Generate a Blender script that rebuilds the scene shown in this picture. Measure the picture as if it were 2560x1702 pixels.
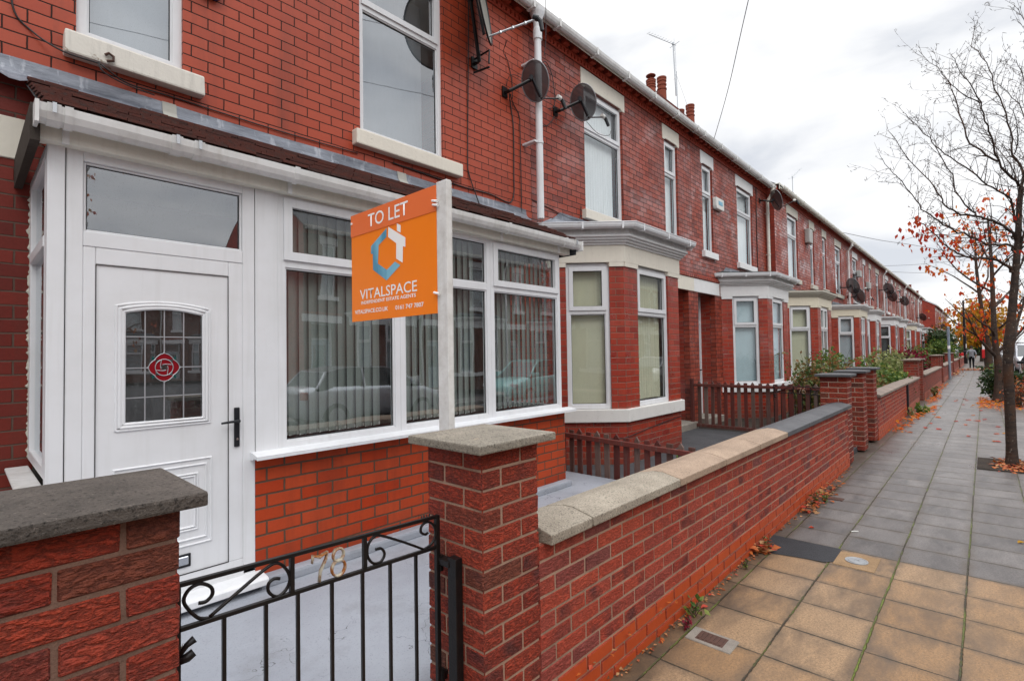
import bpy, bmesh, math, random
from mathutils import Vector, Matrix
for _o in list(bpy.data.objects): bpy.data.objects.remove(_o)
SC = bpy.context.scene
COL = SC.collection
R = math.radians

# ------------------------------------------------------------------ camera
CAM_F, CAM_YAW, CAM_PIT, CAM_ROL = 1278.378/2560*36.0, R(42.7147), R(1.5478), R(-0.9212)
cam = bpy.data.cameras.new("camera"); cam.sensor_width = 36.0; cam.sensor_fit = 'HORIZONTAL'
cam.lens = CAM_F; cam.clip_start = 0.05; cam.clip_end = 2000
camo = bpy.data.objects.new("camera", cam); COL.objects.link(camo)
_F = Vector((math.cos(CAM_YAW)*math.cos(CAM_PIT), math.sin(CAM_YAW)*math.cos(CAM_PIT), math.sin(CAM_PIT)))
_r0 = Vector((math.sin(CAM_YAW), -math.cos(CAM_YAW), 0)); _u0 = _r0.cross(_F)
_r = math.cos(CAM_ROL)*_r0 + math.sin(CAM_ROL)*_u0; _u = -math.sin(CAM_ROL)*_r0 + math.cos(CAM_ROL)*_u0
camo.matrix_world = Matrix(((_r.x, _u.x, -_F.x, 0), (_r.y, _u.y, -_F.y, 0), (_r.z, _u.z, -_F.z, 1.6), (0, 0, 0, 1)))
SC.camera = camo

# ------------------------------------------------------------------ world and light
W = bpy.data.worlds.new("World"); SC.world = W; W.use_nodes = True
nt = W.node_tree; nt.nodes.clear()
SUN_EL, SUN_AZ = R(42), R(205)
def wn(t): return nt.nodes.new(t)
wo = wn('ShaderNodeOutputWorld')
sky = wn('ShaderNodeTexSky'); sky.sky_type = 'NISHITA'; sky.sun_disc = False
sky.sun_elevation = SUN_EL; sky.sun_rotation = SUN_AZ
bg1 = wn('ShaderNodeBackground'); bg1.inputs['Strength'].default_value = 0.07
nt.links.new(sky.outputs[0], bg1.inputs['Color'])
tc = wn('ShaderNodeTexCoord')
mp = wn('ShaderNodeMapping'); mp.inputs['Scale'].default_value = (1.0, 1.0, 2.6); mp.inputs['Location'].default_value = (3.1, 1.7, 0.4)
nt.links.new(tc.outputs['Generated'], mp.inputs['Vector'])
n1 = wn('ShaderNodeTexNoise'); n1.inputs['Scale'].default_value = 3.4; n1.inputs['Detail'].default_value = 6; n1.inputs['Roughness'].default_value = 0.5; n1.inputs['Distortion'].default_value = 0.35
nt.links.new(mp.outputs[0], n1.inputs['Vector'])
cr = wn('ShaderNodeValToRGB'); nt.links.new(n1.outputs['Fac'], cr.inputs[0])
e = cr.color_ramp.elements
e[0].position = 0.36; e[0].color = (0.61, 0.635, 0.685, 1)
e[1].position = 0.62; e[1].color = (0.93, 0.93, 0.935, 1)
m_ = cr.color_ramp.elements.new(0.48); m_.color = (0.79, 0.80, 0.82, 1)
# brighter towards the zenith as any overcast sky is
sep = wn('ShaderNodeSeparateXYZ'); nt.links.new(tc.outputs['Generated'], sep.inputs[0])
mr = wn('ShaderNodeMapRange'); mr.inputs['From Min'].default_value = 0.52; mr.inputs['From Max'].default_value = 1.0
mr.inputs['To Min'].default_value = 0.84; mr.inputs['To Max'].default_value = 3.2
nt.links.new(sep.outputs['Z'], mr.inputs['Value'])
bg2 = wn('ShaderNodeBackground'); nt.links.new(cr.outputs[0], bg2.inputs['Color']); nt.links.new(mr.outputs[0], bg2.inputs['Strength'])
mix = wn('ShaderNodeMixShader'); mix.inputs[0].default_value = 0.93
nt.links.new(bg1.outputs[0], mix.inputs[1]); nt.links.new(bg2.outputs[0], mix.inputs[2]); nt.links.new(mix.outputs[0], wo.inputs[0])

sl = bpy.data.lights.new("sun", 'SUN'); sl.energy = 0.5; sl.angle = R(25); sl.color = (1.0, 0.96, 0.9)
so = bpy.data.objects.new("sun", sl); COL.objects.link(so)
# light comes from the street side, high and a little from behind the camera
_d = Vector((math.cos(SUN_EL)*math.sin(SUN_AZ), math.cos(SUN_EL)*math.cos(SUN_AZ), math.sin(SUN_EL)))
so.rotation_euler = _d.to_track_quat('Z', 'Y').to_euler()
SC.view_settings.view_transform = 'Standard'; SC.view_settings.look = 'None'
SC.view_settings.exposure = 0.57; SC.view_settings.gamma = 1.0
SC.render.engine = 'CYCLES'
SC.cycles.max_bounces = 8; SC.cycles.transparent_max_bounces = 16

# ------------------------------------------------------------------ objects: naming and parenting
def tag(o, label=None, cat=None, group=None, kind=None):
    if label: o['label'] = label
    if cat: o['category'] = cat
    if group: o['group'] = group
    if kind: o['kind'] = kind
    return o
def thing(name, label, cat, loc=(0, 0, 0), rz=0.0, group=None, local=False):
    o = bpy.data.objects.new(name, None); COL.objects.link(o)
    o.empty_display_size = 0.1
    o.location = loc; o.rotation_euler = (0, 0, rz)
    tag(o, label, cat, group)
    ORI[o.name] = (0, 0, 0) if local else tuple(loc)
    return o
ORI = {}
def kids(o): return [c for c in bpy.data.objects if c.parent == o]
def dup(root, loc, rz=None, label=None, group=None):
    pairs = CHILD_CACHE.get(root.name)
    if pairs is None:
        pairs = {}
        def walk(q):
            pairs[q.name] = [c for c in bpy.data.objects if c.parent == q]
            for c in pairs[q.name]: walk(c)
        walk(root); CHILD_CACHE[root.name] = pairs
    def cp(q, par):
        c = q.copy(); COL.objects.link(c)
        if par is not None: c.parent = par
        for ch in pairs[q.name]: cp(ch, c)
        return c
    r = cp(root, None); r.location = loc
    if rz is not None: r.rotation_euler = (0, 0, rz)
    if label: r['label'] = label
    if group: r['group'] = group
    return r
CHILD_CACHE = {}

# ------------------------------------------------------------------ mesh builder
class MB:
    def __init__(s, mir=None, M=None):
        s.v = []; s.f = []; s.mi = []; s.rnd = []; s.mir = mir; s.M = M; s.cur = 0; s.cr = 0.0
    def add(s, pts, faces, M=None):
        b = len(s.v); M = M or s.M
        for p in pts:
            if M is not None: p = M @ Vector(p)
            if s.mir is not None: p = (s.mir - p[0], p[1], p[2])
            s.v.append(tuple(p))
        for f in faces:
            f = [b + i for i in f]
            if s.mir is not None: f = f[::-1]
            s.f.append(f); s.mi.append(s.cur); s.rnd.append(s.cr)
    def box(s, x0, x1, y0, y1, z0, z1, M=None):
        if x0 > x1: x0, x1 = x1, x0
        if y0 > y1: y0, y1 = y1, y0
        if z0 > z1: z0, z1 = z1, z0
        s.add([(x0,y0,z0),(x1,y0,z0),(x1,y1,z0),(x0,y1,z0),(x0,y0,z1),(x1,y0,z1),(x1,y1,z1),(x0,y1,z1)],
              [(0,3,2,1),(4,5,6,7),(0,1,5,4),(1,2,6,5),(2,3,7,6),(3,0,4,7)], M)
    def quad(s, a, b, c, d, M=None): s.add([a, b, c, d], [(0, 1, 2, 3)], M)
    def prism(s, poly, h0, h1, axis='z', M=None):
        """poly: 2d points (counter clockwise seen from +axis); extruded from h0 to h1 along axis"""
        n = len(poly)
        def P(p, h):
            if axis == 'z': return (p[0], p[1], h)
            if axis == 'y': return (p[0], h, p[1])
            return (h, p[0], p[1])
        pts = [P(p, h0) for p in poly] + [P(p, h1) for p in poly]
        fs = [tuple(range(n))[::-1], tuple(range(n, 2*n))] + [(i, (i+1) % n, n + (i+1) % n, n + i) for i in range(n)]
        s.add(pts, fs, M)
    def tube(s, pts, rad, n=8, caps=True, flat=1.0, M=None):
        pts = [Vector(p) for p in pts]
        rs = rad if isinstance(rad, (list, tuple)) else [rad]*len(pts)
        ring = []; out = []
        d0 = (pts[1]-pts[0]).normalized()
        up = Vector((0, 0, 1)) if abs(d0.z) < 0.9 else Vector((1, 0, 0))
        a = d0.cross(up).normalized()
        for i, p in enumerate(pts):
            if i == 0: d = pts[1]-pts[0]
            elif i == len(pts)-1: d = pts[-1]-pts[-2]
            else: d = pts[i+1]-pts[i-1]
            if d.length < 1e-9: d = Vector((0, 0, 1))
            d.normalize()
            a = a - d*a.dot(d)
            if a.length < 1e-6: a = d.orthogonal()
            a.normalize(); b = d.cross(a)
            for k in range(n):
                t = 2*math.pi*k/n
                out.append(p + a*math.cos(t)*rs[i] + b*math.sin(t)*rs[i]*flat)
        fs = []
        for i in range(len(pts)-1):
            for k in range(n):
                fs.append((i*n+k, i*n+(k+1) % n, (i+1)*n+(k+1) % n, (i+1)*n+k))
        if caps:
            fs.append(tuple(range(n))[::-1]); fs.append(tuple(range((len(pts)-1)*n, len(pts)*n)))
        s.add(out, fs, M)
    def cyl(s, p0, p1, r, n=16, r1=None, M=None): s.tube([p0, p1], [r, r if r1 is None else r1], n, True, 1.0, M)
    def lathe(s, prof, c=(0, 0, 0), n=24, M=None):
        out = []; fs = []
        for (r, z) in prof:
            for k in range(n):
                t = 2*math.pi*k/n; out.append((c[0]+r*math.cos(t), c[1]+r*math.sin(t), c[2]+z))
        for i in range(len(prof)-1):
            for k in range(n): fs.append((i*n+k, i*n+(k+1) % n, (i+1)*n+(k+1) % n, (i+1)*n+k))
        fs.append(tuple(range(n))[::-1]); fs.append(tuple(range((len(prof)-1)*n, len(prof)*n)))
        s.add(out, fs, M)
    def build(s, name, mat, parent=None, smooth=False, bevel=0.0, seg=1, recalc=False, label=None, cat=None, group=None, kind=None, off=None, uv=True):
        me = bpy.data.meshes.new(name)
        if off is None and parent is not None:
            r = parent
            while r.parent is not None: r = r.parent
            off = ORI.get(r.name, (0, 0, 0))
        off = off or (0, 0, 0)
        vs = [(p[0]-off[0], p[1]-off[1], p[2]-off[2]) for p in s.v]
        me.from_pydata(vs, [], s.f)
        mats = mat if isinstance(mat, (list, tuple)) else [mat]
        for m in mats: me.materials.append(m)
        if len(mats) > 1: me.polygons.foreach_set('material_index', s.mi)
        at = me.attributes.new('rnd', 'FLOAT', 'FACE'); at.data.foreach_set('value', s.rnd)
        if recalc or bevel:
            bm = bmesh.new(); bm.from_mesh(me)
            if recalc: bmesh.ops.recalc_face_normals(bm, faces=bm.faces)
            if bevel:
                bmesh.ops.bevel(bm, geom=[e for e in bm.edges if len(e.link_faces) == 2 and e.calc_face_angle(0) > 0.35], offset=bevel, segments=seg, profile=0.6, affect='EDGES', clamp_overlap=True)
            bm.to_mesh(me); bm.free()
        if uv: auto_uv(me, off)
        if smooth: me.polygons.foreach_set('use_smooth', [True]*len(me.polygons))
        me.update()
        o = bpy.data.objects.new(name, me); COL.objects.link(o)
        if parent is not None: o.parent = parent
        else: o.location = off
        tag(o, label, cat, group, kind)
        return o
def auto_uv(me, off=(0, 0, 0)):
    l = me.uv_layers.new(name='UVMap'); data = [0.0]*(2*len(me.loops))
    vs = me.vertices
    for p in me.polygons:
        n = p.normal
        if abs(n.z) > 0.999: t = Vector((1, 0, 0)); b = Vector((0, 1, 0))
        else:
            t = Vector((-n.y, n.x, 0)).normalized(); b = n.cross(t)
        for li in p.loop_indices:
            c = vs[me.loops[li].vertex_index].co
            c = Vector((c.x+off[0], c.y+off[1], c.z+off[2]))
            data[2*li] = c.dot(t); data[2*li+1] = c.dot(b)
    l.data.foreach_set('uv', data)
def frameM(p0, p1, z0=0.0):
    """local a along p0->p1, b outwards (to the left hand -> towards the street), c up"""
    t = Vector((p1[0]-p0[0], p1[1]-p0[1], 0)); L = t.length; t.normalize()
    n = Vector((t.y, -t.x, 0))
    return Matrix(((t.x, n.x, 0, p0[0]), (t.y, n.y, 0, p0[1]), (0, 0, 1, z0), (0, 0, 0, 1))), L
# ------------------------------------------------------------------ materials
class NT:
    def __init__(s, name):
        s.m = bpy.data.materials.new(name); s.m.use_nodes = True
        s.t = s.m.node_tree; s.t.nodes.clear()
        s.out = s.t.nodes.new('ShaderNodeOutputMaterial')
    def n(s, typ, **kw):
        q = s.t.nodes.new(typ)
        for k, v in kw.items(): setattr(q, k, v)
        return q
    def set(s, sock, v):
        if isinstance(v, bpy.types.NodeSocket): s.t.links.new(v, sock)
        elif isinstance(v, (tuple, list)) and len(v) == 3 and sock.type == 'RGBA': sock.default_value = (*v, 1)
        else: sock.default_value = v
    def math(s, op, a, b=None, c=None, clamp=False):
        q = s.n('ShaderNodeMath', operation=op); q.use_clamp = clamp
        s.set(q.inputs[0], a)
        if b is not None: s.set(q.inputs[1], b)
        if c is not None: s.set(q.inputs[2], c)
        return q.outputs[0]
    def mr(s, v, a, b, c=0.0, d=1.0, typ='LINEAR'):
        q = s.n('ShaderNodeMapRange', interpolation_type=typ)
        for i, x in enumerate((v, a, b, c, d)): s.set(q.inputs[i], x)
        return q.outputs[0]
    def mix(s, f, a, b, mode='MIX'):
        q = s.n('ShaderNodeMix', data_type='RGBA', blend_type=mode)
        s.set(q.inputs[0], f); s.set(q.inputs[6], a); s.set(q.inputs[7], b)
        return q.outputs[2]
    def ramp(s, f, stops, const=False):
        q = s.n('ShaderNodeValToRGB')
        if const: q.color_ramp.interpolation = 'CONSTANT'
        s.set(q.inputs[0], f); el = q.color_ramp.elements
        while len(el) < len(stops): el.new(0.5)
        for e, (p, c) in zip(el, stops): e.position = p; e.color = (*c, 1)
        return q.outputs[0]
    def noise(s, vec, scale, detail=4, rough=0.55, dist=0.0, out='Fac'):
        q = s.n('ShaderNodeTexNoise')
        if vec is not None: s.set(q.inputs['Vector'], vec)
        q.inputs['Scale'].default_value = scale; q.inputs['Detail'].default_value = detail
        q.inputs['Roughness'].default_value = rough; q.inputs['Distortion'].default_value = dist
        return q.outputs[out]
    def mapping(s, vec, scale=(1, 1, 1), loc=(0, 0, 0)):
        q = s.n('ShaderNodeMapping'); s.set(q.inputs[0], vec); q.inputs['Scale'].default_value = scale; q.inputs['Location'].default_value = loc
        return q.outputs[0]
    def coord(s, k='Object'): return s.n('ShaderNodeTexCoord').outputs[k]
    def xyz(s, v):
        q = s.n('ShaderNodeSeparateXYZ'); s.set(q.inputs[0], v); return q.outputs
    def comb(s, x, y, z=0.0):
        q = s.n('ShaderNodeCombineXYZ'); s.set(q.inputs[0], x); s.set(q.inputs[1], y); s.set(q.inputs[2], z); return q.outputs[0]
    def white(s, vec, out=0):
        q = s.n('ShaderNodeTexWhiteNoise', noise_dimensions='3D'); s.set(q.inputs['Vector'], vec); return q.outputs[out]
    def attr(s, name='rnd'): return s.n('ShaderNodeAttribute', attribute_name=name).outputs['Fac']
    def bump(s, h, dist=0.005, strength=1.0):
        q = s.n('ShaderNodeBump'); s.set(q.inputs['Height'], h); q.inputs['Distance'].default_value = dist; q.inputs['Strength'].default_value = strength
        return q.outputs[0]
    def pbr(s, col, rough=0.6, spec=0.5, bump=None, metal=0.0, coat=0.0, trans=None, alpha=None, sss=None):
        q = s.n('ShaderNodeBsdfPrincipled')
        s.set(q.inputs['Base Color'], col); s.set(q.inputs['Roughness'], rough)
        s.set(q.inputs['Specular IOR Level'], spec); s.set(q.inputs['Metallic'], metal)
        if coat: q.inputs['Coat Weight'].default_value = coat; q.inputs['Coat Roughness'].default_value = 0.05
        if bump is not None: s.set(q.inputs['Normal'], bump)
        if alpha is not None: s.set(q.inputs['Alpha'], alpha)
        s.t.links.new(q.outputs[0], s.out.inputs[0])
        return s.m

def sl_(c):  # srgb 0-255 -> linear
    return tuple((x/255/12.92 if x/255 <= 0.04045 else ((x/255+0.055)/1.055)**2.4) for x in c)

def brick_mat(name, bw, bh, mo, cols, mcol, rough=0.6, spec=0.3, edge=0.0, edgecol=(0.05, 0.03, 0.03), blot=0.0, blotcol=(0.1, 0.03, 0.02), bumpd=0.004, tex=0.0, mnoise=0.25, rvar=0.0, soot=0.0, v0=0.0, tilt=0.0, gl=None):
    """bricks from the wall's own uv (metres): stretcher bond, each brick its own tint, recessed mortar"""
    k = NT(name)
    uv = k.coord('UV'); x = k.xyz(uv); u, v = x[0], k.math('ADD', x[1], v0)
    obj = k.coord('Object')
    wob = k.noise(k.comb(u, v), 14.0, 2, 0.5)
    u2 = k.math('ADD', u, k.math('MULTIPLY', k.math('SUBTRACT', wob, 0.5), 0.006))
    v2 = k.math('ADD', v, k.math('MULTIPLY', k.math('SUBTRACT', k.noise(k.comb(u, v, 3.3), 9.0, 2, 0.5), 0.5), 0.006))
    r = k.math('DIVIDE', v2, bh); row = k.math('FLOOR', r)
    uo = k.math('ADD', k.math('DIVIDE', u2, bw), k.math('MULTIPLY', k.math('MODULO', k.math('ABSOLUTE', row), 2.0), 0.5))
    col = k.math('FLOOR', uo)
    fu = k.math('MULTIPLY', k.math('FRACT', uo), bw); fv = k.math('MULTIPLY', k.math('FRACT', r), bh)
    du = k.math('MINIMUM', fu, k.math('SUBTRACT', bw, fu)); dv = k.math('MINIMUM', fv, k.math('SUBTRACT', bh, fv))
    d = k.math('MINIMUM', du, dv)
    ismo = k.mr(d, mo*0.5-0.0012, mo*0.5+0.0018)           # 0 mortar .. 1 brick
    idv = k.comb(col, row, 1.7)
    rn = k.white(idv); rn2 = k.white(k.comb(col, row, 9.1))
    c = k.ramp(rn, [(i/max(1, len(cols)-1), q) for i, q in enumerate(cols)])
    fine = k.noise(k.comb(u, v, rn), 55.0, 4, 0.6)
    big = k.noise(k.comb(u, v), 1.1, 4, 0.6)
    strk = k.noise(k.comb(k.math('MULTIPLY', u, 4.5), k.math('MULTIPLY', v, 0.45), 21.0), 1.0, 5, 0.65)
    c = k.mix(k.mr(fine, 0.3, 0.8, 0.0, mnoise), c, (0.05, 0.012, 0.008))
    if blot:
        bl = k.math('MULTIPLY', k.mr(k.noise(k.comb(u, v, 5.0), 2.3, 5, 0.62), 0.5, 0.68), k.mr(rn2, 0.1, 0.9))
        c = k.mix(k.math('MULTIPLY', bl, blot, clamp=True), c, blotcol)
    if edge:
        ed = k.math('ADD', du, k.math('MULTIPLY', k.math('SUBTRACT', k.noise(k.comb(u, v, 2.0), 40.0, 3), 0.5), 0.05))
        c = k.mix(k.math('MULTIPLY', k.math('MULTIPLY', k.mr(ed, 0.045, 0.0), k.mr(rn2, 0.25, 0.7)), edge, clamp=True), c, edgecol)
    c = k.mix(k.mr(big, 0.35, 0.75, 0.0, 0.22), c, (0.08, 0.025, 0.018))
    c = k.mix(k.mr(strk, 0.50, 0.72, 0.0, 0.38), c, (0.075, 0.028, 0.020))
    spl = k.math('MULTIPLY', k.mr(k.math('ADD', x[1], k.math('MULTIPLY', k.noise(k.comb(u, v), 3.0, 4, 0.65), 0.35)), 0.55, 0.22), 0.55)
    c = k.mix(spl, c, (0.10, 0.05, 0.035))
    mc = k.mix(k.noise(k.comb(u, v), 30.0, 4), mcol, tuple(q*0.55 for q in mcol))
    c = k.mix(ismo, mc, c)
    h = k.math('ADD', ismo, k.math('MULTIPLY', fine, tex))
    h = k.math('ADD', h, k.math('MULTIPLY', rn2, 0.25))
    if tilt:
        h = k.math('ADD', h, k.math('MULTIPLY', k.math('SUBTRACT', rn, 0.5), k.math('MULTIPLY', fu, tilt)))
        h = k.math('ADD', h, k.math('MULTIPLY', k.math('SUBTRACT', k.white(k.comb(col, row, 4.4)), 0.5), k.math('MULTIPLY', fv, tilt*1.6)))
    ro = k.mr(fine, 0.2, 0.9, rough-0.08, rough+0.12)
    if rvar: ro = k.math('ADD', ro, k.math('MULTIPLY', k.mr(k.noise(k.comb(u, v, 8.0), 2.0, 5, 0.65), 0.4, 0.65), rvar), clamp=True)
    if gl:
        pt = k.math('MULTIPLY', k.mr(k.noise(k.comb(u, v, 12.0), 1.5, 5, 0.6), 0.46, 0.60), k.mr(k.white(k.comb(col, row, 6.6)), 0.15, 0.6))
        ro = k.math('SUBTRACT', ro, k.math('MULTIPLY', pt, gl), clamp=True)
        spec = k.mr(pt, 0.0, 1.0, spec*.7, 1.0)
    ro = k.mix(ismo, (0.9, 0.9, 0.9), ro)
    return k.pbr(c, ro, spec, k.bump(h, bumpd, 0.9))

def rustic_mat(name, cols, rough=0.75, crack=0.62, bd=0.020):
    """modelled bricks: tint per brick from the face attribute, rustic dragged texture, burnt dark ends"""
    k = NT(name); rn = k.attr('rnd'); obj = k.coord('Object'); uv = k.xyz(k.coord('UV'))
    uvv = k.comb(uv[0], uv[1], k.math('MULTIPLY', rn, 37.0))
    c = k.ramp(rn, [(i/(len(cols)-1), q) for i, q in enumerate(cols)])
    pat = k.noise(uvv, 7.0, 3, 0.5)
    sel = k.white(k.comb(rn, rn, 3.0))
    c = k.mix(k.math('MULTIPLY', k.mr(pat, 0.46, 0.68), k.mr(sel, 0.3, 0.7, 0.0, 0.85), clamp=True), c, (0.10, 0.032, 0.032))
    rg = k.noise(k.mapping(uvv, (26, 62, 1)), 1.0, 4, 0.6, 0.3)
    fine = k.math('MULTIPLY', k.math('ABSOLUTE', k.math('SUBTRACT', rg, 0.5)), 3.2)
    fine = k.math('ADD', k.math('MULTIPLY', fine, 0.6), k.math('MULTIPLY', k.noise(k.mapping(uvv, (60, 110, 1)), 1.0, 4, 0.65), 0.5))
    c = k.mix(k.mr(fine, 0.46, 0.26, 0.0, crack), c, (0.045, 0.013, 0.010))
    c = k.mix(k.mr(k.noise(uvv, 120.0, 3, 0.6), 0.55, 0.8, 0.0, 0.35), c, (0.42, 0.13, 0.08))
    return k.pbr(c, rough, 0.25, k.bump(k.math('ADD', fine, k.math('MULTIPLY', k.noise(uvv, 26.0, 3, 0.6), 0.8)), bd, 1.0))

def plain(name, col, rough=0.5, spec=0.5, var=0.12, scale=6.0, bumpd=0.0, bscale=60.0, metal=0.0, coat=0.0, dark=None, streak=0.0):
    k = NT(name); o = k.coord('Object')
    dk = dark or tuple(q*0.55 for q in col)
    c = k.mix(k.mr(k.noise(o, scale, 5, 0.6), 0.4, 0.8, 0.0, var), col, dk)
    if streak:
        st = k.noise(k.mapping(o, (22, 22, 1.2)), 1.0, 4, 0.6)
        c = k.mix(k.math('MULTIPLY', k.mr(st, 0.5, 0.78), streak, clamp=True), c, dk)
    b = k.bump(k.noise(o, bscale, 5, 0.6), bumpd, 0.8) if bumpd else None
    return k.pbr(c, rough, spec, b, metal, coat)

def stone_mat(name, col, dark, rough=0.85, speck=0.4, bumpd=0.002, sc=1.0, lich=None):
    k = NT(name); o = k.coord('Object')
    c = k.mix(k.mr(k.noise(o, 5.0*sc, 6, 0.65), 0.35, 0.7), col, dark)
    g = k.noise(o, 170.0*sc, 3, 0.7)
    c = k.mix(k.mr(g, 0.52, 0.66, 0.0, speck), c, tuple(q*0.25 for q in dark))
    c = k.mix(k.mr(k.noise(o, 210.0*sc, 2, 0.7), 0.6, 0.7, 0.0, speck*0.7), c, tuple(min(1, q*1.7) for q in col))
    if lich: c = k.mix(k.mr(k.noise(o, 9.0*sc, 6, 0.7), 0.62, 0.7, 0.0, 0.6), c, lich)
    return k.pbr(c, rough, 0.3, k.bump(k.math('ADD', g, k.noise(o, 40*sc, 4, 0.6)), bumpd, 1.0))

def paint_stone(name, col, flake=(0.30, 0.27, 0.22), amt=0.5):
    k = NT(name); o = k.coord('Object')
    c = k.mix(k.mr(k.noise(o, 7.0, 5, 0.6), 0.4, 0.8, 0.0, 0.22), col, tuple(q*0.7 for q in col))
    st = k.noise(k.mapping(o, (26, 26, 2.0)), 1.0, 5, 0.65)
    c = k.mix(k.mr(st, 0.5, 0.78, 0.0, 0.45*amt), c, tuple(q*0.45 for q in col))
    fl = k.noise(o, 11.0, 8, 0.75, 0.8)
    f = k.mr(fl, 0.60, 0.635, 0.0, amt)
    c = k.mix(f, c, flake)
    return k.pbr(c, 0.55, 0.35, k.bump(k.math('SUBTRACT', k.noise(o, 50, 4), f), 0.002, 0.8))

def glass_mat(name, tint=(0.80, 0.86, 0.86), ior=2.2, wav=0.0, wet=True):
    k = NT(name); o = k.coord('Object')
    fr = k.n('ShaderNodeFresnel'); gm = k.n('ShaderNodeNewGeometry')
    k.set(fr.inputs['IOR'], k.mr(gm.outputs['Backfacing'], 0.0, 1.0, ior, 1.0/ior))   # same reflectance from both sides of a pane
    gl = k.n('ShaderNodeBsdfGlossy'); gl.inputs['Roughness'].default_value = 0.012; gl.inputs['Color'].default_value = (0.95, 0.97, 1, 1)
    tr = k.n('ShaderNodeBsdfTransparent'); tr.inputs['Color'].default_value = (*tint, 1)
    hb = k.noise(o, 1.6, 2, 0.4)
    bp = k.bump(hb, 0.004, 0.35); k.t.links.new(bp, gl.inputs['Normal'])
    mx = k.n('ShaderNodeMixShader'); k.t.links.new(fr.outputs[0], mx.inputs[0]); k.t.links.new(tr.outputs[0], mx.inputs[1]); k.t.links.new(gl.outputs[0], mx.inputs[2])
    if wet:
        df = k.n('ShaderNodeBsdfDiffuse'); df.inputs['Color'].default_value = (0.6, 0.62, 0.63, 1)
        drops = k.mr(k.noise(o, 150.0, 2, 0.6), 0.62, 0.68, 0.0, 0.16)
        film = k.mr(k.noise(k.mapping(o, (9, 9, 1.6)), 1.0, 5, 0.6), 0.4, 0.8, 0.0, 0.07)
        mx2 = k.n('ShaderNodeMixShader'); k.t.links.new(k.math('ADD', drops, film, clamp=True), mx2.inputs[0])
        k.t.links.new(mx.outputs[0], mx2.inputs[1]); k.t.links.new(df.outputs[0], mx2.inputs[2]); mx = mx2
    k.t.links.new(mx.outputs[0], k.out.inputs[0])
    return k.m

M = {}
M['upvc'] = plain('white_plastic', (0.73, 0.74, 0.76), 0.34, 0.45, 0.30, 3.5, dark=(0.50, 0.50, 0.48), streak=0.28)
M['upvc_dirty'] = plain('weathered_white_plastic', (0.74, 0.74, 0.73), 0.4, 0.5, 0.5, 5.0, dark=(0.42, 0.41, 0.37), streak=0.5)
M['upvc_cream'] = plain('yellowed_white_plastic', (0.74, 0.72, 0.64), 0.42, 0.45, 0.45, 4.0, dark=(0.45, 0.43, 0.36), streak=0.35)
M['rubber'] = plain('black_seal', (0.015, 0.015, 0.016), 0.6)
M['black_metal'] = plain('black_painted_iron', (0.007, 0.0066, 0.007), 0.36, 0.3, 0.3, 25.0, 0.0012, 90, dark=(0.035, 0.018, 0.012))
M['black_plastic'] = plain('black_plastic', (0.014, 0.015, 0.018), 0.42, 0.3)
M['steel'] = plain('galvanised_steel', (0.52, 0.54, 0.56), 0.4, 0.5, 0.3, 12, metal=0.7)
M['chrome'] = plain('chrome', (0.7, 0.72, 0.75), 0.18, metal=1.0)
M['glass'] = glass_mat('window_glass', tint=(0.90, 0.93, 0.93), ior=1.7)
M['glass_mirror'] = glass_mat('silvery_window_glass', tint=(0.80, 0.84, 0.86), ior=3.4)
M['glass_clear'] = glass_mat('porch_glass', tint=(0.84, 0.88, 0.87), ior=2.6)
M['glass_fan'] = glass_mat('fanlight_glass', tint=(0.8, 0.84, 0.84), ior=3.2)
M['glass_far'] = glass_mat('far_window_glass', ior=2.3, wet=False)
M['brick_painted'] = brick_mat('smooth_orange_brick', 0.2285, 0.0857, 0.0075, [(0.41,0.060,0.024),(0.44,0.069,0.029),(0.46,0.076,0.033),(0.395,0.054,0.021)], (0.030,0.017,0.014), 0.40, 0.36, bumpd=0.004, tex=0.18, mnoise=0.10, v0=0.02)
M['brick_porch'] = brick_mat('smooth_red_porch_brick', 0.2285, 0.0857, 0.0115, [(0.42,0.050,0.013),(0.45,0.060,0.018),(0.47,0.067,0.021),(0.40,0.038,0.008)], (0.135,0.082,0.056), 0.6, 0.15, bumpd=0.004, tex=0.15, mnoise=0.12, v0=0.055)
M['brick_old'] = brick_mat('weathered_glazed_brick', 0.2285, 0.0857, 0.0095, [(0.20,0.026,0.013),(0.36,0.048,0.020),(0.40,0.062,0.028),(0.29,0.036,0.016),(0.42,0.076,0.038),(0.35,0.042,0.017)], (0.030,0.017,0.014), 0.36, 0.6, blot=0.75, blotcol=(0.10,0.022,0.018), bumpd=0.005, tex=0.35, mnoise=0.30, rvar=0.25, v0=0.02, tilt=3.5, gl=0.20)
M['brick_bay'] = brick_mat('glazed_red_bay_brick', 0.2285, 0.0857, 0.009, [(0.30,0.024,0.010),(0.38,0.036,0.015),(0.43,0.048,0.020),(0.25,0.018,0.009)], (0.27,0.145,0.10), 0.34, 0.6, bumpd=0.004, tex=0.2, mnoise=0.25, rvar=0.25, v0=0.01, tilt=4.0, gl=0.15)
M['brick_terrace'] = brick_mat('dull_terrace_brick', 0.2285, 0.0857, 0.011, [(0.28,0.040,0.022),(0.42,0.066,0.034),(0.48,0.092,0.05),(0.37,0.05,0.025)], (0.035,0.02,0.016), 0.36, 0.6, blot=0.6, blotcol=(0.13,0.028,0.02), bumpd=0.005, tex=0.35, mnoise=0.3, rvar=0.3, tilt=6.0, gl=0.32)
M['brick_opposite'] = brick_mat('shaded_brown_brick', 0.2285, 0.0857, 0.007, [(0.10,0.035,0.025),(0.15,0.048,0.033),(0.18,0.06,0.042)], (0.07,0.05,0.04), 0.7, 0.2, bumpd=0.004)
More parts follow.
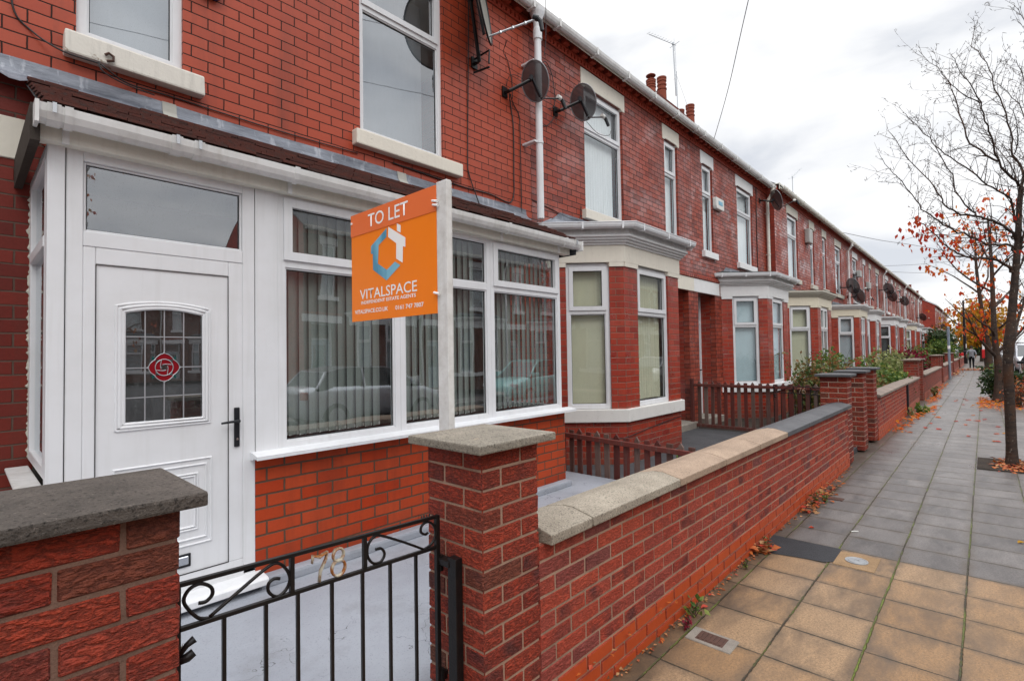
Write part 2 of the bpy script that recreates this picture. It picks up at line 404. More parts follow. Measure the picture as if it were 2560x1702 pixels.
M['brick_gable'] = brick_mat('plain_gable_brick', 0.2285, 0.0857, 0.006, [(0.33,0.045,0.028),(0.40,0.055,0.03),(0.28,0.036,0.022)], (0.10,0.05,0.035), 0.6, 0.3, bumpd=0.004, tex=0.3)
RCOLS = [(0.24,0.045,0.032),(0.36,0.046,0.023),(0.39,0.052,0.025),(0.43,0.062,0.030),(0.34,0.040,0.019),(0.40,0.060,0.032),(0.33,0.05,0.028),(0.18,0.066,0.040)]
M['brick_rustic'] = rustic_mat('rustic_pier_brick', RCOLS)
M['brick_wall'] = rustic_mat('garden_wall_facing_brick', [(0.30,0.070,0.058),(0.42,0.062,0.034),(0.45,0.070,0.038),(0.49,0.082,0.044),(0.40,0.056,0.032),(0.46,0.080,0.048),(0.36,0.070,0.050),(0.24,0.075,0.068)], crack=0.42, bd=0.014)
M['brick_rustic_far'] = brick_mat('garden_wall_brick', 0.225, 0.075, 0.010, [(0.17,0.038,0.030),(0.30,0.044,0.026),(0.34,0.05,0.03),(0.26,0.036,0.022),(0.22,0.04,0.028)], (0.36,0.21,0.15), 0.72, 0.25, edge=0.7, bumpd=0.006, tex=0.5, mnoise=0.35)
M['dentil'] = plain('red_moulded_brick', (0.40, 0.058, 0.028), 0.5, 0.4, 0.4, 8, dark=(0.2, 0.028, 0.016))
M['brick_base'] = plain('painted_orange_red_brick', (0.42, 0.060, 0.012), 0.5, 0.4, 0.35, 9.0, 0.0015, 40, dark=(0.26, 0.03, 0.01))
M['mortar'] = stone_mat('beige_mortar', (0.39, 0.25, 0.18), (0.25, 0.155, 0.11), 0.95, 0.25, 0.002)
M['mortar_pier'] = stone_mat('dull_brown_mortar', (0.215, 0.125, 0.092), (0.13, 0.075, 0.055), 0.95, 0.3, 0.002)
M['mortar_light'] = stone_mat('pale_mortar', (0.50, 0.36, 0.28), (0.34, 0.24, 0.18), 0.95, 0.25, 0.002)
M['mortar_dark'] = stone_mat('dark_mortar', (0.13, 0.10, 0.075), (0.07, 0.06, 0.045), 0.95, 0.25, 0.002)
M['cap_dark'] = stone_mat('dark_concrete_cap', (0.105, 0.088, 0.076), (0.042, 0.036, 0.031), 0.85, 0.8, 0.005, sc=0.7)
M['cap_beige'] = stone_mat('weathered_concrete_cap', (0.30, 0.265, 0.215), (0.15, 0.135, 0.11), 0.88, 0.8, 0.004, sc=0.7, lich=(0.40, 0.30, 0.20))
M['coping_grey'] = stone_mat('pale_concrete_coping', (0.37, 0.325, 0.26), (0.25, 0.215, 0.17), 0.88, 0.8, 0.004, sc=0.7)
M['coping_pink'] = stone_mat('pinkish_concrete_coping', (0.40, 0.295, 0.215), (0.26, 0.19, 0.14), 0.88, 0.6, 0.003, sc=0.7)
M['coping_black'] = stone_mat('dark_painted_coping', (0.10, 0.10, 0.105), (0.065, 0.065, 0.07), 0.6, 0.25, 0.001)
M['coping_brown'] = stone_mat('brown_concrete_coping', (0.27, 0.215, 0.175), (0.17, 0.135, 0.115), 0.85, 0.4, 0.002)
M['sill_old'] = paint_stone('flaking_painted_stone', (0.70, 0.67, 0.60), (0.38, 0.28, 0.19), 0.9)
M['stone_cream'] = paint_stone('cream_painted_stone', (0.74, 0.695, 0.60), amt=0.25)
M['stone_sill'] = paint_stone('off_white_painted_sill', (0.70, 0.685, 0.655), amt=0.3)
M['stone_white'] = paint_stone('white_painted_stone', (0.78, 0.78, 0.78), amt=0.12)
M['stone_dirty'] = paint_stone('grubby_cream_stone', (0.57, 0.54, 0.46), (0.22, 0.20, 0.15), 0.6)
M['stone_pale'] = paint_stone('pale_yellow_stone', (0.74, 0.68, 0.54), amt=0.2)
M['lead'] = None
k = NT('lead_flashing'); o = k.coord('Object')
c = k.mix(k.mr(k.noise(k.mapping(o, (2.2, 2.2, 9)), 1.0, 6, 0.65), 0.36, 0.68), (0.24, 0.26, 0.30), (0.07, 0.078, 0.10))
c = k.mix(k.mr(k.noise(k.mapping(o, (14, 14, 3)), 1.0, 4, 0.6), 0.58, 0.68, 0.0, 0.5), c, (0.48, 0.50, 0.54))
c = k.mix(k.mr(k.noise(o, 6.0, 5, 0.7), 0.66, 0.72, 0.0, 0.7), c, (0.16, 0.17, 0.06))
M['lead'] = k.pbr(c, 0.42, 0.5, k.bump(k.noise(k.mapping(o, (7, 7, 14)), 1.0, 5, 0.6), 0.012, 0.8), 0.15)
k = NT('clay_roof_tile'); o = k.coord('Object'); rn = k.attr('rnd')
c = k.ramp(rn, [(0, (0.040, 0.015, 0.012)), (0.5, (0.085, 0.022, 0.014)), (1, (0.028, 0.014, 0.012))])
c = k.mix(k.mr(k.noise(o, 26.0, 5, 0.65), 0.5, 0.7), c, (0.045, 0.026, 0.022))
M['tile'] = k.pbr(c, 0.8, 0.3, k.bump(k.noise(o, 80, 4), 0.003))
k = NT('grey_slate'); o = k.coord('Object'); uv = k.coord('UV')
q = k.n('ShaderNodeTexBrick'); k.set(q.inputs['Vector'], uv); q.inputs['Scale'].default_value = 1; q.inputs['Brick Width'].default_value = 0.3; q.inputs['Row Height'].default_value = 0.2; q.inputs['Mortar Size'].default_value = 0.006
q.inputs['Color1'].default_value = (0.075, 0.078, 0.088, 1); q.inputs['Color2'].default_value = (0.115, 0.115, 0.12, 1); q.inputs['Mortar'].default_value = (0.02, 0.02, 0.022, 1)
M['slate'] = k.pbr(q.outputs['Color'], 0.5, 0.5, k.bump(k.math('SUBTRACT', 1.0, q.outputs['Fac']), 0.006))
M['felt'] = stone_mat('dark_green_roof_felt', (0.06, 0.07, 0.07), (0.035, 0.042, 0.04), 0.8, 0.5, 0.002)
M['terracotta'] = plain('terracotta', (0.24, 0.055, 0.028), 0.75, 0.3, 0.5, 6.0)
M['chimney'] = brick_mat('chimney_brick', 0.2285, 0.0857, 0.008, [(0.13,0.026,0.018),(0.21,0.036,0.024),(0.17,0.03,0.02)], (0.06,0.05,0.04), 0.8, 0.2, bumpd=0.005)
M['soot'] = plain('sooty_render', (0.045, 0.048, 0.052), 0.8)
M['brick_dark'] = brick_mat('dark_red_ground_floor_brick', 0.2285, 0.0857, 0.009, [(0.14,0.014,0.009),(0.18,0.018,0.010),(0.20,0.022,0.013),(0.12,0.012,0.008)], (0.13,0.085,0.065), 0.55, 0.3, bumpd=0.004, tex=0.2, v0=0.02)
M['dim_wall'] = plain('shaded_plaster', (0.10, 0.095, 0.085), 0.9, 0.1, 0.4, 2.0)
M['dark_room'] = plain('dim_interior', (0.045, 0.043, 0.04), 0.9)
M['room'] = plain('interior_plaster', (0.42, 0.40, 0.37), 0.9)
M['blind_grey'] = plain('grey_fabric_blind', (0.30, 0.325, 0.30), 0.9, 0.1, 0.25, 3.0)
M['blind_cream'] = plain('cream_fabric_blind', (0.62, 0.60, 0.44), 0.9, 0.1, 0.15, 3.0)
M['blind_sky_white'] = plain('white_blind_sky_sheen', (0.88, 0.90, 0.91), 0.9, 0.1, 0.10, 3.0)
M['blind_blue'] = plain('pale_blue_blind', (0.52, 0.64, 0.68), 0.9, 0.1, 0.10, 3.0)
M['curtain_grey'] = plain('grey_net_curtain', (0.42, 0.45, 0.48), 0.95, 0.05, 0.12, 2.0)
M['tape'] = plain('grey_tape_patch', (0.40, 0.39, 0.35), 0.6, 0.3, 0.4, 14)
M['sealant'] = plain('crumbling_sealant', (0.55, 0.53, 0.46), 0.8, 0.2, 0.6, 30, 0.004, 60)
M['timber_dark'] = plain('dark_stained_timber', (0.055, 0.045, 0.038), 0.8, 0.2, 0.6, 14, 0.003, 50)
k = NT('weathered_stained_timber'); o = k.coord('Object'); rn = k.attr('rnd')
g = k.noise(k.mapping(o, (28, 28, 2.2)), 1.0, 5, 0.65, 0.4)
c = k.ramp(rn, [(0, (0.085, 0.022, 0.018)), (0.45, (0.13, 0.030, 0.022)), (0.8, (0.095, 0.045, 0.035)), (1, (0.17, 0.12, 0.10))])
c = k.mix(k.mr(g, 0.50, 0.68, 0.0, 0.8), c, k.mix(rn, (0.045, 0.018, 0.014), (0.17, 0.12, 0.105)))
M['fence'] = k.pbr(c, 0.7, 0.3, k.bump(g, 0.004))
M['orange'] = plain('orange_sign_board', (0.93, 0.215, 0.0035), 0.42, 0.35, 0.06, 4.0)
M['orange_dark'] = plain('darker_orange_panel', (0.80, 0.165, 0.042), 0.42, 0.35, 0.08, 4.0)
M['white_print'] = plain('white_print', (0.88, 0.86, 0.84), 0.45, 0.3, 0.03)
k = NT('blue_print'); o = k.coord('Object')
M['blue_print'] = k.pbr(k.mix(k.mr(k.noise(k.mapping(o, (1, 9, 3)), 1.0, 2), 0.4, 0.6), (0.085, 0.27, 0.40), (0.20, 0.46, 0.60)), 0.45, 0.3)
M['post_white'] = plain('worn_white_painted_timber', (0.70, 0.69, 0.67), 0.6, 0.3, 0.55, 18.0, 0.003, 70, dark=(0.40, 0.37, 0.33), streak=0.5)
k = NT('rusty_painted_numeral'); o = k.coord('Object')
M['rust'] = k.pbr(k.mix(k.mr(k.noise(o, 26.0, 5, 0.6), 0.42, 0.56), (0.46, 0.43, 0.34), (0.30, 0.105, 0.022)), 0.75, 0.3, k.bump(k.noise(o, 120, 4), 0.002))
k = NT('perforated_dish'); o = k.coord('Object')
tr = k.n('ShaderNodeBsdfTransparent'); pb = k.n('ShaderNodeBsdfPrincipled'); pb.inputs['Base Color'].default_value = (0.055, 0.052, 0.055, 1); pb.inputs['Roughness'].default_value = 0.55
mx = k.n('ShaderNodeMixShader'); mx.inputs[0].default_value = 0.88; k.t.links.new(tr.outputs[0], mx.inputs[1]); k.t.links.new(pb.outputs[0], mx.inputs[2]); k.t.links.new(mx.outputs[0], k.out.inputs[0])
M['dish_mesh'] = k.m
M['dish_rim'] = plain('dish_rim', (0.20, 0.20, 0.21), 0.4)
M['dish_solid'] = plain('weathered_grey_dish', (0.30, 0.29, 0.26), 0.5, 0.4, 0.6, 5.0, dark=(0.14, 0.12, 0.09))
M['white_plastic2'] = plain('pale_plastic_cap', (0.68, 0.68, 0.64), 0.4)
M['rose_red'] = plain('ruby_glass', (0.22, 0.006, 0.012), 0.35, 0.15)
M['rose_green'] = plain('green_glass', (0.01, 0.08, 0.07), 0.35, 0.15)
M['leading'] = plain('lead_came', (0.40, 0.41, 0.43), 0.4, metal=0.5)
M['cable'] = plain('black_cable', (0.02, 0.016, 0.016), 0.6)
M['wire'] = plain('grey_overhead_wire', (0.20, 0.20, 0.21), 0.6)
M['bark'] = None
k = NT('cherry_bark'); o = k.coord('Object')
g = k.noise(k.mapping(o, (5, 5, 26)), 1.0, 5, 0.6, 0.5)
c = k.mix(k.mr(g, 0.4, 0.65), (0.055, 0.034, 0.024), (0.024, 0.017, 0.014))
c = k.mix(k.mr(k.noise(o, 42.0, 3, 0.6), 0.63, 0.68, 0.0, 0.8), c, (0.22, 0.19, 0.15))
c = k.mix(k.mr(k.noise(o, 3.0, 3, 0.6), 0.5, 0.62, 0.0, 0.7), c, (0.085, 0.036, 0.016))
M['bark'] = k.pbr(c, 0.75, 0.3, k.bump(g, 0.008))
def leaf_mat(name, cols, tr=0.35, rough=0.5):
    k = NT(name); rn = k.attr('rnd')
    c = k.ramp(rn, [(i/(len(cols)-1), q) for i, q in enumerate(cols)])
    d = k.n('ShaderNodeBsdfPrincipled'); k.set(d.inputs['Base Color'], c); d.inputs['Roughness'].default_value = rough; d.inputs['Specular IOR Level'].default_value = 0.3
    t = k.n('ShaderNodeBsdfTranslucent'); k.set(t.inputs['Color'], c)
    mx = k.n('ShaderNodeMixShader'); mx.inputs[0].default_value = tr
    k.t.links.new(d.outputs[0], mx.inputs[1]); k.t.links.new(t.outputs[0], mx.inputs[2]); k.t.links.new(mx.outputs[0], k.out.inputs[0])
    return k.m
M['leaf_red'] = leaf_mat('red_autumn_leaf', [(0.45,0.02,0.012),(0.55,0.05,0.015),(0.62,0.10,0.02),(0.38,0.015,0.012)], 0.4)
M['leaf_orange'] = leaf_mat('orange_autumn_leaf', [(0.66,0.17,0.012),(0.60,0.09,0.012),(0.70,0.26,0.02),(0.56,0.05,0.015),(0.70,0.33,0.03)], 0.45)
M['leaf_redorange'] = leaf_mat('red_and_orange_leaf', [(0.50,0.03,0.012),(0.60,0.07,0.015),(0.66,0.15,0.015),(0.45,0.02,0.012),(0.68,0.22,0.02)], 0.45)
M['leaf_yellow'] = leaf_mat('yellow_autumn_leaf', [(0.52,0.25,0.012),(0.44,0.24,0.015),(0.60,0.30,0.02),(0.24,0.19,0.02),(0.58,0.20,0.015)], 0.45)
M['leaf_green'] = leaf_mat('green_leaf', [(0.05,0.10,0.022),(0.075,0.15,0.03),(0.13,0.20,0.04),(0.24,0.26,0.05)], 0.3)
M['leaf_dark'] = leaf_mat('dark_green_leaf', [(0.016,0.035,0.012),(0.03,0.06,0.018),(0.05,0.085,0.02)], 0.25)
M['leaf_mix'] = leaf_mat('turning_shrub_leaf', [(0.05,0.085,0.025),(0.10,0.16,0.04),(0.20,0.13,0.045),(0.25,0.10,0.04),(0.15,0.21,0.055)], 0.3)
M['leaf_pale'] = leaf_mat('pale_variegated_leaf', [(0.20,0.25,0.08),(0.38,0.40,0.17),(0.13,0.20,0.05),(0.45,0.42,0.2)], 0.3)
M['leaf_crimson'] = leaf_mat('crimson_shrub_leaf', [(0.16,0.006,0.02),(0.24,0.01,0.03),(0.09,0.006,0.015)], 0.3)
M['leaf_litter'] = leaf_mat('dead_leaf', [(0.40,0.09,0.02),(0.52,0.15,0.03),(0.20,0.06,0.025),(0.45,0.04,0.02),(0.50,0.28,0.12),(0.10,0.04,0.02)], 0.15, 0.6)
M['stem'] = plain('twig', (0.07, 0.045, 0.03), 0.8)
M['soil'] = stone_mat('dark_soil', (0.055, 0.04, 0.03), (0.025, 0.02, 0.016), 0.95, 0.4, 0.01)
M['asphalt'] = stone_mat('asphalt', (0.075, 0.075, 0.08), (0.05, 0.05, 0.053), 0.8, 0.5, 0.003)
M['tarmac_patch'] = stone_mat('new_tarmac', (0.036, 0.037, 0.041), (0.025, 0.026, 0.029), 0.75, 0.5, 0.004)
M['kerb'] = stone_mat('concrete_kerb', (0.32, 0.31, 0.29), (0.2, 0.19, 0.18), 0.85, 0.4, 0.002)
M['rusty_iron'] = plain('rusty_cast_iron', (0.085, 0.040, 0.028), 0.7, 0.4, 0.6, 30, 0.002, 60, dark=(0.04, 0.022, 0.018))
M['cast_iron'] = plain('worn_grey_cast_iron', (0.30, 0.31, 0.32), 0.45, 0.5, 0.5, 30, 0.002, 90, metal=0.3)
M['concrete'] = stone_mat('grey_concrete', (0.29, 0.26, 0.22), (0.20, 0.175, 0.15), 0.9, 0.4, 0.003)
k = NT('grey_painted_concrete'); o = k.coord('Object')
c = k.mix(k.mr(k.noise(o, 1.6, 5, 0.6), 0.35, 0.75), (0.325, 0.345, 0.385), (0.255, 0.27, 0.305))
c = k.mix(k.mr(k.noise(k.mapping(o, (9, 5, 5)), 1.0, 7, 0.75, 0.6), 0.665, 0.69, 0.0, 0.8), c, (0.10, 0.105, 0.11))
q = k.n('ShaderNodeTexVoronoi', feature='DISTANCE_TO_EDGE'); k.set(q.inputs['Vector'], k.n('ShaderNodeVectorMath', operation='ADD').outputs[0])
va = q.inputs['Vector'].links[0].from_node; k.set(va.inputs[0], o); k.set(va.inputs[1], k.noise(o, 3.0, 4, 0.6, 0, 'Color')); q.inputs['Scale'].default_value = 0.9
crk = k.math('MULTIPLY', k.mr(q.outputs['Distance'], 0.004, 0.001), k.mr(k.noise(o, 2.3, 2), 0.5, 0.56), clamp=True)
c = k.mix(crk, c, (0.07, 0.07, 0.075))
c = k.mix(k.mr(k.noise(o, 130, 3), 0.60, 0.68, 0.0, 0.5), c, (0.15, 0.15, 0.16))
c = k.mix(k.mr(k.noise(k.mapping(o, (3, 3, 3)), 1.0, 6, 0.7), 0.52, 0.72, 0.0, 0.55), c, (0.19, 0.195, 0.20))
M['yard'] = k.pbr(c, 0.6, 0.35, k.bump(k.noise(o, 60, 5), 0.002))
def car_paint(n, c, metal=0.3): return plain(n, c, 0.28, 0.5, 0.04, 2.0, metal=metal, coat=1.0)
M['car_black'] = car_paint('black_car_paint', (0.012, 0.013, 0.018))
M['car_silver'] = car_paint('silver_car_paint', (0.52, 0.54, 0.58), 0.5)
M['car_turq'] = car_paint('turquoise_car_paint', (0.22, 0.52, 0.50), 0.1)
M['car_white'] = car_paint('white_car_paint', (0.75, 0.76, 0.77), 0.0)
M['car_glass'] = plain('car_glass', (0.02, 0.025, 0.03), 0.05, 0.9)
M['tyre'] = plain('tyre', (0.018, 0.018, 0.018), 0.85)
M['lamp_red'] = plain('red_lens', (0.35, 0.01, 0.01), 0.15)
M['lamp_clear'] = plain('clear_lens', (0.75, 0.77, 0.8), 0.1)
M['red_paint'] = plain('red_painted_box', (0.55, 0.012, 0.015), 0.4)
M['pole_grey'] = plain('grey_painted_post', (0.22, 0.26, 0.32), 0.45)
M['hoodie'] = plain('grey_jersey', (0.30, 0.31, 0.34), 0.9, 0.1, 0.3, 9)
M['trousers'] = plain('black_trousers', (0.012, 0.012, 0.015), 0.9, 0.1)
M['skin'] = plain('skin', (0.42, 0.24, 0.17), 0.6)
M['hair'] = plain('dark_hair', (0.015, 0.011, 0.01), 0.7)
M['shoe'] = plain('pale_shoe', (0.35, 0.32, 0.30), 0.7)
M['box_grey'] = plain('grey_box', (0.42, 0.42, 0.40), 0.6)
M['box_white'] = plain('off_white_plastic_box', (0.70, 0.69, 0.65), 0.5, 0.4, 0.2)
M['box_blue'] = plain('blue_plastic_box', (0.008, 0.02, 0.12), 0.35)
M['door_blue'] = plain('pale_blue_door', (0.44, 0.55, 0.60), 0.4)
M['door_green'] = plain('dark_green_door', (0.02, 0.07, 0.06), 0.4)
# ------------------------------------------------------------------ ground
rng = random.Random(7)
def sheet(name, x0, x1, y0, y1, z, mat, kind='structure', nx=1):
    b = MB(); 
    for i in range(nx):
        a0 = x0+(x1-x0)*i/nx; a1 = x0+(x1-x0)*(i+1)/nx
        b.quad((a0,y0,z),(a1,y0,z),(a1,y1,z),(a0,y1,z))
    return b.build(name, mat, kind=kind)
k = NT('paving_slabs'); o = k.coord('Object'); q = k.xyz(o); X, Y = q[0], q[1]
sx, sy = 0.3850, 0.3870
wx = k.math('MULTIPLY', k.math('SUBTRACT', k.noise(o, 3.0, 2), 0.5), 0.012)
gx = k.math('DIVIDE', k.math('ADD', k.math('SUBTRACT', X, 2.885), k.math('ADD', wx, 0.0)), sx)
gy = k.math('DIVIDE', k.math('ADD', k.math('SUBTRACT', Y, 0.135), wx), sy)
cx, cy = k.math('FLOOR', gx), k.math('FLOOR', gy)
fx = k.math('MULTIPLY', k.math('FRACT', gx), sx); fy = k.math('MULTIPLY', k.math('FRACT', gy), sy)
dx = k.math('MINIMUM', fx, k.math('SUBTRACT', sx, fx)); dy = k.math('MINIMUM', fy, k.math('SUBTRACT', sy, fy))
rn = k.white(k.comb(cx, cy, 2.2)); rn2 = k.white(k.comb(cx, cy, 7.7))
jx = k.white(k.comb(cx, cy, 5.5))
grey = k.ramp(rn, [(0, (0.125, 0.113, 0.108)), (0.5, (0.16, 0.146, 0.138)), (1, (0.195, 0.178, 0.168))])
tan = k.ramp(rn, [(0, (0.275, 0.162, 0.080)), (0.5, (0.31, 0.193, 0.103)), (1, (0.33, 0.22, 0.13))])
near = k.math('LESS_THAN', X, 4.812)
band = k.math('MULTIPLY', k.math('GREATER_THAN', X, 49.0), k.math('LESS_THAN', X, 52.5))
zone = k.math('MAXIMUM', near, k.math('MULTIPLY', band, 0.7))
c = k.mix(zone, grey, tan)
agg = k.math('ADD', k.math('MULTIPLY', k.noise(o, 70.0, 4, 0.85), 0.6), k.math('MULTIPLY', k.noise(o, 150.0, 3, 0.8), 0.4))
c = k.mix(k.mr(agg, 0.46, 0.60, 0.0, 0.75), c, k.mix(zone, (0.055, 0.050, 0.050), (0.10, 0.066, 0.042)))
c = k.mix(k.mr(k.noise(o, 110.0, 3, 0.8), 0.60, 0.68, 0.0, 0.45), c, k.mix(zone, (0.34, 0.32, 0.30), (0.52, 0.40, 0.27)))
st = k.noise(k.mapping(o, (2.2, 5.5, 1)), 1.0, 6, 0.68, 0.3)
c = k.mix(k.math('MULTIPLY', k.mr(st, 0.42, 0.64), k.mr(rn2, 0.0, 1.0, 0.35, 0.95)), c, k.mix(zone, (0.070, 0.065, 0.064), (0.115, 0.080, 0.055)))
# dirt gathers near the joints
edged = k.math('MINIMUM', dx, dy)
c = k.mix(k.math('MULTIPLY', k.mr(edged, 0.06, 0.0), k.mr(k.noise(o, 9.0, 4), 0.32, 0.62, 0.1, 0.8)), c, (0.085, 0.066, 0.05))
dirt = k.mr(k.math('ADD', Y, k.math('MULTIPLY', k.noise(o, 5.0, 5, 0.65), 0.30)), 1.36, 1.52)
c = k.mix(k.math('MULTIPLY', dirt, 0.75), c, (0.06, 0.042, 0.028))
jn = k.math('MULTIPLY', k.math('SUBTRACT', k.noise(o, 28.0, 4, 0.6), 0.5), 0.011)
jwx = k.math('ADD', k.math('ADD', dx, jn), k.math('MULTIPLY', jx, -0.0035))
jointx = k.math('MULTIPLY', k.mr(jwx, 0.0042, 0.0008), k.mr(k.noise(o, 6.0, 3), 0.3, 0.5, 0.45, 1.0))
jointy = k.mr(k.math('ADD', dy, k.math('MULTIPLY', jn, 1.4)), 0.0068, 0.0022)
joint = k.math('MAXIMUM', jointx, jointy)
moss = k.math('MULTIPLY', jointy, k.mr(k.noise(o, 3.0, 5, 0.7), 0.44, 0.60))
mossc = k.mix(k.noise(o, 60.0, 3), (0.055, 0.085, 0.015), (0.17, 0.20, 0.035))
c = k.mix(joint, c, (0.045, 0.038, 0.026))
c = k.mix(moss, c, mossc)
h = k.math('SUBTRACT', k.math('MULTIPLY', agg, 0.25), joint)
h = k.math('ADD', h, k.math('MULTIPLY', rn2, 0.5))
wet = k.mr(k.noise(k.mapping(o, (0.7, 1.5, 1)), 1.0, 5, 0.6), 0.35, 0.65, 0.34, 0.62)
wet = k.math('MULTIPLY', wet, k.mr(X, 4.0, 9.0, 1.25, 0.80))
M['paving'] = k.pbr(c, wet, k.mr(X, 3.0, 12.0, 0.22, 0.6), k.bump(h, 0.006))
sheet('ground', -60, 400, -60, 200, -0.17, M['asphalt'])
sheet('road', -30, 320, -6.0, -1.0, -0.11, M['asphalt'], nx=20)
pv = MB(); pv.quad((-8, -0.86, 0), (130, -0.86, 0), (130, 1.5, 0), (-8, 1.5, 0)); pv.build('pavement', M['paving'], kind='structure')
b = MB()
for i in range(152): b.box(-8+i*0.914, -8+(i+1)*0.914-0.008, -1.0, -0.862, -0.16, 0.002)
b.build('kerb', M['kerb'], kind='structure', bevel=0.012, seg=2)
pv = MB(); pv.quad((-8, -7.3, 0), (130, -7.3, 0), (130, -6.14, 0), (-8, -6.14, 0)); pv.build('far_pavement', M['paving'], kind='structure')
b = MB(); b.box(-8, 130, -6.138, -6.0, -0.16, 0.0); b.build('far_kerb', M['kerb'], kind='structure', bevel=0.01)
b = MB(); b.box(-5.0, 5.12, 1.45, 4.4, -0.1, 0.15); b.build('front_yard', M['yard'], kind='structure', bevel=0.01)
# raised painted margin along the foot of the porch
b = MB(); b.box(1.30, 4.59, 3.37, 3.47, 0.14, 0.215); b.build('painted_plinth', M['yard'], kind='structure', bevel=0.02, seg=2)
b = MB(); b.box(5.13, 9.99, 1.5, 4.4, -0.1, 0.075); b.build('front_yard', M['asphalt'], kind='structure')
b = MB(); b.box(10.0, 62.0, 1.5, 4.4, -0.1, 0.06); b.build('front_gardens', M['soil'], kind='structure')
b = MB(); b.box(72.0, 130.0, 1.5, 4.4, -0.1, 0.06); b.build('front_gardens', M['soil'], kind='structure')
# tarmac repair patch
b = MB(); b.add([(4.46,1.37,.004),(4.36,1.28,.004),(4.40,1.12,.004),(4.43,0.93,.004),(4.52,0.85,.004),(4.64,0.80,.004),(4.72,0.84,.004),(4.805,0.905,.004),(4.80,1.13,.004),(4.805,1.39,.004)], [tuple(range(10))[::-1]])
b.build('tarmac_patch', M['tarmac_patch'], kind='structure')
# round cover in its concrete square
t = thing('manhole_cover', 'round worn metal cover set in a tan concrete square beside the black tarmac patch', 'manhole cover', (4.60, 0.755, 0.0))
b = MB(); b.box(4.445, 4.755, 0.625, 0.885, -0.01, 0.005); b.build('surround', stone_mat('tan_concrete', (0.30, 0.195, 0.105), (0.22, 0.14, 0.075), 0.85, 0.6, 0.003), t, bevel=0.003)
b = MB(); b.lathe([(0.074, 0.004), (0.074, 0.010), (0.066, 0.010), (0.064, 0.0075), (0.056, 0.0075), (0.054, 0.011), (0.018, 0.011), (0.016, 0.006), (0.002, 0.006)], (4.60, 0.755, 0), 40); b.build('lid', M['cast_iron'], t)
t = thing('stopcock_cover', 'rusty rectangular iron cover in a concrete collar on the tan slabs', 'drain cover', (2.85, 1.16, 0.0))
b = MB(); b.box(2.775, 2.925, 1.035, 1.285, -0.01, 0.006); b.build('collar', M['concrete'], t, bevel=0.004)
b = MB(); b.box(2.80, 2.90, 1.085, 1.235, 0.0, 0.008)
for i in range(6): b.box(2.808, 2.892, 1.097+i*0.023, 1.110+i*0.023, 0.008, 0.0115)
b.build('lid', M['rusty_iron'], t, bevel=0.001)
b = MB(); b.box(6.32, 6.43, 1.145, 1.285, 0.0, 0.007)
for i in range(5): b.box(6.33, 6.42, 1.155+i*0.025, 1.17+i*0.025, 0.007, 0.010)
tag(b.build('stopcock_cover', M['rusty_iron'], bevel=0.001), 'small rusty iron cover among the grey slabs near the wall', 'drain cover')
# fag end
b = MB(); b.cyl((5.32, 0.905, 0.005), (5.36, 0.86, 0.005), 0.004, 8); tag(b.build('cigarette_end', M['white_plastic2']), 'white cigarette end lying on a mossy joint of the grey slabs', 'cigarette end')

# ------------------------------------------------------------------ garden walls and gate piers
def jbox(b, x0, x1, y0, y1, z0, z1, j=0.0016):
    g = lambda: rng.uniform(-j, j)
    p = [(x0+g(),y0+g(),z0+g()),(x1+g(),y0+g(),z0+g()),(x1+g(),y1+g(),z0+g()),(x0+g(),y1+g(),z0+g()),(x0+g(),y0+g(),z1+g()),(x1+g(),y0+g(),z1+g()),(x1+g(),y1+g(),z1+g()),(x0+g(),y1+g(),z1+g())]
    b.add(p, [(0,3,2,1),(4,5,6,7),(0,1,5,4),(1,2,6,5),(2,3,7,6),(3,0,4,7)])
def pier_bricks(b, x0, y0, zb, n, phase=0, s=0.327):
    for c in range(n):
        z = zb + c*0.075; z0, z1 = z+0.005, z+0.070
        pin = [(0,.215,0,.1025),(.225,s,0,.215),(.112,s,.225,s),(0,.1025,.112,s)]
        for (a0,a1,c0,c1) in pin:
            if (c+phase) % 2: a0, a1 = s-a1, s-a0
            b.cur = 0; b.cr = rng.random(); jbox(b, x0+a0, x0+a1, y0+c0, y0+c1, z0, z1)
    b.cur = 1; b.cr = 0.5; b.box(x0+0.004, x0+s-0.004, y0+0.004, y0+s-0.004, zb, zb+n*0.075+0.004)
def cap(b, x0, x1, y0, y1, z0, z1, crown=0.012):
    b.add([(x0,y0,z0),(x1,y0,z0),(x1,y1,z0),(x0,y1,z0),(x0,y0,z1-crown),(x1,y0,z1-crown),(x1,y1,z1-crown),(x0,y1,z1-crown),((x0+x1)/2-.03,(y0+y1)/2-.03,z1),((x0+x1)/2+.03,(y0+y1)/2-.03,z1),((x0+x1)/2+.03,(y0+y1)/2+.03,z1),((x0+x1)/2-.03,(y0+y1)/2+.03,z1)],
          [(0,3,2,1),(0,1,5,4),(1,2,6,5),(2,3,7,6),(3,0,4,7),(4,5,9,8),(5,6,10,9),(6,7,11,10),(7,4,8,11),(8,9,10,11)])
def gate_pier(x0, label, capmat, zcap, n=16, near=True, y0=1.40, phase=0, group='brick gate piers along the pavement', s=0.327, over=0.06, mort='mortar', capy=None):
    t = thing('gate_pier', label, 'gate pier', (x0+s/2, y0+s/2, 0), group=group)
    b = MB()
    zt = zcap-0.046
    if near:
        nn = int(round(zt/0.075)); zb = zt-nn*0.075
        pier_bricks(b, x0, y0, zb, nn, phase, s)
        b.build('shaft', [M['brick_rustic'], M[mort]], t, bevel=0.0035)
    else:
        b.box(x0, x0+s, y0, y0+s, 0, zt); b.build('shaft', M['brick_rustic_far'], t)
    b = MB(); cap(b, x0-over, x0+s+over, (capy or (y0-over*0.9)), y0+s+over*0.9, zt, zcap)
    b.build('capstone', M[capmat], t, bevel=0.007, seg=2)
    return t
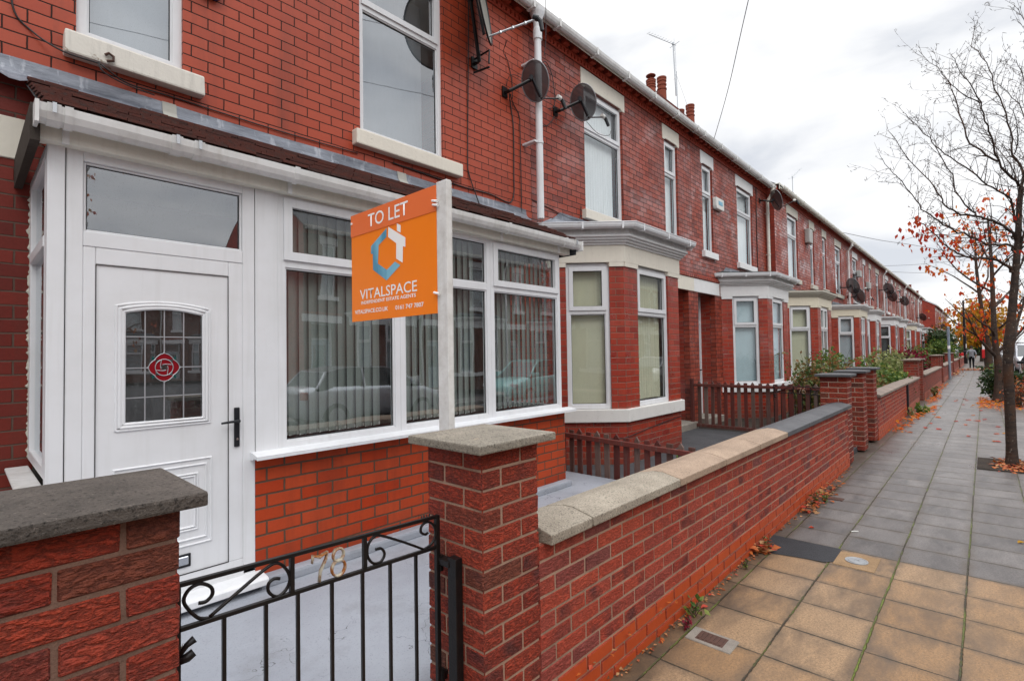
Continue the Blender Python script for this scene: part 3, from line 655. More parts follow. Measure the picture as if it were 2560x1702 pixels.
gate_pier(0.03, 'nearest brick gate pier, dark grey concrete cap, cut by the left edge', 'cap_dark', 1.300, phase=0, over=0.048, mort='mortar_pier')
gate_pier(1.337, 'brick gate pier with pale square concrete cap carrying the black hinge post', 'cap_beige', 1.281, phase=1)
for x0, zc, lab in ((8.27, 1.262, 'brick gate pier with dark cap at the end of the long garden wall'), (9.50, 1.268, 'brick gate pier, narrow face showing, middle of the three dark capped piers'), (10.54, 1.282, 'brick gate pier with grey cap, last of three beside the leafy garden')):
    gate_pier(x0, lab, 'coping_black', zc, near=True, phase=rng.randint(0, 1), mort='mortar_light')
far_p = [(18.4, 'brick gate pier with wide grey cap behind the bushy front garden'), (19.8, 'brick gate pier half hidden by the bushy garden pier'), (28.6, 'brick gate pier with grey cap, beyond the pale variegated bush'), (30.1, 'brick gate pier just before the grey metal post'), (39.0, 'brick gate pier behind the grey metal post'), (41.2, 'distant brick gate pier beside the tall green hedge')]
for x0, lab in far_p: gate_pier(x0, lab, 'coping_brown', 1.28, near=False)

def coping_stone(t, x0, x1, mat, zt=0.868, y0=1.352, y1=1.64, drop=0.027):
    b = MB(); ym = (y0+y1)/2
    prof = [(y0, zt-0.071), (y1, zt-0.071), (y1, zt-drop), (ym+0.03, zt), (ym-0.03, zt), (y0, zt-drop)]
    b.prism(prof, x0, x1, 'x')
    return b.build('coping_stone', M[mat], t, bevel=0.006, seg=2, recalc=True)
def near_wall(x0, x1, zt, label, stones, base=3, mort='mortar', group='brick garden walls along the pavement'):
    t = thing('garden_wall', label, 'wall', ((x0+x1)/2, 1.5, 0), group=group)
    b = MB(); zb = 0.0
    n = int((zt-0.071)/0.075); top = zt-0.071; z0 = top-n*0.075
    for c in range(-1, n):
        z = z0+c*0.075; off = 0.1125 if c % 2 else 0.0
        x = x0-off
        while x < x1-0.02:
            a0, a1 = max(x, x0), min(x+0.2135, x1)
            if a1-a0 > 0.03:
                b.cr = rng.random(); pr = 0.0
                if z+0.04 < 0.19: b.cur = 2; pr = 0.004
                else: b.cur = 0
                jbox(b, a0, a1, 1.40-pr, 1.50, z+0.006, z+0.070)
                b.cur = 3; b.box(a0, a1, 1.5, 1.60, z+0.005, z+0.070)
            x += 0.225
    b.cur = 1; b.cr = 0.5; b.box(x0+0.002, x1-0.002, 1.4035, 1.594, 0, top)
    b.build('brickwork', [M['brick_wall'], M[mort], M['brick_base'], M['brick_rustic_far']], t, bevel=0.0032)
    for (a, c, mt) in stones: coping_stone(t, a, c, mt, zt)
    return t
near_wall(1.664, 8.27, 0.868, 'long rustic brick garden wall with pale then dark coping, beside the pavement',
    [(1.69, 1.995, 'coping_grey'), (2.003, 2.925, 'coping_grey'), (2.931, 3.66, 'coping_pink'), (3.666, 4.40, 'coping_pink'), (4.406, 5.19, 'coping_pink'), (5.196, 5.98, 'coping_black'), (5.984, 6.77, 'coping_black'), (6.774, 7.55, 'coping_black'), (7.554, 8.26, 'coping_black')])
def far_wall(x0, x1, zt, label, mat, step=0.9, near=False):
    t = thing('garden_wall', label, 'wall', ((x0+x1)/2, 1.5, 0), group='brick garden walls along the pavement')
    b = MB(); b.box(x0, x1, 1.40, 1.60, 0, zt-0.071); b.build('brickwork', M['brick_rustic_far'], t)
    b = MB(); b.box(x0, x1, 1.392, 1.40, 0.0, 0.20); b.build('base_course', plain('faded_pink_painted_brick', (0.34, 0.10, 0.065), 0.7, 0.3, 0.5, 9), t)
    x = x0
    while x < x1-0.05:
        coping_stone(t, x+0.002, min(x+step, x1)-0.002, mat, zt); x += step
near_wall(10.90, 15.35, 0.81, 'brick garden wall with brown coping in front of the leafy garden', [(10.93, 12.0, 'coping_brown'), (12.006, 13.1, 'coping_brown'), (13.106, 14.2, 'coping_brown'), (14.206, 15.34, 'coping_brown')])
far_wall(15.45, 18.38, 0.80, 'short brick garden wall between the black drainpipe and a bushy pier', 'coping_brown')
far_wall(20.2, 28.55, 0.80, 'brick garden wall with grey coping beyond the bushy pier', 'coping_brown')
far_wall(30.5, 38.9, 0.80, 'brick garden wall behind the grey metal post', 'coping_brown')
far_wall(41.6, 49.0, 0.80, 'distant brick garden wall leading to the green hedge', 'coping_brown')
far_wall(52.0, 61.5, 0.80, 'farthest brick garden wall under the green hedge', 'coping_brown')
b = MB(); b.box(15.355, 15.44, 1.36, 1.42, 0, 0.78); tag(b.build('drainpipe', M['black_plastic'], bevel=0.01), 'thin black upright pipe fixed in the joint of the garden wall', 'pipe')

# ------------------------------------------------------------------ wrought iron gate
def scroll(b, pts, y, r=0.006):
    # smooth the control points, then a flat bar along them
    P = [Vector((x, y, z)) for x, z in pts]; out = []
    for i in range(len(P)-1):
        p0 = P[max(0, i-1)]; p1 = P[i]; p2 = P[i+1]; p3 = P[min(len(P)-1, i+2)]
        for s in range(5):
            u = s/5; out.append(0.5*((2*p1)+(-p0+p2)*u+(2*p0-5*p1+4*p2-p3)*u*u+(-p0+3*p1-3*p2+p3)*u**3))
    out.append(P[-1]); b.tube(out, r, 6)
def iron_gate(label, loc, rz, digits, group='wrought iron garden gates'):
    t = thing('iron_gate', label, 'gate', loc, rz, group, local=True)
    s = 0.0128; dz = -loc[2]
    zt = lambda x: 0.985-0.030*x/0.9+dz; zm = lambda x: 0.872-0.030*x/0.9+dz
    def bar(b, x0, z0, x1, z1, w=s, h=s):
        d = Vector((x1-x0, 0, z1-z0)).normalized(); n = Vector((-d.z, 0, d.x))*h/2; y = Vector((0, w/2, 0))
        A, B = Vector((x0, 0, z0)), Vector((x1, 0, z1))
        b.add([A-n-y, A+n-y, A+n+y, A-n+y, B-n-y, B+n-y, B+n+y, B-n+y], [(0,1,2,3),(7,6,5,4),(0,4,5,1),(1,5,6,2),(2,6,7,3),(3,7,4,0)])
    b = MB(); bar(b, 0.0, zt(0)+s/2, 0.905, zt(0.905)+s/2); bar(b, 0.0, zm(0), 0.905, zm(0.905))
    bar(b, 0.008, 0.20+dz, 0.008, zt(0)); bar(b, 0.897, 0.20+dz, 0.897, zt(0.897)+0.012, 0.018, 0.018); bar(b, 0.0, 0.205+dz, 0.905, 0.205+dz)
    b.build('frame', M['black_metal'], t, recalc=True, bevel=0.0012)
    for x in (0.122, 0.238, 0.336, 0.451, 0.565, 0.678, 0.793):
        b = MB(); bar(b, x, 0.212+dz, x, zm(x)-s/2, 0.0102, 0.0102); b.build('bar', M['black_metal'], t, recalc=True)
    for x in (0.317, 0.574):
        b = MB(); bar(b, x, zm(x), x, zt(x), 0.0135, 0.0135); b.build('divider', M['black_metal'], t, recalc=True)
    sc = [[(0.085,.875),(0.057,.886),(0.029,.925),(0.022,.950),(0.036,.972),(0.062,.978),(0.088,.960),(0.092,.938),(0.076,.924),(0.058,.926)],
          [(0.085,.878),(0.16,.921),(0.235,.962),(0.272,.970),(0.300,.942),(0.311,.908),(0.299,.880),(0.272,.868),(0.247,.890),(0.246,.915),(0.262,.925),(0.280,.920)],
          [(0.832,.850),(0.74,.903),(0.642,.954),(0.611,.958),(0.588,.934),(0.586,.897),(0.608,.866),(0.639,.862),(0.655,.884),(0.642,.908),(0.618,.912)],
          [(0.832,.850),(0.868,.861),(0.889,.891),(0.881,.929),(0.852,.951),(0.824,.944),(0.818,.921),(0.838,.906),(0.852,.909)]]
    for pts in sc:
        b = MB(); scroll(b, [(x, z+dz) for x, z in pts], 0.0, 0.0052); b.build('scroll', M['black_metal'], t, smooth=True)
    # house number
    x = 0.383
    for ch in digits:
        b = MB()
        if ch == '7':
            st = [(x, .934+dz), (x+.003, .957+dz), (x+.024, .948+dz), (x+.052, .957+dz), (x+.047, .935+dz), (x+.028, .900+dz), (x+.024, .868+dz)]
            rr = [0.006, 0.010, 0.0115, 0.009, 0.0085, 0.0085, 0.009]
            b.tube([(p[0], 0, p[1]) for p in st], rr, 8, flat=0.45)
        elif ch == '8':
            for (cz, rx, rz_) in ((.936, .019, .021), (.892, .024, .026)):
                P = [(x+.03+rx*math.cos(a), 0, cz+dz+rz_*math.sin(a)) for a in [i*math.pi/10 for i in range(21)]]
                b.tube(P, 0.0085, 8, caps=False, flat=0.5)
        else:
            P = [(x+.03+.024*math.cos(a), 0, .892+dz+.026*math.sin(a)) for a in [i*math.pi/10 for i in range(21)]]
            b.tube(P, 0.0085, 8, caps=False, flat=0.5)
            b.tube([(x+.007, 0, .895+dz), (x+.014, 0, .93+dz), (x+.045, 0, .957+dz)], 0.0085, 8, flat=0.5)
        b.build('numeral', M['rust'], t, smooth=True); x += 0.062
    b = MB(); b.tube([(0.005, -.004, .80+dz), (0.028, -.004, .825+dz), (0.047, -.004, .835+dz)], [.007, .008, .011], 8); b.tube([(0.005, -.004, .79+dz), (0.030, -.004, .792+dz), (0.045, -.004, .800+dz)], [.011, .013, .012], 8)
    b.build('latch', M['black_metal'], t, smooth=True)
    for z in (0.775, 0.33):
        b = MB(); b.cyl((0.912, 0.0, z-0.03+dz), (0.912, 0.0, z+0.03+dz), 0.013, 10); b.box(0.905, 0.965, -0.006, 0.006, z-0.016+dz, z+0.016+dz); b.build('hinge', M['black_metal'], t)
    return t
iron_gate('black wrought iron gate with scrolls and rusty number 78, standing closed', (0.40, 1.62, 0.0), 0.0, '78')
iron_gate('black wrought iron gate number 76, swung open against the picket fence', (9.62, 2.72, 0.0), -math.pi/2, '76')
b = MB(); b.box(1.300, 1.334, 1.512, 1.562, 0.15, 0.815); b.box(1.296, 1.334, 1.55, 1.625, 0.775, 0.80)
tag(b.build('hinge_post', M['black_metal'], bevel=0.002), 'black square steel hinge post fixed to the pale capped brick pier', 'post')

# ------------------------------------------------------------------ picket fences
def picket_fence(label, x, y0, y1, zt0, zt1, zb, ptop, post_y=None, post_z=1.05, sp=0.128, first=0.12):
    t = thing('picket_fence', label, 'fence', (x, (y0+y1)/2, zb))
    for (za, zc, dzz) in ((zt0, zt1, 0.055), (zb+0.04, zb+0.02, 0.06)):
        b = MB(); b.cr = rng.random()*0.6
        b.add([(x-.022,y0,za-dzz),(x+.018,y0,za-dzz),(x+.018,y0,za),(x-.022,y0,za),(x-.022,y1,zc-dzz),(x+.018,y1,zc-dzz),(x+.018,y1,zc),(x-.022,y1,zc)],
              [(0,1,2,3),(7,6,5,4),(0,4,5,1),(1,5,6,2),(2,6,7,3),(3,7,4,0)])
        b.build('rail', M['fence'], t, recalc=True, bevel=0.004)
    y = y0-first; i = 0
    while y > y1+0.05:
        f = (y0-y)/(y0-y1); zt = zt0+(zt1-zt0)*f
        b = MB(); b.cr = rng.random(); w = 0.034+rng.uniform(-.003, .003); h = zt+ptop+rng.uniform(-.006, .006); lean = rng.uniform(-.006, .006)
        prof = [(y-w, zb-0.02), (y+w, zb-0.02), (y+w+lean, h-(0.045 if i % 2 == 0 else 0)), (y+lean, h+0.005) , (y-w+lean, h-(0.045 if i % 2 == 0 else 0))]
        if i % 2: prof = [prof[0], prof[1], (y+w+lean, h-0.02), (y-w+lean, h-0.02)]
        b.prism(prof, x+0.018, x+0.040, 'x'); b.build('picket', M['fence'], t, recalc=True, bevel=0.003)
        y -= sp*rng.uniform(0.96, 1.04); i += 1
    if post_y:
        b = MB(); b.cr = 0.2; b.box(x-.035, x+.035, post_y-.035, post_y+.035, 0, post_z); b.build('post', M['fence'], t, bevel=0.008)
picket_fence('low brown picket fence running from the white porch to the garden wall', 5.15, 4.30, 1.70, 0.630, 0.548, 0.10, 0.062)
picket_fence('taller brown picket fence beside the recessed front doors', 10.0, 4.30, 1.78, 0.958, 0.950, 0.13, 0.05, 4.335, 1.06, sp=0.128, first=0.10)
# ------------------------------------------------------------------ houses
def offset_chain(pts, d):
    """offset an open plan chain outwards (towards the street)"""
    out = []
    n = len(pts)
    nr = []
    for i in range(n-1):
        t = Vector((pts[i+1][0]-pts[i][0], pts[i+1][1]-pts[i][1])).normalized(); nr.append(Vector((t.y, -t.x)))
    for i in range(n):
        if i == 0: v = nr[0]; p = Vector(pts[0])+v*d
        elif i == n-1: p = Vector(pts[-1])+nr[-1]*d
        else:
            a, c = nr[i-1], nr[i]; m = (a+c).normalized(); p = Vector(pts[i])+m*(d/max(0.3, m.dot(a)))
        out.append((p.x, p.y))
    # bring the ends back to the wall plane
    for i, j in ((0, 1), (n-1, n-2)):
        a, c = Vector(out[i]), Vector(out[j])
        if abs(a.y-c.y) > 1e-6:
            u = (0.0-c.y)/(a.y-c.y); q = c+(a-c)*u; out[i] = (q.x, 0.0)
    return out
def slab(b, pts, d, z0, z1):
    b.prism(offset_chain(pts, d), z0, z1, 'z')
H1_REF = None
def window(par, p0, p1, z0, z1, mir=None, trans=None, fr=0.06, sash=True, blind=None, style='plain', glass='glass', frame='upvc', mull=None, name='window', depth=0.13, sashlow=False, label=None):
    Mx, L = frameM(p0, p1)
    b = MB(mir=mir, M=Mx); H0, H1 = z0, z1
    b.box(0, fr, -.03, .03, H0, H1); b.box(L-fr, L, -.03, .03, H0, H1)
    b.box(fr, L-fr, -.03, .03, H1-fr, H1); b.box(fr, L-fr, -.03, .03, H0, H0+fr)
    parts = [(fr, L-fr)]
    if mull: parts = []; xs = [fr]+[m for m in mull]+[L-fr]
    if mull:
        for m in mull: b.box(m-.025, m+.025, -.028, .028, H0+fr, H1-fr)
        ed = [fr]+[v for m in mull for v in (m-.025, m+.025)]+[L-fr]
        parts = [(ed[i], ed[i+1]) for i in range(0, len(ed), 2)]
    cells = []
    for (a0, a1) in parts:
        if trans:
            b.box(a0, a1, -.028, .028, trans-.03, trans+.03)
            cells.append((a0, a1, trans+.03, H1-fr, True)); cells.append((a0, a1, H0+fr, trans-.03, False))
        else: cells.append((a0, a1, H0+fr, H1-fr, False))
    pane = MB(mir=mir, M=Mx)
    seal = MB(mir=mir, M=Mx)
    for (a0, a1, c0, c1, top) in cells:
        s = 0.045 if (top and sash) else (0.012 if not sashlow else 0.04)
        y1 = .045 if (top and sash) else .018
        b.box(a0-(.012 if top and sash else 0), a0+s, -.02, y1, c0-(.012 if top and sash else 0), c1+(.012 if top and sash else 0)); b.box(a1-s, a1+(.012 if top and sash else 0), -.02, y1, c0-(.012 if top and sash else 0), c1+(.012 if top and sash else 0))
        b.box(a0+s, a1-s, -.02, y1, c0-(.012 if top and sash else 0), c0+s); b.box(a0+s, a1-s, -.02, y1, c1-s, c1+(.012 if top and sash else 0))
        g = s-.004
        for (q0, q1, r0, r1) in ((a0+g, a0+s+.006, c0+s, c1-s), (a1-s-.006, a1-g, c0+s, c1-s), (a0+g, a1-g, c0+g, c0+s+.006), (a0+g, a1-g, c1-s-.006, c1-g)):
            seal.box(q0, q1, -.004, .006, r0, r1)
        pane.quad((a0+s-.002, 0, c0+s-.002), (a1-s+.002, 0, c0+s-.002), (a1-s+.002, 0, c1-s+.002), (a0+s-.002, 0, c1-s+.002))
    w = b.build(name, M[frame], par, label=label)
    seal.build('seal', M['rubber'], w)
    pane.build('pane', M[glass], w)
    if blind:
        q = MB(mir=mir, M=Mx)
        if style == 'slat':
            x = fr+.03; i = 0
            while x < L-fr-.04:
                a = (R(-19) if par is H1_REF else R(20))+rng.uniform(-.06, .06); hw = .043
                dx_, dy_ = hw*math.cos(a), hw*math.sin(a)
                zb = H0+fr+.02+rng.uniform(0, .006); ztp = H1-.05; yb = -depth
                sgn = rng.uniform(-.004, .004)
                if par is H1_REF:
                    q.cur = 1; q.add([(x-dx_, yb-dy_+.002, zb-.002), (x+dx_, yb+dy_+.002, zb-.002), (x+dx_, yb+dy_+.002, zb+.022), (x-dx_*.2, yb+.002, zb+.022)], [(0,1,2,3)]); q.cur = 0
                q.add([(x-dx_, yb-dy_, zb), (x+sgn, yb+.006, zb), (x+dx_, yb+dy_, zb), (x-dx_, yb-dy_, ztp), (x, yb+.006, ztp), (x+dx_, yb+dy_, ztp)], [(0,1,4,3), (1,2,5,4)])
                x += .074
        elif style == 'wave':
            n = int(L/.03); pts = []
            for i in range(n+1):
                xx = fr+(L-2*fr)*i/n; pts.append((xx, -depth+.015*math.sin(i*1.3)+rng.uniform(-.003, .003)))
            for i in range(n): q.quad((*pts[i], H0+.03), (*pts[i+1], H0+.03), (*pts[i+1], H1-.03), (*pts[i], H1-.03))
        elif style == 'half':
            q.quad((.02, -depth, H0+(H1-H0)*.45), (L-.02, -depth, H0+(H1-H0)*.45), (L-.02, -depth, H1-.02), (.02, -depth, H1-.02))
        else:
            q.quad((.02, -depth, H0+.02), (L-.02, -depth, H0+.02), (L-.02, -depth, H1-.02), (.02, -depth, H1-.02))
        q.build('blind', [M[blind], M['white_print']] if 1 in q.mi else M[blind], w, smooth=False)
    return w
def facade(b, W_, z0, z1, ops, rev=0.12):
    xs = sorted(set([0, W_]+[v for o in ops for v in o[:2]])); zs = sorted(set([z0, z1]+[v for o in ops for v in o[2:4]]))
    def hole(x, z): return any(o[0] < x < o[1] and o[2] < z < o[3] for o in ops)
    for i in range(len(xs)-1):
        for j in range(len(zs)-1):
            if not hole((xs[i]+xs[i+1])/2, (zs[j]+zs[j+1])/2):
                b.quad((xs[i],0,zs[j]),(xs[i+1],0,zs[j]),(xs[i+1],0,zs[j+1]),(xs[i],0,zs[j+1]))
    for (x0,x1,a,c) in ops:
        b.quad((x0,0,a),(x0,0,c),(x0,rev,c),(x0,rev,a)); b.quad((x1,rev,a),(x1,rev,c),(x1,0,c),(x1,0,a))
        b.quad((x0,0,c),(x1,0,c),(x1,rev,c),(x0,rev,c)); b.quad((x0,rev,a),(x1,rev,a),(x1,0,a),(x0,0,a))
def gutter_run(b, x0, x1, y0, y1, z0, z1):
    """half-round gutter: outer curve then inner hollow"""
    n = 7; r = (y1-y0)/2; cy = (y0+y1)/2; h = z1-z0
    o = [(cy-r*math.cos(math.pi*i/n), z1-h*math.sin(math.pi*i/n)) for i in range(n+1)]
    i_ = [(cy-(r-.007)*math.cos(math.pi*i/n), z1-(h-.007)*math.sin(math.pi*i/n)) for i in range(n, -1, -1)]
    b.prism(o+i_, x0, x1, 'x')
def chimney(par, cx, cy, z0, z1, w, d, pots, cowl=None, mir=None):
    b = MB(mir=mir); b.box(cx-w/2, cx+w/2, cy-d/2, cy+d/2, z0, z1); b.box(cx-w/2-.05, cx+w/2+.05, cy-d/2-.05, cy+d/2+.05, z1-.18, z1-.09)
    ch = b.build('chimney', M['chimney'], par)
    b = MB(mir=mir); b.box(cx-w/2-.03, cx+w/2+.03, cy-d/2-.03, cy+d/2+.03, z1-.55, z1-.30); 
    for i, (px, py, h) in enumerate(pots):
        q = MB(mir=mir); q.lathe([(.15, -.05), (.14, h*.5), (.13, h*.55), (.155, h*.56), (.155, h*.60), (.13, h*.61), (.13, h*.70), (.15, h*.71), (.15, h*.76), (.13, h*.77), (.13, h*.84), (.15, h*.85), (.15, h*.92), (.13, h*.93), (.155, h*.95), (.155, h), (.11, h), (.11, h-.1)], (cx+px, cy+py, z1), 16)
        if cowl == i:
            q.cyl((cx+px, cy+py, z1+h), (cx+px, cy+py, z1+h+.16), .02, 8); q.lathe([(.0, 0), (.15, .0), (.15, .02), (.02, .10)], (cx+px, cy+py, z1+h+.13), 16)
        q.build('chimney', M['terracotta'], par)
    return ch

ZEAVE = 6.17
def shell(root, W_, mir, brick, ops, end_left=False, end_right=False, depth=8.2, z0=0.0):
    b = MB(mir=mir); facade(b, W_, z0, 6.28, ops)
    b.build('wall', M[brick], root)
    b = MB(mir=mir); i = 0.004
    b.quad((i,0.001,z0),(i,0.001,6.28),(i,depth,6.28),(i,depth,z0)); b.quad((W_-i,0.001,z0),(W_-i,depth,z0),(W_-i,depth,6.28),(W_-i,0.001,6.28))
    b.quad((0,depth,z0),(0,depth,6.28),(W_,depth,6.28),(W_,depth,z0))
    zr = 6.22+(depth/2+.2)*0.62
    for x in (i, W_-i): b.add([(x,0.0,6.28),(x,depth,6.28),(x,depth/2,zr-.08)], [(0,1,2)])
    b.build('side_wall', M['brick_gable'], root)
    # floors inside
    b = MB(mir=mir); b.box(.02, W_-.02, .13, depth-.05, 0.05, 0.18); b.box(.02, W_-.02, .13, depth-.05, 3.05, 3.15); b.box(.02, W_-.02, 3.2, 3.3, .2, 6.2); b.box(.02, W_-.02, .13, depth-.05, 6.12, 6.2)
    b.build('interior', M['room'], root)
    # roof
    b = MB(mir=mir); e0 = -.20
    a = [(0,e0,6.18),(W_,e0,6.18),(W_,depth/2,zr),(0,depth/2,zr)]; b.quad(*a)
    b.quad((0,depth/2,zr),(W_,depth/2,zr),(W_,depth+.2,6.18),(0,depth+.2,6.18))
    b.quad((0,e0,6.15),(0,depth/2,zr-.03),(W_,depth/2,zr-.03),(W_,e0,6.15)); b.quad((0,e0,6.15),(W_,e0,6.15),(W_,e0,6.18),(0,e0,6.18))
    roof = b.build('roof', M['slate'], root)
    b = MB(mir=mir); b.tube([(0,depth/2,zr+.02),(W_,depth/2,zr+.02)], .09, 8); b.build('ridge_tiles', M['terracotta'], roof)
    return roof, zr
def eaves(root, W_, mir, gut='upvc_dirty', brick='brick_terrace', dent=True):
    b = MB(mir=mir)
    if dent:
        b.box(0, W_, -.018, .0, 5.985, 6.005); b.box(0, W_, -.03, .0, 6.055, 6.075)
        x = 0.02
        while x < W_-.06:
            b.box(x, x+.055, -.024, .0, 6.005, 6.055); x += .085
        b.box(0, W_, -.012, 0, 6.075, 6.10)
        x = 0.03
        while x < W_-.1:
            b.box(x, x+.115, -.085, 0, 6.10, 6.215); x += .2285
        b.build('dentil_course', M['dentil'], root)
    b = MB(mir=mir); b.box(0, W_, -.155, -.0, 6.24, 6.262); b.box(0, W_, -.165, -.145, 6.09, 6.262); b.build('fascia_board', M['upvc_cream' if gut != 'upvc' else 'upvc'], root)
    b = MB(mir=mir); gutter_run(b, 0, W_, -.275, -.165, 6.075, 6.165)
    x = .35
    while x < W_:
        b.box(x-.02, x+.02, -.28, -.155, 6.062, 6.085); b.box(x-.02, x+.02, -.284, -.272, 6.065, 6.175); x += .92
    b.build('gutter', M[gut], root)
def downpipe(root, x, mir, ztop=6.06, zbot=0.1, mat='upvc', y=-.07, r=.043, swan=True, x_in=0.0):
    b = MB(mir=mir)
    pts = [(x, -.22, ztop), (x, -.21, ztop-.10), (x, y, ztop-.30), (x, y, zbot)] if swan else [(x, y, ztop), (x, y, zbot)]
    b.tube(pts, r, 12); b.cyl((x, pts[1][1], ztop-.12), (x, pts[1][1], ztop+.02), r+.014, 12)
    z = ztop-.65
    while z > zbot+.2:
        b.cyl((x, y, z-.018), (x, y, z+.018), r+.006, 12); b.box(x-.075, x+.01, -.03, -.0, z-.014, z+.014); z -= 1.15
    b.build('downpipe', M[mat], root)
def upper_window(root, x0, x1, mir, stone, blind, style='plain', trans=5.06, frame='upvc', sill=None, lint=True, z0=3.775, glass='glass', sash=True):
    w = window(root, (x0, .075), (x1, .075), z0, 5.70, mir, trans, 0.055, sash, blind, style, glass, frame, depth=.085)
    b = MB(mir=mir); e = .075
    if lint:
        b.prism([(x0-e, 5.675), (x0-.0, 5.675), (x0+.06, 5.705), (x1-.06, 5.705), (x1, 5.675), (x1+e, 5.675), (x1+e, 5.965), (x0-e, 5.965)], -.012, .10, 'y')
        b.build('lintel', M[stone], root, recalc=True, bevel=.004)
    b = MB(mir=mir); b.box(x0-e-.02, x1+e+.02, -.075, .11, z0-.145, z0-.005); b.build('sill', M[sill or stone], root, bevel=.008, seg=2)
def front_door(root, x0, x1, mir, doorm='door_blue', stone='stone_white', lintx=None, brick='brick_bay'):
    y = .38
    b = MB(mir=mir)
    b.quad((x0,.12,.05),(x0,.12,2.84),(x0,y,2.84),(x0,y,.05)); b.quad((x1,y,.05),(x1,y,2.84),(x1,.12,2.84),(x1,.12,.05)); b.quad((x0,.12,2.84),(x1,.12,2.84),(x1,y,2.84),(x0,y,2.84))
    b.build('porch_reveal', M[brick], root)
    b = MB(mir=mir); b.box(x0, x1, -.15, y, .05, .20); b.build('doorstep', M['concrete'], root, bevel=.01)
    b = MB(mir=mir); f = .07
    b.box(x0, x0+f, y-.05, y+.02, .2, 2.84); b.box(x1-f, x1, y-.05, y+.02, .2, 2.84); b.box(x0+f, x1-f, y-.05, y+.02, 2.77, 2.84); b.box(x0+f, x1-f, y-.05, y+.02, 2.22, 2.28)
    b.build('door_frame', M['upvc'], root)
    b = MB(mir=mir); b.quad((x0+f,y-.01,2.28),(x1-f,y-.01,2.28),(x1-f,y-.01,2.77),(x0+f,y-.01,2.77)); b.build('fanlight', M['glass_far'], root)
    b = MB(mir=mir); b.box(x0+f, x1-f, y-.03, y+.015, .2, 2.22)
    for (a0, a1, c0, c1) in ((.12, .42, .35, .95), (.55, .85, .35, .95)):
        wd = x1-x0-2*f; b.box(x0+f+wd*a0, x0+f+wd*a1, y-.042, y-.03, c0, c1)
    d = b.build('door', M[doorm], root, bevel=.004)
    b = MB(mir=mir); wd = x1-x0-2*f; b.box(x0+f+wd*.2, x0+f+wd*.8, y-.038, y-.031, 1.15, 2.05); b.build('door_glass', M['glass_far'], d)
    b = MB(mir=mir); b.cyl((x0+f+.07, y-.09, 1.18), (x0+f+.07, y-.03, 1.18), .015, 8); b.box(x0+f+.06, x0+f+.17, y-.10, y-.085, 1.17, 1.19); b.build('handle', M['black_plastic'], d)
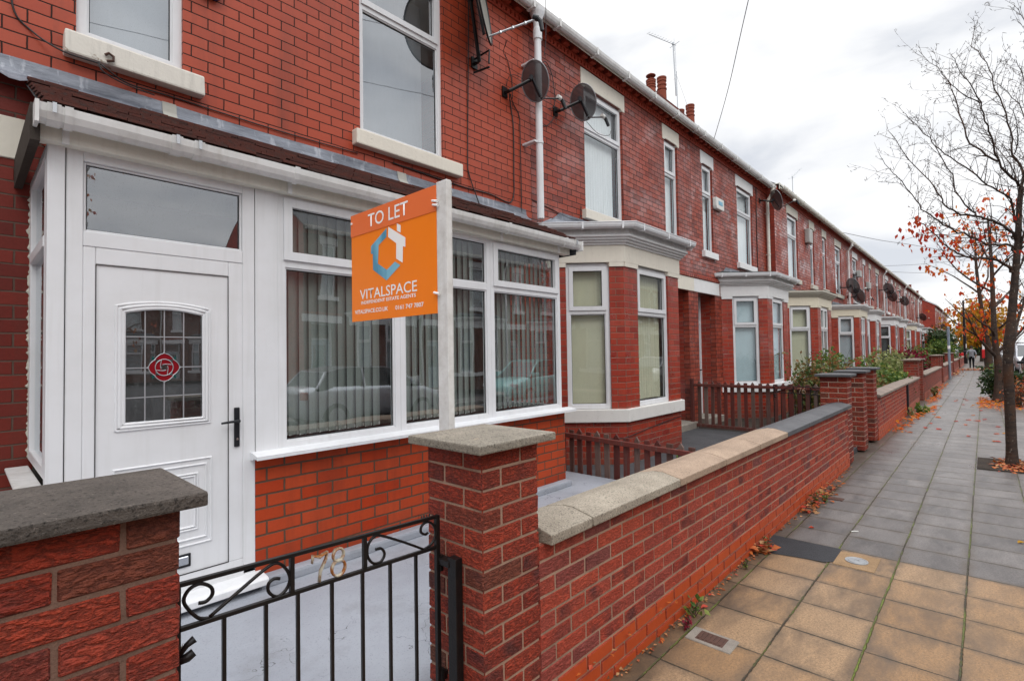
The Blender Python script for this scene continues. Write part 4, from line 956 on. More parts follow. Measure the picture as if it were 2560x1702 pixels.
def bay(root, c, hw, mir, o):
    d = o.get('bd', .78)
    P = [(c-hw-.7, 0), (c-hw, -d), (c+hw, -d), (c+hw+.7, 0)]
    zb, zs0, zs1, zt = .05, .655, .83, 2.80
    b = MB(mir=mir)
    wins = []
    for i in range(3):
        p0, p1 = P[i], P[i+1]; Mx, L = frameM(p0, p1)
        b.quad((0,0,zb),(L,0,zb),(L,0,zs0),(0,0,zs0), Mx)
        e0, e1 = ((.25, .20) if i == 0 else (.20, .25)) if i != 1 else (.37, .37)
        if i == 1 and hw < .8: e0 = e1 = .34
        for (a0, a1) in ((0, e0), (L-e1, L)):
            b.quad((a0,0,zs1),(a1,0,zs1),(a1,0,zt),(a0,0,zt), Mx)
        b.quad((e0,0,zs1),(e0,0,zt),(e0,-.11,zt),(e0,-.11,zs1), Mx); b.quad((L-e1,-.11,zs1),(L-e1,-.11,zt),(L-e1,0,zt),(L-e1,0,zs1), Mx)
        q0 = Mx @ Vector((e0, -.06, 0)); q1 = Mx @ Vector((L-e1, -.06, 0))
        wins.append(((q0.x, q0.y), (q1.x, q1.y)))
        if i == 0: first = b
    b.build('bay_wall', M[o['bay_brick']], root)
    b = MB(mir=mir); slab(b, P, .055, zs0, zs1); b.build('bay_sill', M[o.get('sill', o['stone'])], root, recalc=True, bevel=.01, seg=2)
    # entablature: blocks over the piers, shallow dropped beam over the windows
    b = MB(mir=mir)
    slab(b, P, .025, 2.845, 3.085)
    for i in range(3):
        Mx, L = frameM(P[i], P[i+1]); e0, e1 = ((.25, .20) if i == 0 else (.20, .25)) if i != 1 else (.37, .37)
        for (a0, a1, s0, s1) in ((0, e0, 0, .06), (L-e1, L, .06, 0)):
            b.add([(a0,-.1,zt-.015),(a1,-.1,zt-.015),(a1+s1,-.1,2.85),(a0-s0,-.1,2.85),(a0,.022,zt-.015),(a1,.022,zt-.015),(a1+s1*0,.022,2.85),(a0,.022,2.85)], [(0,1,2,3),(7,6,5,4),(0,4,5,1),(1,5,6,2),(3,7,4,0)], Mx)
    b.build('bay_fascia', M[o['fascia']], root, recalc=True)
    b = MB(mir=mir)
    slab(b, P, .05, 3.08, 3.11); slab(b, P, .085, 3.111, 3.14); slab(b, P, .12, 3.141, 3.17); slab(b, P, .15, 3.171, 3.205)
    if not o.get('bgutter'): slab(b, P, .18, 3.206, 3.262)
    b.build('cornice', M[o['cornice']], root, recalc=True, bevel=.006)
    b = MB(mir=mir)
    oc = offset_chain(P, .20)
    if o.get('bgutter'):
        # gutter following the bay
        n = 6; g = MB(mir=mir)
        for k_ in range(3):
            c0, c1 = offset_chain(P, .17), offset_chain(P, .27)
            a0, a1, d0, d1 = c0[k_], c0[k_+1], c1[k_], c1[k_+1]
            prev = None
            for t, dz0 in ((0, 0), (.02, -.05), (.2, -.078), (.62, -.080), (.86, -.062), (.97, -.035), (1, 0)):
                zz = 3.342+dz0 ; r0 = (a0[0]+(d0[0]-a0[0])*t, a0[1]+(d0[1]-a0[1])*t, zz); r1 = (a1[0]+(d1[0]-a1[0])*t, a1[1]+(d1[1]-a1[1])*t, zz)
                if prev: g.quad(prev[0], prev[1], r1, r0)
                prev = (r0, r1)
            for f in (.12, .5, .88):
                Mx, L = frameM(d0, d1); g.box(L*f-.012, L*f+.012, -.10, .004, 3.252, 3.262, Mx); g.box(L*f-.012, L*f+.012, -.004, .006, 3.26, 3.348, Mx)
            # roll edge
            g.tube([(*d0, 3.34), (*d1, 3.34)], .007, 6)
        g.build('bay_gutter', M['upvc'], root)
    if o.get('bgutter'): slab(b, P, .13, 3.20, 3.325); b.build('bay_fascia_board', M['upvc_dirty'], root, recalc=True); b = MB(mir=mir)
    z0r = 3.33 if o.get('bgutter') else 3.264
    zr = z0r+o.get('rise', .14)
    oc = offset_chain(P, .19)
    top = [(P[0][0]+.1, 0), (P[0][0]+.55, -.1), (P[3][0]-.55, -.1), (P[3][0]-.1, 0)]
    vs = [(x, y, z0r) for x, y in oc]+[(x, y, zr) for x, y in top]
    b.add(vs, [(0,1,5,4),(1,2,6,5),(2,3,7,6),(4,5,6,7),(0,3,2,1)])
    if o.get('thick'): slab(b, P, .185, z0r-.02, z0r+.05)
    b.build('bay_roof', M[o.get('roofm', 'lead')], root, recalc=True)
    b = MB(mir=mir)
    b.add([(P[0][0]-.12, -.012, zr-.16), (P[3][0]+.12, -.012, zr-.16), (P[3][0]-.3, -.014, zr+.10), (P[0][0]+.3, -.014, zr+.12)], [(0,1,2,3)])
    b.build('flashing', M['lead'], root)
    for i, (p0, p1) in enumerate(wins):
        L = math.dist(p0, p1)
        window(root, p0, p1, .835, 2.835, mir, 2.17, .055, True, o['blind'], o.get('style', 'slat') if i == 1 else o.get('style0', o.get('style', 'slat')), o.get('glass', 'glass'), o.get('wframe', 'upvc'), depth=.075, mull=([L/2] if (o.get('split') and i == 1) else None))
    return P
def house(name, x0, yF, W_, mirror, label, **o):
    root = thing(name, label, 'house', (x0, yF, 0), o.get('rz', 0.0), o.get('group', 'red brick terraced houses'), local=True)
    mir = W_ if mirror else None
    c, hw = o.get('bay', (1.85, .85))
    ops = [(1.27, 2.40, 3.77, 5.70), (3.95, 4.52, 3.77, 5.70), (c-hw-.55, c+hw+.55, .3, 2.95), (3.97, 4.89, .05, 2.84)]
    roof, zr = shell(root, W_, mir, o['brick'], ops)
    upper_window(root, 1.27, 2.40, mir, o['stone'], o.get('ub', 'blind_sky_white'), o.get('us', 'slat'), sash=o.get('usash', True))
    upper_window(root, 3.95, 4.52, mir, o['stone'], o.get('ub2', 'blind_sky_white'), 'plain')
    bay(root, c, hw, mir, o)
    front_door(root, 3.97, 4.89, mir, o.get('door', 'door_blue'), o['stone'], None, o['bay_brick'])
    b = MB(mir=mir); b.box(3.72, W_-.0005, -.016, .10, 2.845, 3.12); b.build('door_lintel', M[o.get('dstone', o['stone'])], root, recalc=True, bevel=.004)
    b = MB(mir=mir)
    x = 3.74
    while x < W_-.05:
        b.box(x, min(x+.085, W_), -.035, .0, 3.135, 3.19); x += .1
    b.box(3.72, W_, -.022, 0, 3.19, 3.21); b.build('rope_moulding', M['brick_bay'], root)
    # brick facing around the ground floor door, a touch proud
    eaves(root, W_, mir, o.get('gut', 'upvc_dirty'), o['brick'])
    for dp in o.get('dp', []): downpipe(root, dp, mir, mat=o.get('dpm', 'upvc_dirty'))
    if o.get('chim'): 
        cxx, cyy, zt, pots, cow, cw = o['chim']; chimney(roof, cxx, cyy, 6.6, zt, cw, .62, pots, cow, mir)
    return root
PW = 5.15
H2 = house('terraced_house', 5.20, 4.40, PW, False, 'terraced house with cream bay window right beside the white porch', brick='brick_old', bay_brick='brick_bay', stone='stone_cream', fascia='stone_cream', cornice='stone_white', blind='blind_cream', style='slat', style0='plain', bgutter=True, rise=.16, roofm='lead', wframe='upvc', bay=(1.86, .85), ub='blind_sky_white', us='slat', gut='upvc_dirty', sill='stone_sill')
H3 = house('terraced_house', 10.35, 4.40, PW-.05, True, 'terraced house with clean white bay, alarm box and pale blue blinds', brick='brick_old', bay_brick='brick_bay', stone='stone_white', fascia='stone_white', cornice='stone_white', blind='blind_blue', style='plain', bgutter=True, rise=.12, roofm='felt', thick=True, bay=(2.07, .82), ub='blind_sky_white', us='plain', gut='upvc_dirty', dp=[.16], dpm='upvc_cream',
           chim=(.15, 3.0, 9.52, [(-.04, 0, .92), (.70, 0, .55)], 1, 2.0))
T2 = []
def terrace(x0, yF, n, start, labs, chs):
    for i in range(n):
        mirror = (i % 2 == 1)
        v = labs[i]
        o = dict(brick='brick_terrace', bay_brick='brick_bay', stone='stone_dirty', fascia='stone_pale', cornice='stone_white', blind='blind_cream', style='plain', rise=.06, roofm='felt', bay=(1.86, .85), ub='blind_sky_white', us='plain', ub2='curtain_grey', gut='upvc_cream', glass='glass')  # white upper blinds stand in for sky reflected in the panes
        o.update(v[1])
        if mirror: o['dp'] = [.10]
        if chs and i % 2 == 0 and i > 0: o['chim'] = (PW-.25, 3.3, 9.45, [(-.28, .0, .6), (.1, .0, .7)], None, .95)
        T2.append(house('terraced_house', x0+i*PW, yF, PW, mirror, v[0], **o))
terrace(15.5, 4.22, 9, 0, [
    ('terraced house with peeling stained cream bay, first past the brick step in the row', dict(fascia='stone_pale', cornice='stone_dirty', blind='blind_cream', split=True, usash=True)),
    ('terraced house with dark roofed bay, pale yellow beam under a white cornice', dict(fascia='stone_pale', stone='stone_dirty', blind='curtain_grey', split=True)),
    ('terraced house with white bay just beyond the pale yellow one', dict(fascia='stone_white', stone='stone_white', blind='curtain_grey', split=True)),
    ('terraced house with white bay and dark doorless front window', dict(fascia='stone_white', stone='stone_dirty', blind='dark_room')),
    ('terraced house with white bay beneath a pair of black dishes', dict(fascia='stone_white', stone='stone_white', blind='dark_room')),
    ('terraced house with cream bay, fifth from the end gable', dict(fascia='stone_pale', stone='stone_dirty', blind='blind_cream')),
    ('terraced house with white bay above the crimson shrub', dict(fascia='stone_white', stone='stone_white', blind='blind_sky_white')),
    ('terraced house with white bay, second from the far end of the long row', dict(fascia='stone_white', stone='stone_dirty', blind='curtain_grey')),
    ('last terraced house of the long row before the side street', dict(fascia='stone_white', stone='stone_white', blind='curtain_grey'))], True)
terrace(72.0, 3.84, 5, 0, [
    ('terraced house with plain red gable wall beyond the side street', dict(fascia='stone_white', stone='stone_white', blind='blind_sky_white')),
    ('distant terraced house with white bay behind the green hedge', dict(fascia='stone_white', blind='curtain_grey')),
    ('distant terraced house partly hidden by the orange leaves', dict(fascia='stone_white', blind='curtain_grey')),
    ('distant terraced house beside the black lamp post', dict(fascia='stone_white', blind='curtain_grey')),
    ('farthest terraced house glimpsed past the black lamp post', dict(fascia='stone_white', blind='curtain_grey'))], True)
# white verge board of the gable beyond the side street
b = MB(); 
b.add([(71.94,3.60,6.10),(71.99,3.60,6.10),(71.99,7.9,8.75),(71.94,7.9,8.75),(71.94,3.60,6.25),(71.99,3.60,6.25),(71.99,7.9,8.90),(71.94,7.9,8.90)], [(0,3,2,1),(4,5,6,7),(0,1,5,4),(1,2,6,5),(2,3,7,6),(3,0,4,7)])
for _o in T2:
    if abs(_o.location.x-72.0) < .01: ORI[_o.name] = (72.0, 3.84, 0); b.build('verge_board', M['upvc'], _o); ORI[_o.name] = (0, 0, 0)

# ------------------------------------------------------------------ number 78: the house with the porch
HX = 0.05
H1 = thing('terraced_house', 'orange brick house number 78 with long white glazed porch and door', 'house', (HX, 4.40, 0), 0, 'red brick terraced houses', local=True)
ORI[H1.name] = (HX, 4.40, 0); H1_REF = H1
ops = [(.515-HX, 1.135-HX, 3.775, 5.70), (2.635-HX, 3.675-HX, 3.79, 5.70)]
ORI[H1.name] = (0, 0, 0)
roof1, zr1 = shell(H1, 5.15, None, 'brick_painted', ops)
eaves(H1, 5.15, None, 'upvc_dirty', 'brick_old', True)
window(H1, (.515-HX, .06), (1.135-HX, .06), 3.775, 5.70, None, 5.06, .06, True, 'curtain_grey', 'plain', 'glass_mirror', 'upvc', depth=.10)
window(H1, (2.635-HX, .06), (3.675-HX, .06), 3.79, 5.70, None, 5.075, .05, True, 'curtain_grey', 'plain', 'glass_mirror', 'upvc', depth=.30)
for (a, c, z, mt) in ((.452, 1.262, 3.765, 'sill_old'), (2.55, 3.90, 3.782, 'stone_cream')):
    b = MB(); b.box(a-HX, c-HX, -.085, .10, z-.150, z-.002)
    if mt == 'sill_old':
        for v in range(len(b.v)): b.v[v] = (b.v[v][0]+rng.uniform(-.006, .006), b.v[v][1], b.v[v][2]+rng.uniform(-.006, .006))
    b.build('sill', M[mt], H1, bevel=.013, seg=2)
for (a, c) in ((.43, 1.22), (2.55, 3.76)):
    b = MB(); b.box(a-HX, c-HX, -.012, .1, 5.705, 5.965); b.build('lintel', M['stone_cream'], H1, bevel=.005)
b = MB(); xx, yy = 5.14-HX, -.20
b.tube([(xx, yy, 6.0), (xx, yy, 3.36)], .047, 14); b.lathe([(.047, -.34), (.060, -.33), (.060, -.20), (.052, -.18), (.055, -.10), (.095, .02), (.10, .06)], (xx, yy, 6.06), 14)
for z in (5.42, 4.36): b.cyl((xx, yy, z-.016), (xx, yy, z+.016), .054, 14); b.box(xx-.11, xx-.045, yy-.01, 0, z-.012, z+.012)
b.build('downpipe', M['upvc'], H1)
ORI[H1.name] = (HX, 4.40, 0)     # from here on: world coordinates
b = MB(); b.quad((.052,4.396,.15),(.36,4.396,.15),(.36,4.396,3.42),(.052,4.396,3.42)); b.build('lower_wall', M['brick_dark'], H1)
b = MB(); b.box(.06, .30, 4.385, 4.45, 2.86, 3.12); b.build('door_lintel', M['stone_cream'], H1, bevel=.005)
# dwarf wall of the porch
YP = 3.46
b = MB()
b.quad((1.300,YP,.15),(4.592,YP,.15),(4.592,YP,.955),(1.300,YP,.955)); b.quad((4.592,YP,.15),(4.592,4.4,.15),(4.592,4.4,.955),(4.592,YP,.955))
b.quad((1.300,4.3,.15),(1.300,YP,.15),(1.300,YP,.955),(1.300,4.3,.955)); b.quad((.30,4.4,.15),(.30,YP+.02,.15),(.30,YP+.02,.95),(.30,4.4,.95))
b.build('porch_wall', M['brick_porch'], H1)
b = MB(); b.box(2.58, 2.86, YP-.004, YP+.01, .235, .30); 
av = b.build('air_brick', M['brick_porch'], H1)
b = MB()
for i in range(9): b.box(2.60+i*.027, 2.612+i*.027, YP-.007, YP, .255, .28)
b.build('air_slots', M['rubber'], av)
# porch floor; added back sheet has the dimness of the porch in its colour
b = MB(); b.box(.32, 4.57, YP+.02, 4.40, .1, .25); b.build('porch_floor', M['room'], H1)
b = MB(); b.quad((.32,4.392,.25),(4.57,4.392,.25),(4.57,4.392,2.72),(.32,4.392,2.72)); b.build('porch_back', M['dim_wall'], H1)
b = MB(); b.box(.32, 4.57, YP+.02, 4.40, 2.72, 2.76); b.build('porch_ceiling', M['room'], H1)
# white frame
b = MB()
b.box(.297, .366, YP-.006, YP+.07, .25, 2.72)        # corner post
b.box(.371, .440, YP, YP+.07, .25, 2.72)             # door frame left
b.box(1.225, 1.300, YP, YP+.07, .25, 2.72)
b.box(.440, 1.225, YP, YP+.07, 2.655, 2.72)
b.box(.440, 1.225, YP-.004, YP+.07, 2.205, 2.285)
b.box(1.302, 1.448, YP-.004, YP+.07, .98, 2.72)      # panel between door and window
b.box(.371, 1.300, YP, YP+.07, .215, .285)
# bevelled glazing edge round the fanlight
for (x0, x1, z0, z1) in ((.440, .452, 2.285, 2.655), (1.213, 1.225, 2.285, 2.655), (.452, 1.213, 2.285, 2.297), (.452, 1.213, 2.643, 2.655)): b.box(x0, x1, YP+.012, YP+.05, z0, z1)
# side return
for (y0, y1) in ((YP+.075, YP+.125), (4.30, 4.37)): b.box(.297, .345, y0, y1, 1.0, 2.72)
b.box(.297, .345, YP+.125, 4.30, 2.665, 2.72); b.box(.297, .345, YP+.125, 4.30, 1.0, 1.06); b.box(.293, .345, YP+.125, 4.30, 2.20, 2.26)
pf = b.build('porch_frame', M['upvc'], H1, bevel=.004)
b = MB()
for (y0, y1) in ((YP+.07, YP+.12), (4.30, 4.37)): b.box(4.545, 4.595, y0, y1, .97, 2.72)
b.box(4.545, 4.595, YP+.12, 4.30, 2.665, 2.72); b.box(4.545, 4.595, YP+.12, 4.30, .97, 1.03)
b.build('side_frame', M['upvc'], H1, bevel=.004)
b = MB(); b.box(.3665, .3705, YP+.004, YP+.05, .25, 2.72); b.box(1.3002, 1.3018, YP+.002, YP+.05, .98, 2.72); b.build('joint', M['rubber'], pf)
b = MB(); b.quad((.452,YP+.03,2.297),(1.213,YP+.03,2.297),(1.213,YP+.03,2.643),(.452,YP+.03,2.643)); b.build('fanlight', M['glass_fan'], pf)
b = MB()
for (x0, x1, z0, z1) in ((.449, .458, 2.297, 2.643), (1.207, 1.216, 2.297, 2.643), (.452, 1.213, 2.292, 2.301), (.452, 1.213, 2.639, 2.648)): b.box(x0, x1, YP+.026, YP+.034, z0, z1)
b.build('seal', M['rubber'], pf)
for x in (.322, 4.57):
    b = MB(); b.quad((x,4.30,1.06),(x,YP+.125,1.06),(x,YP+.125,2.20),(x,4.30,2.20)); b.quad((x,4.30,2.26),(x,YP+.125,2.26),(x,YP+.125,2.665),(x,4.30,2.665)); b.build('side_glass', M['glass_clear'], pf)
b = MB()
jag = [(.300, 1.0)]+[(.300-max(.002, rng.gauss(.006, .005)), 1.0+i*.0137) for i in range(1, 125)]+[(.300, 2.715)]
for i in range(len(jag)-1):
    (xa, za), (xb, zb_) = jag[i], jag[i+1]; ya_, yb_ = 4.375+rng.uniform(-.006, .01), 4.40
    b.add([(xa, 4.382, za), (.300, 4.375, za), (.300, 4.375, zb_), (xb, 4.382, zb_), (xa, 4.40, za), (xb, 4.40, zb_)], [(0,1,2,3), (4,0,3,5)])
b.build('crumbling_sealant', M['sealant'], H1)
# three window lights across the front
def porch_window(x0, x1, topsash, mullx=None):
    return window(H1, (x0, YP+.03), (x1, YP+.03), .99, 2.72, None, 2.245, .048, topsash, 'blind_grey', 'slat', 'glass_clear', 'upvc', depth=.085)
porch_window(1.448, 2.418, True); porch_window(2.420, 3.455, False); porch_window(3.457, 4.545, True)
# sills
b = MB(); b.prism([(3.345, .962), (3.345, .985), (3.42, 1.000), (3.47, 1.002), (3.47, .955), (3.42, .955), (3.40, .968), (3.365, .968)], 1.268, 4.66, 'x'); b.build('porch_sill', M['upvc'], H1, recalc=True)
b = MB(); b.box(.195, .30, 3.50, 4.37, .945, .962); b.build('side_sill', M['upvc_dirty'], H1, bevel=.004)
# door leaf
b = MB(); b.box(.440, 1.225, YP+.0, YP+.06, .285, .35); b.box(.440, .492, YP+.0, YP+.06, .35, 2.205); b.box(1.142, 1.225, YP+.0, YP+.06, .35, 2.205); b.box(.492, 1.142, YP, YP+.06, 2.115, 2.205); b.build('door_frame', M['upvc'], H1, bevel=.006, seg=2)
LX0, LX1, LZ0, LZ1 = .494, 1.140, .353, 2.113
GX0, GX1, GZ0, GZT, GZC = .622, .998, 1.258, 1.86, 1.888
b = MB(); yl = YP+.006
# leaf surface around the arched light
N = 12
arch = [(GX0+(GX1-GX0)*i/N, GZT+(GZC-GZT)*(1-(2*i/N-1)**2)) for i in range(N+1)]
b.quad((LX0,yl,LZ0),(LX1,yl,LZ0),(LX1,yl,GZ0),(LX0,yl,GZ0)); b.quad((LX0,yl,GZ0),(GX0,yl,GZ0),(GX0,yl,LZ1),(LX0,yl,LZ1)); b.quad((GX1,yl,GZ0),(LX1,yl,GZ0),(LX1,yl,LZ1),(GX1,yl,LZ1))
for i in range(N): b.quad((arch[i][0],yl,arch[i][1]),(arch[i+1][0],yl,arch[i+1][1]),(arch[i+1][0],yl,LZ1),(arch[i][0],yl,LZ1))
b.quad((LX0,yl+.04,LZ0),(LX0,yl+.04,LZ1),(LX1,yl+.04,LZ1),(LX1,yl+.04,LZ0)) if False else None
def mould(b, path, closed, r=.011, y=None):
    P = [Vector((x, y if y is not None else yl, z)) for x, z in path]
    if closed: P.append(P[0])
    b.tube(P, r, 8, caps=not closed, flat=1.0)
def ring(d, dz=None):
    return [(GX0-d, GZ0-d), (GX1+d, GZ0-d), (GX1+d, GZT+d)]+[(x+(d if x > .8 else -d)*abs(2*(x-.81)/.376), z+d) for x, z in arch[::-1]][1:-1]+[(GX0-d, GZT+d)]
for (d, r) in ((.008, .010), (.024, .012), (.040, .008)): mould(b, ring(d), True, r)
for (x0, x1, z0, z1) in ((.573, 1.045, .513, 1.008), (.600, 1.018, .545, .975), (.648, .972, .600, .925), (.662, .958, .616, .910)):
    mould(b, [(x0, z0), (x1, z0), (x1, z1), (x0, z1)], True, .0085)
door = b.build('door', M['upvc'], H1, smooth=False)
b = MB()
for (x0,x1,z0,z1) in ((.4915,.4945,.35,2.115),(1.1395,1.1425,.35,2.115),(.492,1.142,2.1125,2.1155),(.492,1.142,.3495,.3535)): b.box(x0,x1,YP-.001,YP+.02,z0,z1)
b.build('door_seal', M['rubber'], door)
b = MB(); yg = yl+.012
b.add([(x,yg,z) for x, z in [(GX0,GZ0),(GX1,GZ0)]+arch[::-1]], [tuple(range(N+3))]); b.build('door_glass', M['glass_clear'], door)
b = MB()
for x, zz in ((.714, ((GZ0, 1.878),)), (.806, ((GZ0, 1.482), (1.636, 1.886))), (.903, ((GZ0, 1.878),))):
    for z0_, z1_ in zz: b.box(x-.003, x+.003, yg-.004, yg+.001, z0_, z1_)
for z, xx_ in ((1.732, ((GX0, GX1),)), (1.557, ((GX0, .733), (.879, GX1))), (1.392, ((GX0, GX1),))):
    for x0_, x1_ in xx_: b.box(x0_, x1_, yg-.0035, yg+.001, z-.003, z+.003)
# rose leading: centre ring, inner whirl, petals
RC = (.806, 1.557)
def ringp(cx, cz, rx, rz_, n=24, a0=0, a1=2*math.pi): return [Vector((cx+rx*math.cos(a0+(a1-a0)*i/n), yg-.004, cz+rz_*math.sin(a0+(a1-a0)*i/n))) for i in range(n+1)]
b.tube(ringp(*RC, .044, .047), .0022, 6, False)
for q_ in range(4):
    a = q_*math.pi/2+.35
    b.tube([Vector((RC[0]+.042*math.cos(a), yg-.004, RC[1]+.044*math.sin(a))), Vector((RC[0]+.02*math.cos(a+.9), yg-.004, RC[1]+.02*math.sin(a+.9))), Vector((RC[0]+.018*math.cos(a+1.7), yg-.004, RC[1]+.018*math.sin(a+1.7)))], .0019, 6)
pet = []
for (ux, uz) in ((0, 1), (1, 0), (0, -1), (-1, 0)):
    cxp, czp = RC[0]+ux*.042, RC[1]+uz*.046; hx, hz = (.036, .033) if ux == 0 else (.031, .036)
    px, pz = -uz, ux
    pts = []
    for i in range(13):
        t = -1+2*i/12; along = t*.047; out = (1-abs(t)**2.2)*.033+(.007 if abs(t) < .12 else 0)
        pts.append((cxp+px*along+ux*out, czp+pz*along+uz*out))
    pet.append(pts); b.tube([Vector((x, yg-.004, z)) for x, z in pts], .0020, 6)
b.build('leading', M['leading'], door)
b = MB()
for pts in pet: b.add([(x, yg-.002, z) for x, z in pts], [tuple(range(13))])
inner = [(RC[0]+.043*math.cos(t*math.pi/12), RC[1]+.046*math.sin(t*math.pi/12)) for t in range(24)]
hole = [(RC[0]+.017*math.cos(t*math.pi/12), RC[1]+.017*math.sin(t*math.pi/12)) for t in range(24)]
for i in range(24):
    j = (i+1) % 24; b.quad((inner[i][0],yg-.0024,inner[i][1]),(inner[j][0],yg-.0024,inner[j][1]),(hole[j][0],yg-.0024,hole[j][1]),(hole[i][0],yg-.0024,hole[i][1]))
b.build('rose', M['rose_red'], door)
for (sx_, sz_) in ((1, 1), (1, -1), (-1, 1), (-1, -1)):
    b = MB(); x, z = RC[0]+sx_*.05, RC[1]+sz_*.052; b.add([(x-.012,yg-.0028,z-.008*sz_),(x+.010,yg-.0028,z-.006*sz_),(x+.006*sx_,yg-.0028,z+.014*sz_)], [(0,1,2)])
    b.build('rose_leaf', M['rose_green'], door)
b = MB(); b.box(1.172, 1.203, YP-.014, YP, 1.052, 1.295); b.cyl((1.187, YP-.05, 1.213), (1.187, YP-.01, 1.213), .011, 10)
b.tube([(1.192, YP-.05, 1.213), (1.14, YP-.052, 1.213), (1.085, YP-.050, 1.209)], [.0095, .0085, .007], 8); b.build('handle', M['black_plastic'], door, bevel=.003)
b = MB(); b.cyl((1.187, YP-.018, 1.10), (1.187, YP-.013, 1.10), .008, 12); b.build('lock', M['chrome'], door)
b = MB(); b.box(.70, .937, YP-.004, YP+.006, .392, .468); lb = b.build('letterbox', M['black_plastic'], door, bevel=.003)
b = MB(); b.box(.712, .925, YP-.009, YP, .405, .455); b.build('flap', M['chrome'], lb, bevel=.004)
b = MB(); b.prism([(3.335,.185),(3.47,.185),(3.47,.245),(3.36,.235),(3.335,.225)], .50, 1.335, 'x'); b.build('doorstep', M['upvc'], H1, recalc=True, bevel=.004)
# fascia, gutter, tiles, lead
b = MB(); b.box(.262, 4.66, 3.395, 3.415, 2.705, 2.88); b.box(.262, 4.66, 3.415, 3.48, 2.705, 2.722); b.build('porch_fascia', M['upvc_cream'], H1, bevel=.003)
b = MB(); b.box(.225, .262, 3.36, 4.40, 2.68, 2.86); b.build('end_board', M['timber_dark'], H1)
b = MB(); gutter_run(b, .245, 4.72, 3.272, 3.385, 2.757, 2.843)
for x in (.36, 1.50, 2.62, 3.55, 4.45): gutter_run(b, x-.016, x+.016, 3.265, 3.392, 2.750, 2.848); b.box(x-.014, x+.014, 3.385, 3.40, 2.70, 2.80)
for x in (.305, .82, .93, 4.62): gutter_run(b, x-.026, x+.026, 3.266, 3.391, 2.751, 2.847)
b.box(.235, .25, 3.262, 3.388, 2.742, 2.848); b.box(4.715, 4.735, 3.262, 3.388, 2.742, 2.848)
pg = b.build('porch_gutter', M['upvc_dirty'], H1)
for x in (.305, .82, .93, 4.62):
    b = MB(); b.box(x-.008, x+.008, 3.2545, 3.260, 2.80, 2.853); b.box(x-.008, x+.008, 3.2545, 3.275, 2.849, 2.853); b.build('clip', M['steel'], pg)
b = MB(); rows = 8; ya, za, yb, zbk = 3.325, 2.858, 4.40, 3.385
for r_ in range(rows):
    t0 = r_/rows; y = ya+(yb-ya)*t0; z = za+(zbk-za)*t0+.012; L_ = (yb-ya)/rows*1.5
    dz_ = (zbk-za)/(yb-ya)
    x = .272-(.085 if r_ % 2 else 0); rowc = rng.random()
    while x < 4.66:
        a0, a1 = max(x, .272)+.0015, min(x+.165, 4.69)-.0025
        if a1-a0 > .02:
            b.cr = .5*rowc+.5*rng.random(); j = rng.uniform(-.004, .006); jy = rng.uniform(-.010, .008)
            z1 = z+L_*dz_*.80-.004
            b.add([(a0,y+jy,z+j+.006),(a1,y+jy,z+j+.006),(a1,y+L_,z1-.012),(a0,y+L_,z1-.012),(a0,y+jy,z+j+.022),(a1,y+jy,z+j+.022),(a1,y+L_,z1),(a0,y+L_,z1)], [(0,3,2,1),(4,5,6,7),(0,1,5,4),(1,2,6,5),(2,3,7,6),(3,0,4,7)])
        x += .165
pr = b.build('porch_roof', M['tile'], H1)
b = MB(); b.quad((.27,3.33,2.83),(4.69,3.33,2.83),(4.69,4.40,3.36),(.27,4.40,3.36)); b.quad((4.69,3.33,2.70),(4.69,4.4,2.70),(4.69,4.4,3.38),(4.69,3.33,2.86)); b.build('underlay', M['soot'], pr)
# lead flashing: wavy dressed sheet
b = MB(); n = 110; pv = None
for i in range(n+1):
    x = -.35+5.42*i/n; w = .012*math.sin(x*5.1)+.008*math.sin(x*13.7)+rng.uniform(-.003, .003)
    if x < .26: w += -.05*(.26-x)+.03*math.sin(x*22)
    col = [(x, 4.393, 3.500+.006*math.sin(x*3)), (x, 4.380, 3.425), (x, 4.352, 3.388+w*.3), (x, 4.290, 3.340+w), (x, 4.283, 3.333+w)]
    if pv:
        for j in range(4): b.quad(pv[j+1], col[j+1], col[j], pv[j])
    pv = col
fl = b.build('flashing', M['lead'], H1, smooth=True)
for (x0, x1) in ((1.00, 1.09), (3.05, 3.16)):
    b = MB(); b.add([(x0,4.388,3.503),(x1,4.388,3.503),(x1,4.372,3.425),(x0,4.372,3.425),(x1,4.344,3.388),(x0,4.344,3.388),(x1,4.272,3.335),(x0,4.272,3.335)], [(3,2,1,0),(5,4,2,3),(7,6,4,5)]); b.build('tape_patch', M['tape'], fl)
ORI[H1.name] = (0, 0, 0)
# its neighbour to the left, just out of the picture
H0 = house('terraced_house', -5.10, 4.40, PW, False, 'terraced house left of number 78, beyond the left edge', brick='brick_old', bay_brick='brick_bay', stone='stone_cream', fascia='stone_cream', cornice='upvc_cream', blind='blind_cream', style='plain', bgutter=True)
# the row across the street, seen in the window reflections
opp = house('terraced_house', 0, 0, PW, False, 'terraced house across the street, seen only reflected in the windows', group='terraced houses across the street', brick='brick_opposite', bay_brick='brick_opposite', stone='stone_white', fascia='stone_white', cornice='stone_white', blind='curtain_grey', style='plain', roofm='felt', dp=[.1], glass='glass_far')
opp.location = (13.3, -10.4, 0); opp.rotation_euler = (0, 0, math.pi)
for i in range(1, 8): dup(opp, (13.3+i*PW, -10.4, 0), math.pi)
for i in range(3): dup(opp, (-3.5-i*PW, -10.4, 0), math.pi)
for i in range(4): dup(opp, (0.0+i*PW, -38.0, 0), math.pi, 'terraced house closing the side street opposite, seen only in the door glass reflection')
